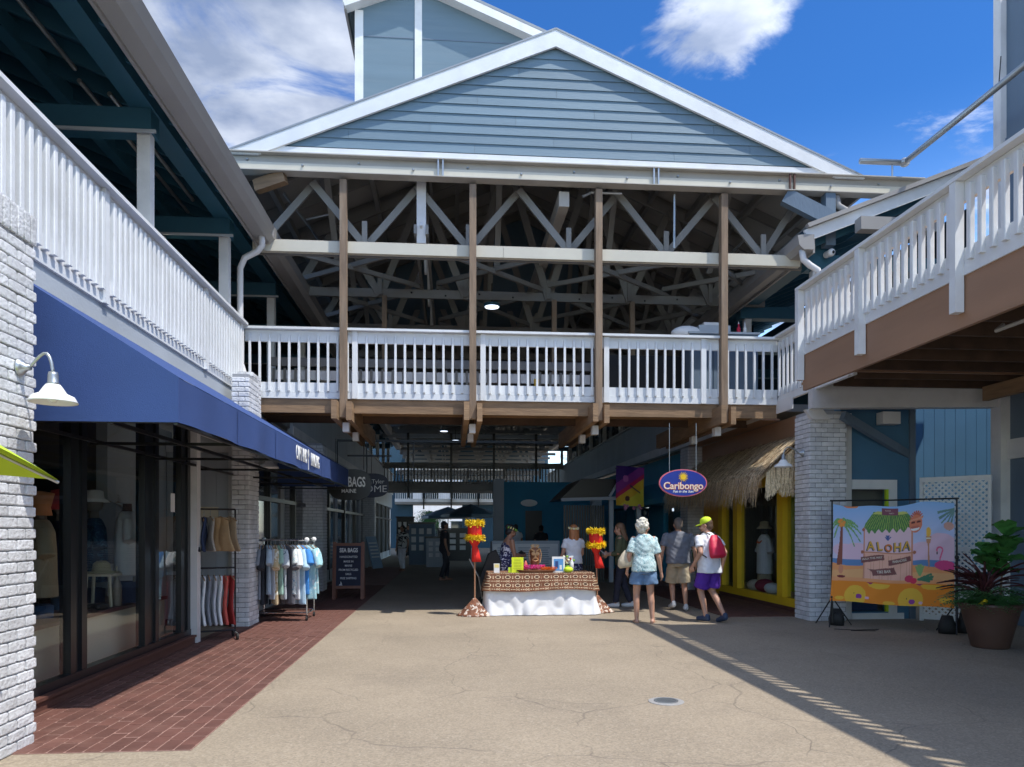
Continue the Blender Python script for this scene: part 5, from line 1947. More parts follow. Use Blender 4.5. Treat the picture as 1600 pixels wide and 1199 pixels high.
def print_grid(name, im, pos, m, parent=None, nu=None, nv=None):
    """quad grid whose vertices carry the print; pos(u, v) gives the surface point, u,v in 0..1 (v up)"""
    H_, W_ = im.shape[:2]
    nu, nv = nu or W_, nv or H_
    vs, cs_ = [], []
    for a in range(nv + 1):
        for b in range(nu + 1):
            u, v = b / nu, a / nv
            vs.append(pos(u, v))
            cs_.append(im[min(H_ - 1, int((1 - v) * (H_ - 1) + .5)), min(W_ - 1, int(u * (W_ - 1) + .5))])
    fs = [(a * (nu + 1) + b, a * (nu + 1) + b + 1, (a + 1) * (nu + 1) + b + 1, (a + 1) * (nu + 1) + b) for a in range(nv) for b in range(nu)]
    me = bpy.data.meshes.new(name)
    me.from_pydata(vs, [], fs)
    me.materials.append(m)
    at = me.color_attributes.new('print', 'FLOAT_COLOR', 'POINT')
    c4 = np.ones((len(vs), 4), dtype=np.float32)
    c4[:, :3] = np.array(cs_)
    at.data.foreach_set('color', c4.ravel())
    me.polygons.foreach_set('use_smooth', [True] * len(fs))
    return link(name, me, parent)


M['print'] = attr_mat('cloth_print', .75)
TX0, TX1, TY0, TY1 = .66, 2.50, 12.98, 13.72
tb = thing('folding_table', 'folding table hidden under the cloths of the Hawaiian stall', 'table', ((TX0 + TX1) / 2, (TY0 + TY1) / 2, 0))
hw, hd_ = (TX1 - TX0) / 2 - .03, (TY1 - TY0) / 2 - .03
box_obj('table_top', M['offwhite'], tb, -hw, hw, -hd_, hd_, .69, .72)
for sx in (-1, 1):
    for sy in (-1, 1):
        MB().tube([(sx * (hw - .1), sy * (hd_ - .06), 0), (sx * (hw - .1), sy * (hd_ - .06), .69)], .014).build('leg', M['steel'], tb)
# white under-cloth: sides hanging to the ground with folds
def skirt(name, z0, z1, out, seed, m, lift=None, folds=.03, res=150):
    rs = random.Random(seed)
    ph_ = [rs.uniform(0, 6.28) for _ in range(8)]
    x0, x1, y0, y1 = TX0 - .015, TX1 + .015, TY0 - .015, TY1 + .015
    per = [(x0, y1), (x0, y0), (x1, y0), (x1, y1)]
    segs = [(per[i], per[i + 1]) for i in range(3)]
    ln = [math.dist(a, b) for a, b in segs]
    tot = sum(ln)

    def pos(u, v):
        d = u * tot
        i = 0
        while i < 2 and d > ln[i]:
            d -= ln[i]
            i += 1
        (ax, ay), (bx, by) = segs[i]
        t = d / ln[i]
        x, y = ax + (bx - ax) * t, ay + (by - ay) * t
        nx, ny = ((-1, 0), (0, -1), (1, 0))[i]
        h = 1 - v
        f = folds * h * (math.sin(u * 31 + ph_[0] + 2.2 * math.sin(u * 9 + h * 2)) * .6 + math.sin(u * 67 + ph_[1] - h * 3) * .35 + math.sin(h * 7 + u * 14 + ph_[2]) * .5)
        o = out * h + abs(f) * .9 + .004
        zb = z0 + (lift(u) if lift else 0)
        return (x + nx * o, y + ny * o, zb + (z1 - zb) * v)
    return pos


uc = MB()
pos = skirt('white', .012, .728, .07, 4, None, None, .055)
nu, nv = 150, 26
vs = [pos(b / nu, a / nv) for a in range(nv + 1) for b in range(nu + 1)]
fs = [(a * (nu + 1) + b, a * (nu + 1) + b + 1, (a + 1) * (nu + 1) + b + 1, (a + 1) * (nu + 1) + b) for a in range(nv) for b in range(nu)]
uc.add(vs, fs)
uc.box(TX0 - .01, TX1 + .01, TY0 - .01, TY1 + .01, .722, .728)
tag(uc.build('white_tablecloth', M['whitecloth'], smooth=True), 'plain white cloth draped to the ground under the printed cloth', 'tablecloth')
pos2 = skirt('tapa', .44, .740, .10, 9, None, lambda u: -.10 * (abs(u - .5) * 2) ** 3 + .02 * math.sin(u * 12) - (.25 if u > .93 else 0) * (u - .93) / .07, .02)
tc_ = thing('printed_tablecloth', 'brown and cream tapa-print cloth over the top of the stall table', 'tablecloth', (0, 0, 0))
im = tapa() * .85
im = np.concatenate([im, im], 1)
print_grid('hanging_side', im[12:150], pos2, M['print'], tc_, 620, 80)
print_grid('table_cover', im[:60], lambda u, v: (TX0 - .018 + (TX1 - TX0 + .036) * u, TY0 - .018 + (TY1 - TY0 + .036) * v, .7405), M['print'], tc_, 300, 60)

ZT = .742
def at_table(px, dy=.15):
    """point on the table top"""
    return (px, TY0 + dy, ZT)


# yellow sign card
c = thing('yellow_price_card', 'upright neon-yellow price card at the left of the table', 'sign', (1.17, TY0 + .10, ZT))
box_obj('card', mat('neon_card', (.72, .82, .02), .6), c, -.105, .105, 0, .006, 0, .27)
mb = MB()
for k in range(8):
    w_ = rr.uniform(.05, .08)
    mb.box(-w_, w_, -.0012, 0, .235 - k * .027, .235 - k * .027 + .007)
mb.build('handwritten_line', mat('faint_olive_ink', (.30, .36, .02), .7), c)
box_obj('green_block', M['lemoncap'], c, -.16, -.10, .02, .08, 0, .09)
# tiki figure
tk = thing('tiki_figure', 'carved brown wooden tiki head standing among pink leis', 'figurine', (1.50, TY0 + .30, ZT))
wd, wl = mat('tiki_dark_wood', (.20, .075, .03), .5, .2, 20, .4, 60), mat('tiki_light_wood', (.52, .30, .13), .5, .2, 20, .3, 60)
MB().lathe([(.085, 0), (.09, .05), (.075, .14), (.08, .22), (.09, .32), (.085, .40), (.05, .44)], n=18).build('body', wd, tk, smooth=True)
for sg in (-1, 1):
    MB().lathe([(.034, 0), (.034, .012), (.018, .014), (.018, .02)], n=14).build('eye_ring', wl, tk, loc=(sg * .038, -.083, .33), rot=(R(90), 0, 0))
    MB().bar((sg * .012, -.088, .37), (sg * .085, -.07, .42), .014, .022).build('brow', wl, tk)
    MB().tube([(sg * .09, -.03, .40), (sg * .115, -.02, .32), (sg * .10, -.03, .22), (sg * .085, -.05, .16)], .008).build('ear_scroll', wl, tk)
MB().tube([(-.055, -.085, .22), (0, -.105, .195), (.055, -.085, .22), (.03, -.10, .25), (-.03, -.10, .25), (-.055, -.085, .22)], .011).build('mouth', wl, tk)
MB().prism([(-.018, .26), (.018, .26), (.01, .33), (-.01, .33)], -.115, -.08, 'y').build('nose', wl, tk)
mb = MB()
for k in range(5):
    a = (k - 2) * .32
    mb.bar((math.sin(a) * .05, -.02, .41), (math.sin(a) * .12, -.02, .43 + .07 * math.cos(a)), .012, .022)
mb.build('crest', wl, tk)
# wooden tray and leis
tr = thing('wooden_tray', 'low brown wooden tray under the leis on the table', 'tray', (1.50, TY0 + .12, ZT))
MB().lathe([(.30, 0), (.36, .05), (.345, .05), (.29, .012)], n=30).build('bowl', wd, tr, smooth=True).scale = (1, .38, 1)
def lei(lb, col, cx_, cy_, rx, ry, seed, z=.06):
    m = mat('lei_' + str(seed), col, .8, .25, 40)
    rs = random.Random(seed)
    mb = MB()
    for i in range(150):
        a = rs.uniform(0, 6.28)
        c_ = V(rx * math.cos(a) + rs.gauss(0, .012), ry * math.sin(a) + rs.gauss(0, .012), rs.uniform(0, .06))
        for k in range(3):
            d = V(rs.uniform(-1, 1), rs.uniform(-1, 1), rs.uniform(-.2, 1)).normalized() * .024
            e = d.cross(V(rs.random(), rs.random(), rs.random())).normalized() * .012
            mb.add([c_, c_ + d + e, c_ + d - e], [(0, 1, 2)])
    o = thing('lei', lb, 'lei', (cx_, cy_, ZT + z), 0, 'flower leis on the table')
    tag(mb.build('petals', m, o), kind='stuff')
lei('hot pink flower lei ringed round the tiki figure', (.85, .10, .38), 1.47, TY0 + .14, .17, .06, 11)
lei('orange flower lei beside the pink one on the tray', (.85, .25, .02), 1.72, TY0 + .12, .13, .05, 12, .03)
# small pot box, bottles, framed card, flowers
c = thing('white_carton', 'small white carton with yellow top at the left end of the table', 'box', (.80, TY0 + .12, ZT))
box_obj('carton', M['shade'], c, -.05, .05, -.04, .04, 0, .16)
box_obj('label', M['petal_y'], c, -.04, .04, -.0415, -.0405, .09, .15)
def bottle(lb, x, y, col, h, r, capm, seed):
    b = thing('bottle', lb, 'bottle', (x, y, ZT))
    MB().lathe([(r, 0), (r, h * .62), (r * .45, h * .78), (r * .4, h * .88)], n=14).build('flask', mat('bottle_%d' % seed, col, .25), b, smooth=True)
    MB().lathe([(r * .5, h * .881), (r * .5, h)], n=12).build('cap', capm, b)
    return b
bottle('coral-pink bottle standing just right of the yellow card', 1.32, TY0 + .2, (.65, .16, .12), .24, .04, M['black'], 1)
sp = bottle('white spray bottle near the right end of the table', 2.16, TY0 + .25, (.78, .78, .78), .26, .038, M['shade'], 2)
MB().bar((-.05, 0, .27), (.03, 0, .28), .02, .025).build('trigger', M['shade'], sp)
c = thing('framed_notice', 'white-framed blue notice propped on the table right of the tiki', 'sign', (1.90, TY0 + .10, ZT))
box_obj('frame', M['shade'], c, -.115, .115, .002, .014, 0, .28)
box_obj('blue_print', mat('sky_blue_print', (.10, .30, .62), .4), c, -.085, .085, -.001, .001, .03, .24)
box_obj('figure', M['navy'], c, -.06, -.005, -.0025, -.0012, .08, .20)
box_obj('figure', M['shade'], c, .02, .06, -.0025, -.0012, .05, .13)
fv = thing('flower_bunch', 'small bunch of red, white and green flowers beside the blue notice', 'flowers', (2.06, TY0 + .22, ZT))
MB().lathe([(.04, 0), (.055, .12)], n=12).build('vase', M['petal_g'], fv)
for i in range(16):
    mb = MB().ell((rr.gauss(0, .045), rr.gauss(0, .03), .15 + rr.uniform(0, .13)), (.026, .026, .022), 7, 5)
    mb.build('flower', (M['petal_w'], M['redcloth'], M['petal_g'], M['petal_w'])[i % 4], fv, smooth=True)
tag(MB().ell((0, 0, .05), (.085, .07, .055)).build('green_bowl', M['lemoncap'], None, smooth=True, loc=(2.07, TY0 + .06, ZT)), 'small neon-green bundle in front of the flowers', 'bowl')

# ================================================================= PAPER TORCHES
def torch(label, x, y, h, seed, cloth, flip=1):
    t = thing('tiki_torch', label, 'torch', (x, y, 0), 0, 'red and yellow decorative torches')
    rs = random.Random(seed)
    MB().tube([(0, 0, .02), (0, 0, h - .3)], .014).build('pole', M['copper'], t)
    z0 = h - .30
    MB().lathe([(.10, z0), (.125, z0 + .06), (.12, z0 + .24), (.10, z0 + .25)], n=20).build('drum', M['redcloth'], t, smooth=True)
    # pleated cloth below the drum gathered then flaring into a tail
    rings = []
    for i, (z, r_, ox) in enumerate(((z0 + .03, .13, 0), (z0 - .07, .085, 0), (z0 - .15, .04, 0), (z0 - .22, .055, .01 * flip), (z0 - .32, .065, .02 * flip), (z0 - .42, .075, .03 * flip))):
        rings.append([(ox + r_ * (1 + .16 * math.cos(k * 2.1 * 2)) * math.cos(2 * math.pi * k / 28), r_ * (1 + .16 * math.cos(k * 4.2)) * .8 * math.sin(2 * math.pi * k / 28), z) for k in range(28)])
    MB().loft(rings).build('gathered_cloth', M['redcloth'], t, smooth=True)
    for nm, zc, rr_ in (('upper_fringe', h - .05, .14), ('lower_fringe', z0 + .0, .15)):
        mb = MB()
        for i in range(420):
            a = rs.uniform(0, 6.28)
            r0 = rr_ - .03
            b = V(math.cos(a) * r0, math.sin(a) * r0, zc + rs.uniform(-.035, .04))
            d = V(math.cos(a + rs.uniform(-.7, .7)), math.sin(a + rs.uniform(-.7, .7)), rs.uniform(-.9, .9)).normalized() * rs.uniform(.045, .085)
            e = V(-math.sin(a), math.cos(a), rs.uniform(-1, 1)).normalized() * .009
            mb.add([b - e, b + e, b + d + e * .5, b + d - e * .5], [(0, 1, 2, 3)])
        mb.lathe([(rr_ - .02, zc - .04), (rr_ - .01, zc), (rr_ - .02, zc + .04)], n=16)
        tag(mb.build(nm, M['yfringe'], t), kind='stuff')
    # printed cloth bunched over the foot
    rg = []
    for z, r_ in ((.0, .30), (.02, .27), (.10, .19), (.20, .11), (.27, .05), (.30, .03)):
        rg.append([(r_ * (1 + .13 * math.sin(k * 2.3) + .05 * math.sin(k * 5)) * math.cos(2 * math.pi * k / 36), .8 * r_ * (1 + .13 * math.sin(k * 2.3)) * math.sin(2 * math.pi * k / 36), z + .004) for k in range(36)])
    MB().loft(rg).build('foot_cloth', cloth, t, smooth=True)
    return t


M['tapafoot'] = pattern_mat('tapa_foot_cloth', (.16, .06, .03), (.60, .52, .44), 11, .45, spots2=(.30, .12, .06))
torch('red and yellow fringed torch standing at the left end of the stall table', .41, 12.98, 1.66, 1, M['tapafoot'])
torch('red and yellow fringed torch tilting at the right end of the stall table', 2.66, 13.35, 1.52, 2, M['tapafoot'], 2).rotation_euler = (0, R(-1.5), 0)

# black folded cart behind the left torch
sc_ = thing('stroller', 'black folded stroller parked behind the left torch', 'stroller', (.62, 14.0, 0))
MB().prism([(-.05, .25), (.30, .30), (.34, .85), (.22, 1.12), (.08, 1.05), (-.08, .6)], -.18, .18, 'y').build('seat', M['rubber'], sc_)
MB().tube([(-.28, 0, .95), (-.10, 0, .6), (-.02, 0, .12)], .014).build('handle', M['steel'], sc_)
for x in (-.02, .32):
    for y in (-.2, .2):
        MB().lathe([(.02, -.018), (.11, -.02), (.11, .02), (.02, .018)], n=18).build('wheel', M['rubber'], sc_, loc=(x, y, .11), rot=(R(90), 0, 0))
        MB().tube([(x, y * .9, .11), (x, y * .8, .4)], .012).build('strut', M['steel'], sc_)

# menu counter behind the table
mc = thing('menu_counter', 'pale grey food counter with a printed menu panel behind the stall', 'counter', (1.75, 20.0, 0))
MB().prism([(0, 0), (1.0, 0), (1.0, 1.15), (.12, 1.2)], 0, 1.85, 'x').build('case', M['graysiding'], mc, loc=(-.65, 0, 0))
MB().box(-.62, 1.15, -.03, -.015, .45, 1.12).build('menu_panel', M['offwhite'], mc, rot=(R(-6), 0, 0))
mb = MB()
for c_ in range(3):
    for k in range(9):
        x0 = -.5 + c_ * .56
        mb.box(x0, x0 + rr.uniform(.2, .42), -.036, -.031, .52 + k * .06, .535 + k * .06)
mb.build('menu_print', M['bluegray'], mc, rot=(R(-6), 0, 0))
# ================================================================= HANGING CLOTHES
def hang_shirt(name, seed, L=.80, w=.22, sleeve=.22, thick=.045):
    rs = random.Random(seed)
    mb = MB()
    rings = []
    ph1, ph2 = rs.uniform(0, 6), rs.uniform(0, 6)
    for z, rx, ry in ((-.0, .055, .03), (-.03, .12, .035), (-.07, .19, .04), (-.20, .20, .045), (-.45, .205, thick), (-L, w, thick + .01)):
        r_ = []
        for k in range(36):
            a = 2 * math.pi * k / 36
            f = 1 + (.22 * math.sin(5 * a + ph1) + .15 * math.sin(9 * a + ph2)) * min(1, -z / .5)
            r_.append((rx * math.cos(a) * (1 + .03 * math.sin(7 * a) * min(1, -z / .5)), ry * math.sin(a) * f, z))
        rings.append(r_)
    mb.loft(rings[::-1])
    for s_ in (-1, 1):
        e = (s_ * (.17 + sleeve * .55), rs.uniform(-.03, .03), -.07 - sleeve * 1.05)
        mb.tube([(s_ * .16, 0, -.075), (s_ * .22, 0, -.16), e], [.048, .058, .066], 12)
    o = mb.build('tmp', M['shade'])
    finish(o, [('REMESH', dict(mode='VOXEL', voxel_size=.013)), ('SMOOTH', dict(factor=.5, iterations=3))])
    me = o.data
    me.name = name
    bpy.data.objects.remove(o)
    return me


def hang_trouser(name, seed, L=.75, w=.14):
    rs = random.Random(seed)
    mb = MB()
    for s_ in (-1, 1):
        rings = []
        for t in np.linspace(0, 1, 9):
            ww = w * (.34 + .42 * t)
            r_ = []
            for k in range(22):
                a = 2 * math.pi * k / 22
                f = 1 + .3 * math.sin(4 * a + s_ + 3 * t) * t
                r_.append((s_ * w * (.30 + .42 * t) + ww * math.cos(a), .024 * math.sin(a) * f + .015 * math.sin(t * 6 + s_), -L * t + .01 * math.sin(5 * a) * t))
            rings.append(r_)
        mb.loft(rings[::-1])
    o = mb.build('tmp', M['shade'])
    finish(o, [('REMESH', dict(mode='VOXEL', voxel_size=.011)), ('SMOOTH', dict(factor=.5, iterations=3))])
    me = o.data
    me.name = name
    bpy.data.objects.remove(o)
    return me


SH = [hang_shirt('shirt', i, .78 + .03 * i, .215 + .01 * i, .22 + .015 * i, .04) for i in range(3)]
TR = [hang_trouser('shorts', 0, .46, .17), hang_trouser('trousers', 1, .66, .11)]


def cloth_mat(n, c):
    k = 'cloth_' + n
    if k not in M:
        M[k] = mat(k, c, .85, .10, 14, .3, 60)
    return M[k]


M['cl_print1'] = pattern_mat('white_blue_print_shirt', (.66, .68, .68), (.16, .34, .50), 20, .44, spots2=(.40, .52, .52))
M['cl_print2'] = pattern_mat('aqua_print_shirt', (.32, .55, .60), (.66, .72, .70), 15, .44)
M['cl_print3'] = pattern_mat('tan_print_shirt', (.50, .38, .22), (.74, .70, .60), 14, .46)
M['cl_print4'] = pattern_mat('grey_floral_shirt', (.46, .50, .54), (.10, .16, .20), 16, .42)
hook_me = MB().tube([(0, 0, .10), (.018, 0, .125), (0, 0, .145), (-.016, 0, .12)], .003, 5)


def hung(me, m, lb, cat, loc, rot, group, sc=(1, 1, 1)):
    o = thing(cat, lb, cat, loc, 0, group)
    o.rotation_euler = rot
    c_ = link('fabric', me, o, None, None, sc)
    c_.material_slots[0].link = 'OBJECT'
    c_.material_slots[0].material = m
    h = MB()
    h.tube([(0, 0, -.0), (0, 0, .06), (.02, 0, .085), (0, 0, .105), (-.014, 0, .09)], .0035, 5)
    h.build('hook', M['steel'], o)
    h = MB()
    h.tube([(-.17, 0, -.05), (0, 0, .01), (.17, 0, -.05)], .009, 6)
    h.build('hanger', M['woodh'], o)
    return o


# rack by the second pillar
rk = thing('clothes_rack', 'chrome double-bar clothes rack full of shirts beside the second pillar', 'clothes rack', (-2.78, 12.72, 0))
rx0, rx1, ry0, ry1 = -.42, .42, -.32, .32
for y in (ry0, ry1):
    MB().tube([(rx0, y, 1.33), (rx1, y, 1.33)], .016).build('hanging_bar', M['chrome'], rk)
    for x in (rx0, rx1):
        MB().ell((x, y, 1.335), (.042, .03, .042)).build('end_knob', M['shade'], rk, smooth=True)
        MB().tube([(x, y, .10), (x, y, 1.32)], .014).build('upright', M['chrome'], rk)
        MB().lathe([(.04, -.014), (.045, 0), (.04, .014)], n=14).build('wheel', M['rubber'], rk, loc=(x, y, .046), rot=(0, R(90), 0))
for x in (rx0, rx1):
    MB().tube([(x, ry0, .13), (x, ry1, .13)], .014).build('base_bar', M['chrome'], rk)
    MB().tube([(x, ry0, 1.33), (x, ry1, 1.33)], .012).build('cross_bar', M['chrome'], rk)
MB().tube([(rx0, ry0, .14), (rx1, ry0, .14)], .014).build('base_bar', M['chrome'], rk)
MB().tube([(rx0, ry1, .14), (rx1, ry1, .14)], .014).build('base_bar', M['chrome'], rk)
front = [('aqua blue', cloth_mat('aqua', (.20, .42, .52)), -62), ('mid-grey', cloth_mat('grey', (.22, .24, .28)), -58), ('black', cloth_mat('blk', (.02, .025, .035)), -64), ('pale blue-grey', cloth_mat('pbg', (.40, .50, .60)), -52),
         ('light grey', cloth_mat('lg', (.50, .52, .56)), -50), ('tan print', M['cl_print3'], -60), ('sea-green trimmed white', cloth_mat('sg', (.36, .56, .46)), -55), ('grey floral', M['cl_print4'], -60), ('charcoal', cloth_mat('ch', (.11, .11, .13)), -42),
         ('white and blue print', M['cl_print1'], -55), ('white', cloth_mat('wh', (.70, .73, .75)), -58), ('powder blue', cloth_mat('pb', (.42, .60, .74)), -52), ('bright blue', cloth_mat('bb', (.05, .24, .62)), -54), ('aqua print', M['cl_print2'], -38)]
n = len(front)
for i, (cn, m_, a) in enumerate(front):
    x = -2.78 + rx0 + .03 + i * (.80 / (n - 1))
    hung(SH[i % 3], m_, '%s shirt on the front bar of the chrome rack' % cn, 'shirt', (x, 12.40, 1.245), (0, 0, R(a - 22 + 30 * i / n)), 'shirts on the chrome rack', (.98, 1, 1.02 + .06 * ((i * 7) % 3)))
rear = [('teal', cloth_mat('teal', (.05, .22, .30))), ('denim', cloth_mat('dn', (.08, .14, .26))), ('silver', cloth_mat('lg', 0)), ('white palm-print', M['cl_print1']), ('sky blue', cloth_mat('pb', 0)), ('leafy aqua', M['cl_print2']), ('ivory', cloth_mat('wh', 0)), ('seafoam print', M['cl_print2'])]
for i, (cn, m_) in enumerate(rear):
    x = -2.78 + rx0 + .06 + i * .105
    hung(SH[(i + 1) % 3], m_, '%s shirt on the rear bar of the chrome rack' % cn, 'shirt', (x, 13.04, 1.245), (0, 0, R(-75 + 30 * i / 8)), 'shirts on the chrome rack')

# black rack in the doorway
RA = R(24)
rk = thing('clothes_rack', 'black two-tier clothes rack with shorts standing in the doorway recess', 'clothes rack', (-3.22, 10.42, 0), RA)
for x in (-.27, .27):
    MB().tube([(x, 0, .09), (x, 0, 1.78)], .012).build('upright', M['black'], rk)
    MB().tube([(x, -.2, .09), (x, .2, .09)], .012).build('foot', M['steel'], rk)
    for y in (-.2, .2):
        MB().lathe([(.045, -.014), (.05, 0), (.045, .014)], n=14).build('wheel', M['rubber'], rk, loc=(x, y, .05), rot=(0, R(90), 0))
for z in (1.78, .98):
    MB().tube([(-.27, 0, z), (.27, 0, z)], .012).build('hanging_bar', M['black'], rk)
MB().tube([(-.27, 0, .12), (.27, 0, .12)], .012).build('base_bar', M['black'], rk)


def on_rack(d):
    return -3.22 + d * math.cos(RA), 10.42 + d * math.sin(RA)


for i, (cn, m_, d) in enumerate((('black', cloth_mat('blk', 0), -.21), ('navy', cloth_mat('nv', (.03, .05, .12)), -.13), ('stone', cloth_mat('st', (.45, .42, .38)), -.05), ('camel', cloth_mat('kh', (.46, .31, .17)), .08), ('khaki', cloth_mat('kh2', (.38, .28, .18)), .19))):
    x, y = on_rack(d)
    hung(TR[0], m_, '%s shorts on the upper bar of the doorway rack' % cn, 'shorts', (x, y, 1.67), (0, 0, R((-70, -75, -60, -28, -38)[i])), 'shorts on the doorway rack')
for i, (cn, m_) in enumerate((('ink blue', cloth_mat('nv', 0)), ('ivory white', cloth_mat('wh', 0)), ('dark slate', cloth_mat('grey', 0)), ('silver grey', cloth_mat('lg', 0)), ('white striped', cloth_mat('wh', 0)), ('coral red', cloth_mat('cr', (.55, .10, .08))), ('dark red', cloth_mat('dr', (.30, .03, .03))))):
    x, y = on_rack(-.22 + i * .072)
    hung(TR[1], m_, '%s trousers on the lower bar of the doorway rack' % cn, 'trousers', (x, y, .87), (0, 0, R(random.uniform(-72, -52))), 'trousers on the doorway rack')

# ================================================================= SHOP WINDOW DISPLAY
def mannequin(lb, x, y, z, rz, shirtm, pantm=None, H=1.0, hat=None):
    t = thing('mannequin', lb, 'mannequin', (x, y, z), rz, 'mannequins in the shop window')
    mb = MB()
    mb.loft([ring((0, 0, 0 + .0), .15, .11), ring((0, 0, .12), .165, .12), ring((0, 0, .35), .15, .105), ring((0, 0, .60), .19, .11), ring((0, 0, .68), .13, .08), ring((0, 0, .73), .06, .055), ring((0, 0, .80), .052, .05), ring((0, 0, .83), .05, .05)])
    mb.build('torso', M['curb'] if not hat else M['interior'], t, smooth=True)
    sb = MB()
    sb.loft([ring((0, 0, -.02), .20, .15), ring((0, 0, .2), .19, .14), ring((0, 0, .45), .185, .135), ring((0, 0, .62), .20, .12), ring((0, 0, .70), .13, .09), ring((0, 0, .74), .07, .066)])
    for s_ in (-1, 1):
        sb.tube([(s_ * .17, 0, .64), (s_ * .235, 0, .50), (s_ * .28, .01, .38)], [.065, .075, .085], 14)
    remesh('shirt', sb, shirtm, t, .014, 2)
    if pantm:
        pb = MB()
        for s_ in (-1, 1):
            pb.loft([ring((s_ * .10, 0, -.62), .075, .075), ring((s_ * .09, 0, -.1), .095, .10)])
        pb.build('trousers', pantm, t, smooth=True)
    if hat == 'bucket':
        MB().ell((0, 0, .92), (.085, .095, .12)).build('head', M['interior'], t, smooth=True)
        MB().lathe([(.17, .93), (.105, .98), (.095, 1.06), (.06, 1.075), (.01, 1.075)], n=22).build('bucket_hat', M['whitecloth'], t, smooth=True)
    if hat == 'brim':
        MB().ell((0, 0, .92), (.085, .095, .12)).build('head', M['interior'], t, smooth=True)
        MB().lathe([(.24, .86), (.20, .95), (.11, 1.0), (.10, 1.07), (.01, 1.09)], n=22).build('wide_hat', mat('coral_red_hat', (.60, .06, .07), .7), t, smooth=True)
    if hat == 'peach':
        MB().lathe([(.10, .78), (.085, .86), (.12, 1.0), (.02, 1.02)], n=18).build('head_wrap', mat('peach_wrap', (.60, .24, .10), .7), t, smooth=True)
    return t


mannequin('mannequin in a white collared shirt in the middle shop pane', -3.86, 9.22, .98, R(-62), M['whitecloth'], M['cloth_nv'])
mannequin('mannequin in dark blue patterned shirt and white bucket hat', -4.25, 9.25, .90, R(-55), pattern_mat('dark_blue_hawaiian', (.02, .05, .11), (.06, .14, .22), 18, .45), M['cloth_nv'], hat='bucket')
mannequin('mannequin with broad coral-red hat behind the first pane', -4.25, 8.50, .86, R(-60), mat('navy_polo', (.015, .02, .06), .8), M['denim'], hat='brim')
mannequin('mannequin with peach head wrap and grey shawl beside the first pane', -4.02, 7.65, .86, R(-55), M['khaki'], M['cloth_dn'], hat='peach')
t = thing('straw_hat', 'straw sun hat on a small stand in the shop window', 'hat', (-3.92, 8.70, 1.02))
MB().lathe([(.20, 0), (.10, .02), (.085, .10), (.05, .13), (.005, .135)], n=24).build('brim_and_crown', mat('straw', (.50, .42, .24), .8, .2, 60), t, smooth=True)
t = thing('hat_stand', 'pale wooden stool under the straw hat', 'stand', (-3.92, 8.70, .641))
MB().box(-.17, .17, -.12, .12, .34, .37).build('top', M['creamwall'], t)
for sx in (-1, 1):
    for sy in (-1, 1):
        MB().bar((sx * .14, sy * .09, 0), (sx * .12, sy * .08, .34), .025, .025).build('leg', M['creamwall'], t)
t = thing('tote_bag', 'grey tote bag with a dark seahorse motif standing in the shop window', 'bag', (-3.80, 8.80, .642), R(-65))
MB().loft([ring((0, 0, 0), .13, .05), ring((0, 0, .22), .145, .055), ring((0, 0, .32), .15, .02)]).build('pouch', mat('canvas_grey', (.36, .31, .26), .9), t, smooth=True)
MB().tube([(-.07, -.01, .31), (-.06, 0, .44), (.06, 0, .44), (.07, -.01, .31)], .008).build('handle', M['creamwall'], t)
MB().tube([(.0, -.062, .24), (.03, -.062, .19), (-.02, -.064, .14), (.02, -.062, .08)], .012).build('motif', M['redboard'], t)
t = thing('wine_bottle', 'clear bottle with pale green label beside the mannequin', 'bottle', (-3.78, 9.22, .642))
MB().lathe([(.038, 0), (.038, .18), (.015, .23), (.014, .30)], n=14).build('flask', mat('bottle_glass', (.25, .25, .2), .1), t, smooth=True)
MB().lathe([(.039, .05), (.039, .15)], n=14, caps=False).build('label', M['petal_g'], t)
for i, y in enumerate((8.35, 9.3)):
    t = thing('shoes', ('dark sandals at the foot of the red-hatted mannequin', 'dark shoes beneath the white-shirted mannequin')[i], 'shoes', (-3.82, y, .642))
    for s_ in (-1, 1):
        MB().cap((s_ * .06, -.08, .03), (s_ * .06, .1, .025), .03, .03).build('shoe', M['blackleather'], t, smooth=True)
for i, y in enumerate((9.15, 9.4)):
    hung(SH[i], (cloth_mat('grey', 0), cloth_mat('wh', 0))[i], ('grey', 'pale')[i] + ' garment hanging inside the last shop pane', 'shirt', (-4.3, y + .6, 1.85), (0, 0, R(60)), 'garments inside the last pane')
# little dressing behind the yellow shop window
t = thing('mannequin', 'mannequin in white T-shirt with orange lei inside the yellow shop window', 'mannequin', (6.62, 15.25, .62), R(90))
sb = MB()
sb.loft([ring((0, 0, -.05), .20, .15), ring((0, 0, .45), .19, .14), ring((0, 0, .66), .21, .12), ring((0, 0, .74), .13, .09), ring((0, 0, .78), .07, .066)])
for s_ in (-1, 1):
    sb.tube([(s_ * .17, 0, .68), (s_ * .26, 0, .50), (s_ * .30, .01, .40)], [.06, .07, .08], 14)
remesh('shirt', sb, M['whitetee'], t, .014, 2)
MB().ell((0, 0, .90), (.08, .09, .12)).build('head', M['blackleather'], t, smooth=True)
MB().lathe([(.17, .90), (.10, .97), (.095, 1.05), (.01, 1.07)], n=20).build('hat', M['khaki'], t, smooth=True)
mb = MB()
for i in range(80):
    a = i * .3
    mb.ell((.13 * math.cos(a), .10 * math.sin(a) + .04, .66 - .06 * math.sin(a) + .01 * (i % 3)), (.022, .022, .018), 5, 4)
tag(mb.build('lei', mat('orange_lei', (.75, .14, .04), .8), t), kind='stuff')
MB().loft([ring((0, 0, -.42), .19, .16), ring((0, 0, -.05), .17, .13)]).build('skirt', M['khaki'], t, smooth=True)
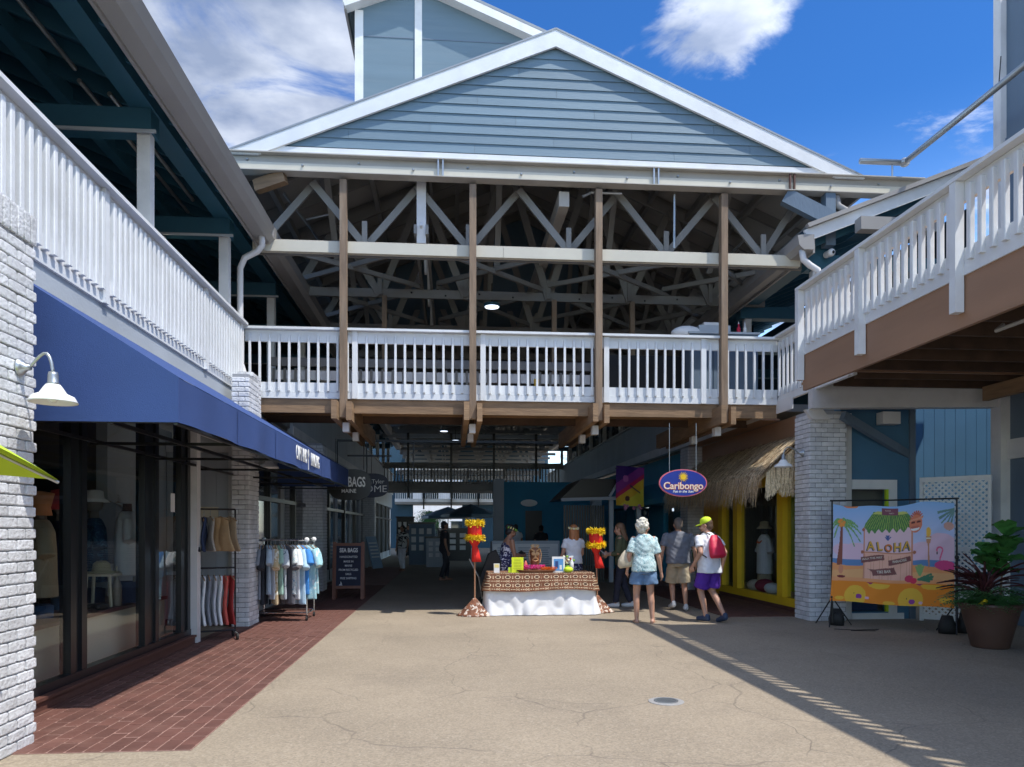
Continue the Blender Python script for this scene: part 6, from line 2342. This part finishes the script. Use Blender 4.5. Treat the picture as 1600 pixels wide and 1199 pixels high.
for i, (lb, c_, y, r_) in enumerate((('maroon cushion on the floor of the yellow shop window', (.30, .04, .07), 14.9, .2), ('white towel roll in the yellow shop window', (.8, .8, .8), 14.55, .16), ('striped basket in the yellow shop window', (.6, .54, .45), 15.4, .17))):
    tag(MB().ell((0, 0, r_ * .7), (r_, r_ * 1.2, r_ * .7)).build('cushion', mat('display_%d' % i, c_, .85), None, smooth=True, loc=(6.48, y, .205)), lb, 'cushion')

# ================================================================= BOARDS AND HANGING SIGNS
cb = thing('chalkboard', 'wood-framed A-board chalkboard headed SEA BAGS on the shaded walkway', 'sign', (-2.20, 16.25, 0))
fw = mat('red_brown_frame', (.17, .06, .035), .5, .2, 6, .1, 30)
for s_ in (-1, 1):
    MB().bar((s_ * .30, -.14, 0), (s_ * .30, -.0, 1.24), .075, .03, up=(0, 1, 0)).build('stile', fw, cb)
    MB().bar((s_ * .30, .20, 0), (s_ * .30, .03, 1.22), .05, .025, up=(0, 1, 0)).build('rear_leg', fw, cb)
tilt = math.atan2(.14, 1.24)
bd = MB().box(-.262, .262, -.008, .008, .28, 1.19).build('board', mat('chalk_navy', (.012, .016, .04), .7, .2, 10), cb, loc=(0, -.14, 0), rot=(-tilt, 0, 0))
for z in (.24, 1.16):
    MB().box(-.262, .262, -.016, .014, z, z + .06).build('rail', fw, cb, loc=(0, -.14, 0), rot=(-tilt, 0, 0))
chalk = mat('chalk_white', (.72, .72, .72), .9)
text('SEA BAGS', .125, chalk, bd, (0, -.010, 1.06), (R(90), 0, 0), offset=.004, sx=.72, extrude=.0008)
for k, (t_, z) in enumerate((('HANDCRAFTED', .92), ('MADE IN', .82), ('MAINE', .73), ('FROM RECYCLED', .64), ('SAILS', .55), ('FREE SHIPPING', .46))):
    text(t_, .062, chalk, bd, (0, -.010, z), (R(90), 0, 0), extrude=.0006, offset=.0006, sx=.85)
MB().prism([(-.20, .31), (-.12, .31), (-.14, .335), (-.18, .335)], -.0105, -.009, 'y').build('boat_sketch', chalk, bd)
MB().prism([(-.165, .34), (-.13, .34), (-.16, .40)], -.0105, -.009, 'y').build('boat_sketch', chalk, bd)

ab = thing('a_frame_sign', 'pale blue folding A-frame sign seen from the side further down the walkway', 'sign', (-2.95, 27.5, 0), R(62))
for s_ in (-1, 1):
    MB().box(-.32, .32, -.012, .012, .1, 1.3).build('panel', mat('pale_blue_panel', (.22, .34, .48), .6) if s_ < 0 else M['graysiding'], ab, loc=(0, s_ * .36, 0), rot=(s_ * R(15.5), 0, 0))
for k in range(5):
    MB().box(-.25, .25, -.02, -.014, .5 + k * .13, .55 + k * .13).build('text_line', M['shade'], ab, loc=(0, -.36, 0), rot=(-R(15.5), 0, 0))


def hang_sign(lb, x, y, z, w, h, mface, round_=.5, tilt_=0):
    t = thing('hanging_sign', lb, 'sign', (x, y, z), tilt_, None)
    pts = []
    for k in range(40):
        a = 2 * math.pi * k / 40
        ca, sa = math.cos(a), math.sin(a)
        pts.append((w / 2 * math.copysign(abs(ca) ** round_, ca), h / 2 * math.copysign(abs(sa) ** round_, sa)))
    MB().prism(pts, -.02, .02, 'y').build('board', mface, t)
    return t


s1_ = hang_sign('black hanging sign with white SEA BAGS MAINE lettering partly behind the awning', -2.20, 16.4, 2.48, .92, .68, M['black'], .7)
text('SEA BAGS', .30, M['shade'], s1_, (0, -.024, .05), (R(90), 0, 0), offset=.006, sx=.52)
text('MAINE', .12, M['shade'], s1_, (-.02, -.024, -.14), (R(90), 0, 0), offset=.002, sx=.9)
MB().tube([(-.3, 0, .33), (-.3, 0, 1.0)], .008).build('hanger', M['black'], s1_)
MB().tube([(.3, 0, .33), (.3, 0, 1.0)], .008).build('hanger', M['black'], s1_)
s2_ = hang_sign('dark navy hanging sign reading HOME behind the Sea Bags sign', -2.12, 20.0, 2.68, .92, .64, mat('sign_navy', (.012, .02, .05), .4), .75)
text('LisaTyler', .155, M['shade'], s2_, (.06, -.024, .10), (R(90), 0, 0), extrude=.003)
text('HOME', .255, M['shade'], s2_, (.02, -.024, -.10), (R(90), 0, 0), sx=1.1, extrude=.003)
MB().tube([(0, 0, .3), (0, 0, 1.1)], .008).build('hanger', M['black'], s2_)

# Caribongo oval
cs_ = thing('hanging_sign', 'oval blue sign reading Caribongo with a yellow sun and pink rim', 'sign', (4.05, 12.74, 2.32))
def oval(w, h, y0, y1, m, name, par):
    return MB().prism([(w * math.cos(a), h * math.sin(a)) for a in np.linspace(0, 2 * math.pi, 61)[:-1]], y0, y1, 'y').build(name, m, par)
oval(.430, .240, -.022, .022, mat('sign_pink', (.68, .16, .20), .4), 'rim', cs_)
oval(.410, .222, -.026, -.0225, mat('sign_blue', (.018, .04, .30), .35), 'face', cs_)
yl = mat('sign_yellow', (.85, .55, .02), .4)
og = mat('sign_orange', (.80, .20, .04), .4)
MB().prism([(.050 * math.cos(a), .105 + .050 * math.sin(a)) for a in np.linspace(0, 6.283, 25)[:-1]], -.030, -.0265, 'y').build('sun_disc', yl, cs_)
for k in range(16):
    a = 2 * math.pi * k / 16
    r0, r1 = .056, (.098 if k % 2 else .088)
    da = .15
    MB().prism([(r0 * math.cos(a - da), .105 + r0 * math.sin(a - da)), (r1 * math.cos(a), .105 + r1 * math.sin(a)), (r0 * math.cos(a + da), .105 + r0 * math.sin(a + da))], -.030, -.0265, 'y').build('sun_ray', yl, cs_)
text('Caribongo', .172, og, cs_, (.003, -.028, -.058), (R(90), 0, 0), offset=.0075, extrude=.0012, spacing=.97)
text('Caribongo', .172, mat('sign_cream', (.82, .76, .66), .4), cs_, (0, -.031, -.055), (R(90), 0, 0), offset=.001, extrude=.0012, spacing=.97)
text('Fun in the Sun!', .062, M['shade'], cs_, (0, -.028, -.150), (R(90), 0, 0), offset=.0012, extrude=.001, shear=.3)
for x in (-.24, .24):
    MB().tube([(x, 0, .19), (x, 0, 1.05)], .006).build('chain', M['steel'], cs_)

# kite-like print in front of the teal shop
kt = thing('printed_banner', 'purple, pink and yellow printed cloth hanging in front of the teal shop', 'banner', (5.05, 20.6, 2.15))
def kite():
    W_, H_ = 60, 70
    im = np.zeros((H_, W_, 3))
    yy, xx = np.mgrid[0:H_, 0:W_]
    d = (yy / H_) + (xx / W_) * .55
    im[:] = (.05, .01, .16)
    im[d > .45] = (.26, .03, .26)
    im[d > .70] = (.55, .02, .10)
    im[d > .82] = (.75, .45, .03)
    im[d > 1.05] = (.72, .60, .05)
    im[(np.hypot(xx - 24, yy - 56) < 5)] = (.08, .02, .02)
    im[(abs(yy - 34 - (xx - 30) * .5) < 1.2) & (xx > 28) & (xx < 52)] = (.06, .03, .08)
    im[np.hypot(xx - 20, yy - 22) < 6] = (.5, .12, .4)
    return im
print_grid('cloth', kite(), lambda u, v: (-.42 + .80 * u, .04 * math.sin(u * 7 + v * 3), .10 + 1.0 * v + .12 * (1 - u) * (v - .5) - .1 * u * (1 - v)), M['print'], kt)
for i in range(8):
    MB().ell((rr.uniform(-.3, .3), -.03, rr.uniform(-.06, .08)), (.05, .03, .05), 7, 5).build('flower', mat('pink_bloom', (.5, .2, .3), .7) if i == 0 else bpy.data.materials['pink_bloom'], kt, smooth=True)
MB().tube([(-.45, 0, 1.08), (.5, 0, 1.22)], .012).build('rod', M['black'], kt)

# ================================================================= ALOHA BANNER ON ITS STAND
bx, by = Vector((5.93, 11.15)), Vector((7.29, 10.18))
brz = math.atan2(by.y - bx.y, by.x - bx.x)
BW = (by - bx).length
st = thing('banner_stand', 'black telescopic banner stand holding the ALOHA backdrop', 'stand', (bx.x, bx.y, 0), brz)
for x in (0, BW):
    MB().tube([(x, 0, .05), (x, 0, 1.1)], .017).build('upright', M['black'], st)
    MB().tube([(x, 0, 1.1), (x, 0, 1.96)], .012).build('upright', M['black'], st)
    MB().ell((x, 0, 1.1), (.028, .028, .035)).build('clamp', M['black'], st)
    MB().ell((x, 0, .45), (.03, .03, .035)).build('collar', M['black'], st)
    for a in (30, 150, 270):
        MB().tube([(x, 0, .45), (x + .30 * math.cos(R(a)), .30 * math.sin(R(a)), .012)], .010).build('leg', M['black'], st)
    MB().tube([(x, 0, .22), (x + .19 * math.cos(R(30)), .19 * math.sin(R(30)), .16)], .007).build('brace', M['black'], st)
MB().tube([(-.03, 0, 1.955), (BW / 2, 0, 1.945), (BW + .03, 0, 1.955)], .012).build('crossbar', M['black'], st)
for i, (x, y) in enumerate(((.05, .1), (BW - .12, -.12), (BW + .12, .08))):
    b_ = MB().loft([ring((x, y, .0), .11, .07), ring((x, y, .10), .12, .08), ring((x, y, .26 + .1 * (i == 2)), .07, .05)])
    tag(b_.build('sandbag', M['rubber'], None, smooth=True, loc=(bx.x, bx.y, 0.003), rot=(0, 0, brz)), ('black sandbag by the left foot of the banner stand', 'black sandbag in front of the right foot of the banner stand', 'tall black sandbag behind the right foot of the banner stand')[i], 'sandbag', 'sandbags weighing the banner stand')


def aloha():
    W_, H_ = 340, 300
    im = np.zeros((H_, W_, 3))
    yy, xx = np.mgrid[0:H_, 0:W_].astype(float)
    u, v = xx / W_, yy / H_

    def put_(mask, c):
        im[mask] = c

    def poly(pts):
        inside = np.zeros((H_, W_), bool)
        n_ = len(pts)
        for i in range(n_):
            x1, y1 = pts[i]
            x2, y2 = pts[(i + 1) % n_]
            if y1 == y2:
                continue
            c = ((v < y1) != (v < y2)) & (u < (x2 - x1) * (v - y1) / (y2 - y1) + x1)
            inside ^= c
        return inside

    def el(cx_, cy_, rx, ry):
        return ((u - cx_) / rx) ** 2 + ((v - cy_) / ry) ** 2 < 1

    def line(x1, y1, x2, y2, w_):
        dx, dy = x2 - x1, y2 - y1
        t_ = np.clip(((u - x1) * dx + (v - y1) * dy) / (dx * dx + dy * dy), 0, 1)
        return np.hypot(u - x1 - t_ * dx, (v - y1 - t_ * dy)) < w_
    k = np.clip(v / .5, 0, 1)[..., None]
    im[:] = np.array((.20, .38, .66)) * (1 - k) + np.array((.50, .48, .62)) * k
    for cx_, cy_, rx, ry in ((.20, .50, .14, .12), (.10, .46, .1, .07), (.30, .56, .1, .08), (.75, .50, .16, .12), (.90, .42, .13, .13), (.62, .55, .14, .1), (.86, .52, .2, .1)):
        put_(el(cx_, cy_, rx, ry), (.60, .42, .52))
    put_(v > .555, (.09, .19, .38))
    put_(v > .60 + .02 * np.sin(u * 9), (.66, .27, .10))
    put_(v > .66 + .015 * np.sin(u * 7 + 2), (.74, .34, .14))
    put_(v > .74, (.70, .28, .12))
    # orange strip with blobs
    put_(v > .785 - .01 * np.sin(u * 3.1), (.74, .20, .008))
    lower = v > .79
    for cx_, cy_, rx, ry in ((.21, .93, .09, .11), (.66, .94, .10, .12), (.40, .80, .09, .045), (.82, .80, .08, .04), (.08, .96, .04, .02), (.49, .98, .05, .02), (.93, .93, .05, .03)):
        put_(el(cx_, cy_, rx, ry) & lower, (.80, .38, .03))
    for cx_, cy_ in ((.24, .935), (.67, .955)):
        put_(el(cx_, cy_, .025, .025), (.22, .03, .22))
        put_(el(cx_ + .07, cy_ + .01, .017, .014), (.60, .35, .45))
        put_(el(cx_ - .04, cy_ - .03, .005, .006), (.1, .05, .02))
    put_(poly([(.30, .785), (.36, .785), (.33, .805)]), (.30, .02, .10))
    put_(poly([(.70, .785), (.76, .785), (.73, .80)]), (.30, .02, .10))
    # palm tree on the left
    put_(poly([(.035, .62), (.055, .40), (.065, .20), (.085, .20), (.085, .40), (.085, .62)]), (.20, .06, .04))
    for a, L_ in ((-2.9, .09), (-2.3, .12), (-1.2, .13), (-.6, .17), (-.1, .17), (.35, .17), (.8, .16), (2.6, .07)):
        px, py = .075, .15
        for q in range(14):
            t_ = q / 14
            x = px + math.cos(a) * L_ * t_
            y = py + math.sin(a) * L_ * t_ + .16 * t_ * t_
            put_(line(x, y, x + .012 * math.cos(a), y + .05 * (1 - t_ * .6), .0045), (.09, .25, .10) if q % 2 else (.20, .36, .10))
    for x, y in ((.055, .17), (.075, .19), (.095, .17), (.065, .21), (.088, .20), (.07, .15)):
        put_(el(x, y, .014, .017), (.70, .24, .04))
    # little seated figure stays a plain totem
    put_(el(.075, .66, .022, .05), (.55, .22, .12))
    put_(el(.08, .735, .035, .014), (.16, .02, .02))
    # hut
    put_((u > .27) & (u < .665) & (v > .22) & (v < .48), (.62, .44, .50))
    put_((u > .275) & (u < .66) & (v > .48) & (v < .745), (.66, .36, .27))
    for q in range(16):
        x = .28 + q * .0245
        put_((abs(u - x) < .0012) & (v > .50) & (v < .745), (.50, .22, .16))
    for x in (.268, .665):
        put_((abs(u - x) < .006) & (v > .22) & (v < .75), (.50, .20, .11))
    put_(line(.25, .475, .69, .475, .006), (.48, .19, .10))
    for x, y in ((.255, .475), (.685, .475), (.265, .245)):
        put_(el(x, y, .013, .017), (.35, .12, .06))
    roof = poly([(.35, .065), (.62, .065), (.68, .16), (.66, .235), (.63, .22), (.60, .27), (.57, .225), (.54, .265), (.51, .22), (.48, .27), (.45, .23), (.42, .275), (.39, .235), (.36, .285), (.33, .25), (.31, .29), (.29, .25), (.27, .22), (.28, .18)])
    put_(roof, (.075, .20, .055))
    for q in range(60):
        x0 = .36 + .25 * q / 60
        x1 = .27 + .41 * q / 60
        if q % 3 == 0:
            put_(line(x0, .07, x1, .235, .0032) & roof, (.22, .34, .07))
        if q % 3 == 1:
            put_(line(x0, .07, x1, .235, .0025) & roof, (.03, .10, .04))
    put_(poly([(.38, .055), (.60, .055), (.64, .085), (.34, .085)]), (.42, .45, .12))
    put_((u > .415) & (u < .555) & (v > .02) & (v < .09), (.16, .05, .08))
    # signs
    for pts in ([(.245, .53), (.435, .49), (.44, .545), (.25, .59)], [(.475, .545), (.655, .505), (.66, .555), (.48, .60)], [(.33, .655), (.52, .615), (.545, .685), (.35, .715)], [(.30, .645), (.335, .65), (.345, .68)]):
        put_(poly(pts), (.17, .06, .055))
    # mask with feathers, generic
    for q in range(9):
        a = -2.7 + q * .29
        put_(line(.70, .17, .70 + .055 * math.cos(a), .17 + .09 * math.sin(a), .006), (.42, .10, .06))
    put_(el(.695, .20, .052, .085), (.55, .17, .09))
    put_(line(.65, .165, .745, .15, .008), (.60, .26, .16))
    for x in (.675, .72):
        put_(el(x, .185, .016, .011), (.10, .02, .02))
    put_(el(.69, .245, .034, .022), (.75, .70, .66))
    put_(el(.69, .232, .036, .012), (.45, .12, .08))
    # hand torch
    put_(line(.795, .36, .80, .62, .005), (.45, .20, .10))
    put_(poly([(.775, .33), (.82, .33), (.81, .40), (.785, .40)]), (.48, .22, .12))
    put_(el(.797, .29, .020, .045), (.75, .38, .05))
    put_(el(.797, .35, .018, .006), (.8, .7, .5))
    # flamingo
    for a in np.linspace(2.9, 7.0, 26):
        put_(el(.885 + .022 * math.cos(a), .455 + .028 * math.sin(a), .006, .007), (.62, .10, .22))
    put_(el(.865, .485, .005, .016), (.05, .02, .02))
    put_(line(.905, .46, .885, .55, .005), (.62, .10, .22))
    put_(el(.93, .60, .085, .048), (.55, .045, .18))
    # fruit and leaves
    put_(el(.645, .73, .035, .035), (.48, .03, .09))
    put_(el(.68, .75, .028, .028), (.55, .02, .07))
    for a in (-2.2, -1.8, -1.4, -1.0):
        put_(line(.73, .70, .73 + .05 * math.cos(a), .70 + .10 * math.sin(a), .009), (.20, .34, .12))
    for a in (-.5, -.1, .3, .7):
        put_(line(.72, .74, .72 + .11 * math.cos(a), .72 + .06 * math.sin(a), .010), (.045, .17, .09))
    # grey palm leaves top right, blue pineapple mark
    for a in np.linspace(1.9, 3.6, 7):
        put_(line(1.0, .05, 1.0 + .13 * math.cos(a), .05 + .20 * abs(math.sin(a)) + .02, .006), (.10, .20, .19))
    put_(el(.955, .22, .04, .04), (.50, .28, .24))
    for a in (-2.4, -1.95, -1.57, -1.2, -.75):
        put_(line(.468, .345, .468 + .03 * math.cos(a), .345 + .05 * math.sin(a), .0045), (.05, .09, .26))
    put_(poly([(.09, .0), (.22, .0), (.20, .02), (.12, .02)]), (.6, .2, .08))
    return np.clip(im * 1.3 + .01, 0, .86)


bn = thing('aloha_banner', 'printed ALOHA tiki-bar backdrop with palm tree, hut and orange sand strip', 'banner', (bx.x, bx.y, 0), brz)
X0, X1, Z0, Z1 = .02, BW - .03, .42, 1.90


def bwave(u, v):
    # pulled folds towards the top-right corner, soft drape below
    f = .010 * math.sin(u * 9 + v * 2) + .006 * math.sin(u * 21 - v * 5)
    d = (u + (1 - v) * 1.0)
    f += .018 * math.exp(-((d - 1.12) / .05) ** 2) * u + .014 * math.exp(-((d - 1.28) / .05) ** 2) * u
    return -.022 - f


def bpos(u, v, o=0.0):
    top = Z1 - .10 * math.sin(math.pi * min(1, u * 1.35)) ** 1 * (1 if u < .74 else 0) * .5 - .015 * math.sin(u * 14)
    bot = Z0 - .03 - .03 * u + .01 * math.sin(u * 9)
    x = X0 + (X1 - X0) * u - (.05 * (1 - v) ** 3 * (1 - u) * 1)
    return (x, bwave(u, v) - o, bot + (top - bot) * v)


print_grid('backdrop_cloth', aloha(), bpos, M['print'], bn, 300, 260)


def btext(s, size, m, u0, v0, ang, o=.002, name='lettering', **k):
    me = text_mesh(s, size, m, extrude=.0004, **k)
    ca, sa = math.cos(ang), math.sin(ang)
    for vv in me.vertices:
        x, y, z = vv.co
        xr, yr = x * ca - y * sa, x * sa + y * ca
        u, v = u0 + xr / (X1 - X0), 1 - v0 + yr / (Z1 - Z0)
        p = bpos(u, v, o + z)
        vv.co = p
    return link(name, me, bn)


shd, gld = mat('letter_shadow', (.09, .10, .12), .7), mat('letter_gold', (.74, .42, .05), .7)
for i, (c_, du, dv, a) in enumerate((('A', 0, 0, .06), ('L', .075, .0, .14), ('O', .150, .010, 0), ('H', .225, .0, .0), ('A', .300, -.008, -.04))):
    btext(c_, .185 if c_ != 'O' else .155, shd, .327 + du - .008, .422 + dv, a, .0015, offset=.006, sx=.82)
    btext(c_, .185 if c_ != 'O' else .155, gld if c_ != 'O' else mat('letter_orange', (.75, .22, .04), .7), .327 + du, .415 + dv, a, .003, offset=.004, sx=.82)
cw = mat('print_cream', (.70, .62, .52), .7)
btext('HULA THIS WAY', .044, cw, .34, .538, .17, offset=.001, sx=.85)
btext('PARADISE', .050, cw, .568, .552, .17, offset=.0015, sx=.85)
btext('TIKI BAR', .058, cw, .44, .668, .17, offset=.0015, sx=.85)
btext('ALOHA', .030, cw, .47, .045, 0, sx=.8)
btext('PARTY', .030, cw, .50, .072, 0, sx=.8)
# cable on the floor by the stand
tag(MB().tube([(5.75, 10.75, .006), (6.0, 10.60, .006), (6.4, 10.66, .006), (6.25, 10.5, .006), (5.9, 10.55, .006)], .006, 6).build('cable', M['black']), 'thin dark cable lying on the floor left of the banner stand', 'cable')

# ================================================================= LATTICE AND PLANTS
la = thing('lattice_screen', 'white diagonal lattice screen between the banner and the right corner post', 'screen', (7.75, 11.72, 0), math.atan2(10.95 - 11.72, 8.42 - 7.75))
LW = math.hypot(8.42 - 7.75, 10.95 - 11.72)
LH = 2.36
for a in ((0, .05, 0, LH), (LW - .05, LW, 0, LH)):
    box_obj('frame_stile', M['white'], la, a[0], a[1], -.03, .03, a[2], a[3])
for z in (.03, 1.15, LH - .08):
    box_obj('frame_rail', M['white'], la, .051, LW - .051, -.028, .028, z, z + .08)
for sgn in (-1, 1):
    p = .095
    for k in range(-14, 30):
        # lines x*sgn - z = c, clipped to each panel
        for z0, z1 in ((.11, 1.15), (1.23, LH - .08)):
            pts = []
            c_ = k * p * 1.0
            # z = z0 + sgn*(x - xs)
            xs = c_ if sgn > 0 else c_
            za = lambda x: z0 + (x - xs) if sgn > 0 else z0 + (xs - x)
            x_lo, x_hi = .05, LW - .05
            h = z1 - z0
            if sgn > 0:
                a_, b_ = max(x_lo, xs), min(x_hi, xs + h)
            else:
                a_, b_ = max(x_lo, xs - h), min(x_hi, xs)
            if b_ - a_ > .04:
                MB().bar((a_, sgn * .006, za(a_)), (b_, sgn * .006, za(b_)), .009, .034, up=(0, 0, 1)).build('slat', M['white'], la)

pt = thing('potted_plant', 'big brown planter with ferns, burgundy blades and a fiddle-leaf plant at the right edge', 'plant', (6.86, 8.95, 0))
pt.scale = (.92, .92, .95)
MB().lathe([(.22, 0), (.235, .02), (.30, .28), (.36, .50), (.40, .56), (.405, .60), (.375, .60), (.35, .54)], n=40).build('pot', M['pot'], pt, smooth=True)
MB().lathe([(.36, .53), (.0, .56)], n=24, caps=False).build('soil', M['soil'], pt)
# fiddle leaves: broad wavy shared leaf
def leaf_mesh(name, m, L_, w, seg=7, curl=.25, lobes=0.0, fold=.12):
    vs, fs = [], []
    for i in range(seg + 1):
        t_ = i / seg
        ww = w * (math.sin(math.pi * min(1, t_ * .93 + .04)) ** .7) * (.72 + .5 * t_) * (1 + lobes * math.sin(i * 2.6))
        z = curl * L_ * (-t_ * t_ + .3 * t_)
        for s_ in (-1, -.5, 0, .5, 1):
            vs.append((ww * s_, L_ * t_, z + fold * abs(s_) * ww * 2 + .012 * math.sin(i * 1.9 + s_ * 3)))
    for i in range(seg):
        for k in range(4):
            a = i * 5 + k
            fs.append((a, a + 1, a + 6, a + 5))
    me = bpy.data.meshes.new(name)
    me.from_pydata(vs, [], fs)
    me.materials.append(m)
    me.polygons.foreach_set('use_smooth', [True] * len(fs))
    return me


fl_ = leaf_mesh('leaf', M['leaf'], .30, .12, 9, .3)
rs = random.Random(21)
for (sx, sy, hgt) in ((.22, .0, 1.38), (.12, .12, 1.18)):
    MB().tube([(sx * .6, sy, .55), (sx * .8, sy, 1.0), (sx, sy, hgt)], [.016, .013, .008]).build('stem', M['wood'], pt, smooth=True)
    for i in range(24):
        z = .95 + (hgt - .95) * (i / 16) ** .8
        a = i * 2.4 + rs.uniform(-.3, .3)
        s_ = rs.uniform(.75, 1.1)
        link('leaf', fl_, pt, (sx * (.8 + .2 * i / 16), sy, z), (R(rs.uniform(5, 50)), R(rs.uniform(-20, 20)), a), (s_, s_, s_))
bl = leaf_mesh('blade', M['redleaf'], .55, .013, 7, .55)
for i in range(60):
    a = rs.uniform(0, 6.28)
    s_ = rs.uniform(.7, 1.15)
    link('blade', bl, pt, (-.12 + rs.gauss(0, .03), -.05 + rs.gauss(0, .03), .68 + rs.uniform(0, .12)), (R(rs.uniform(15, 80)), 0, a), (s_, s_, s_))
mb = MB()
for i in range(210):
    a = rs.uniform(0, 6.28)
    L_ = rs.uniform(.24, .52)
    el_ = rs.uniform(-.1, 1.0)
    base = V(rs.gauss(0, .14), rs.gauss(0, .14), .58)
    for k in range(11):
        t_ = (k + 1) / 11
        c = base + V(math.cos(a) * L_ * t_, math.sin(a) * L_ * t_, .55 * L_ * math.sin(t_ * 2.0) * (el_ + .3) - .38 * L_ * t_ * t_)
        for s_ in (-1, 1):
            d = V(math.cos(a + s_ * 1.15), math.sin(a + s_ * 1.15), -.25) * .085 * math.sin(math.pi * min(.97, t_ * .8 + .15))
            w = V(math.cos(a), math.sin(a), 0) * .013
            mb.add([c - w, c + w, c + d + w * .4, c + d - w * .2], [(0, 1, 2, 3)])
tag(mb.build('fern_fronds', M['fern'], pt), kind='stuff')
for i in range(3):
    MB().ell((-.30 + i * .03, -.22, .60 + i * .02), (.035, .03, .028), 8, 5).build('yellow_bloom', M['yfringe'], pt, smooth=True)

# green plant by the yellow shop door
gp = thing('snake_plant', 'upright green snake plant in a pot beside the ochre shop entrance', 'plant', (5.95, 17.3, 0))
MB().lathe([(.13, 0), (.17, .3), (.155, .3)], n=20).build('pot', M['pot'], gp, smooth=True)
sn = leaf_mesh('blade', M['leaf'], .75, .04, 6, .05)
for i in range(14):
    link('blade', sn, gp, (rs.gauss(0, .05), rs.gauss(0, .05), .28), (R(rs.uniform(70, 88)), 0, rs.uniform(0, 6.28)))

# ================================================================= THINGS ON THE FOOTBRIDGE
tp = thing('tarp_screen', 'dark hanging tarp screening the right part of the footbridge', 'screen', (2.7, 14.12, 3.72))
mb = MB()
for k in range(40):
    x0, x1 = k * .078, k * .078 + .078
    mb.box(x0, x1 + .002, .02 * math.sin(k * 1.1), .02 * math.sin(k * 1.1) + .012, 0, 1.15)
mb.build('sheet', M['rubber'], tp)
cbn = thing('service_cabinet', 'dark service cabinet on the footbridge behind the white railing', 'cabinet', (4.75, 13.42, 3.71))
box_obj('carcass', M['bluegray'], cbn, -.35, .95, 0, .5, 0, 1.42)
box_obj('top', M['graysiding'], cbn, -.38, .98, -.03, .53, 1.422, 1.46)
for k in range(3):
    box_obj('door', M['bluegray'], cbn, -.33 + k * .43, .08 + k * .43, -.012, -.001, .1, 1.35)
t = tag(MB().ell((0, 0, .08), (.30, .2, .14)).build('folded_cloth', M['whitecloth'], None, smooth=True, loc=(4.40, 13.62, 5.10)), 'crumpled white cloth heap on the left end of the service cabinet', 'cloth')
box = thing('tray_box', 'grey plastic tray box on top of the service cabinet', 'box', (4.90, 13.64, 5.175))
box_obj('tub', M['graysiding'], box, -.3, .3, -.15, .15, 0, .14)
box_obj('lid', M['offwhite'], box, -.2, .1, -.12, .12, .142, .2)
for i, (x, m_) in enumerate(((5.50, 'red_bag'), (5.62, 'shade'))):
    b_ = thing('bottle', ('red-topped', 'white')[i] + ' squeeze bottle at the right end of the service cabinet', 'bottle', (x - .1, 13.6, 5.175))
    MB().lathe([(.035, 0), (.035, .12), (.015, .15), (.012, .20)], n=12).build('flask', M[m_], b_, smooth=True)
    MB().lathe([(.013, .2), (.004, .25)], n=10).build('nozzle', M['shade'], b_)
t = tag(MB().lathe([(.06, 0), (.04, .5), (.05, .62)], n=10).build('yellow_marker', M['yellow'], None, loc=(1.6, 13.9, 3.71)), 'yellow floor marker behind the middle of the footbridge railing', 'marker')
gooseneck(-3.09, 18.6, 2.62, 0, 'white gooseneck lamp on the shaded pillar behind the shirt rack', .3)
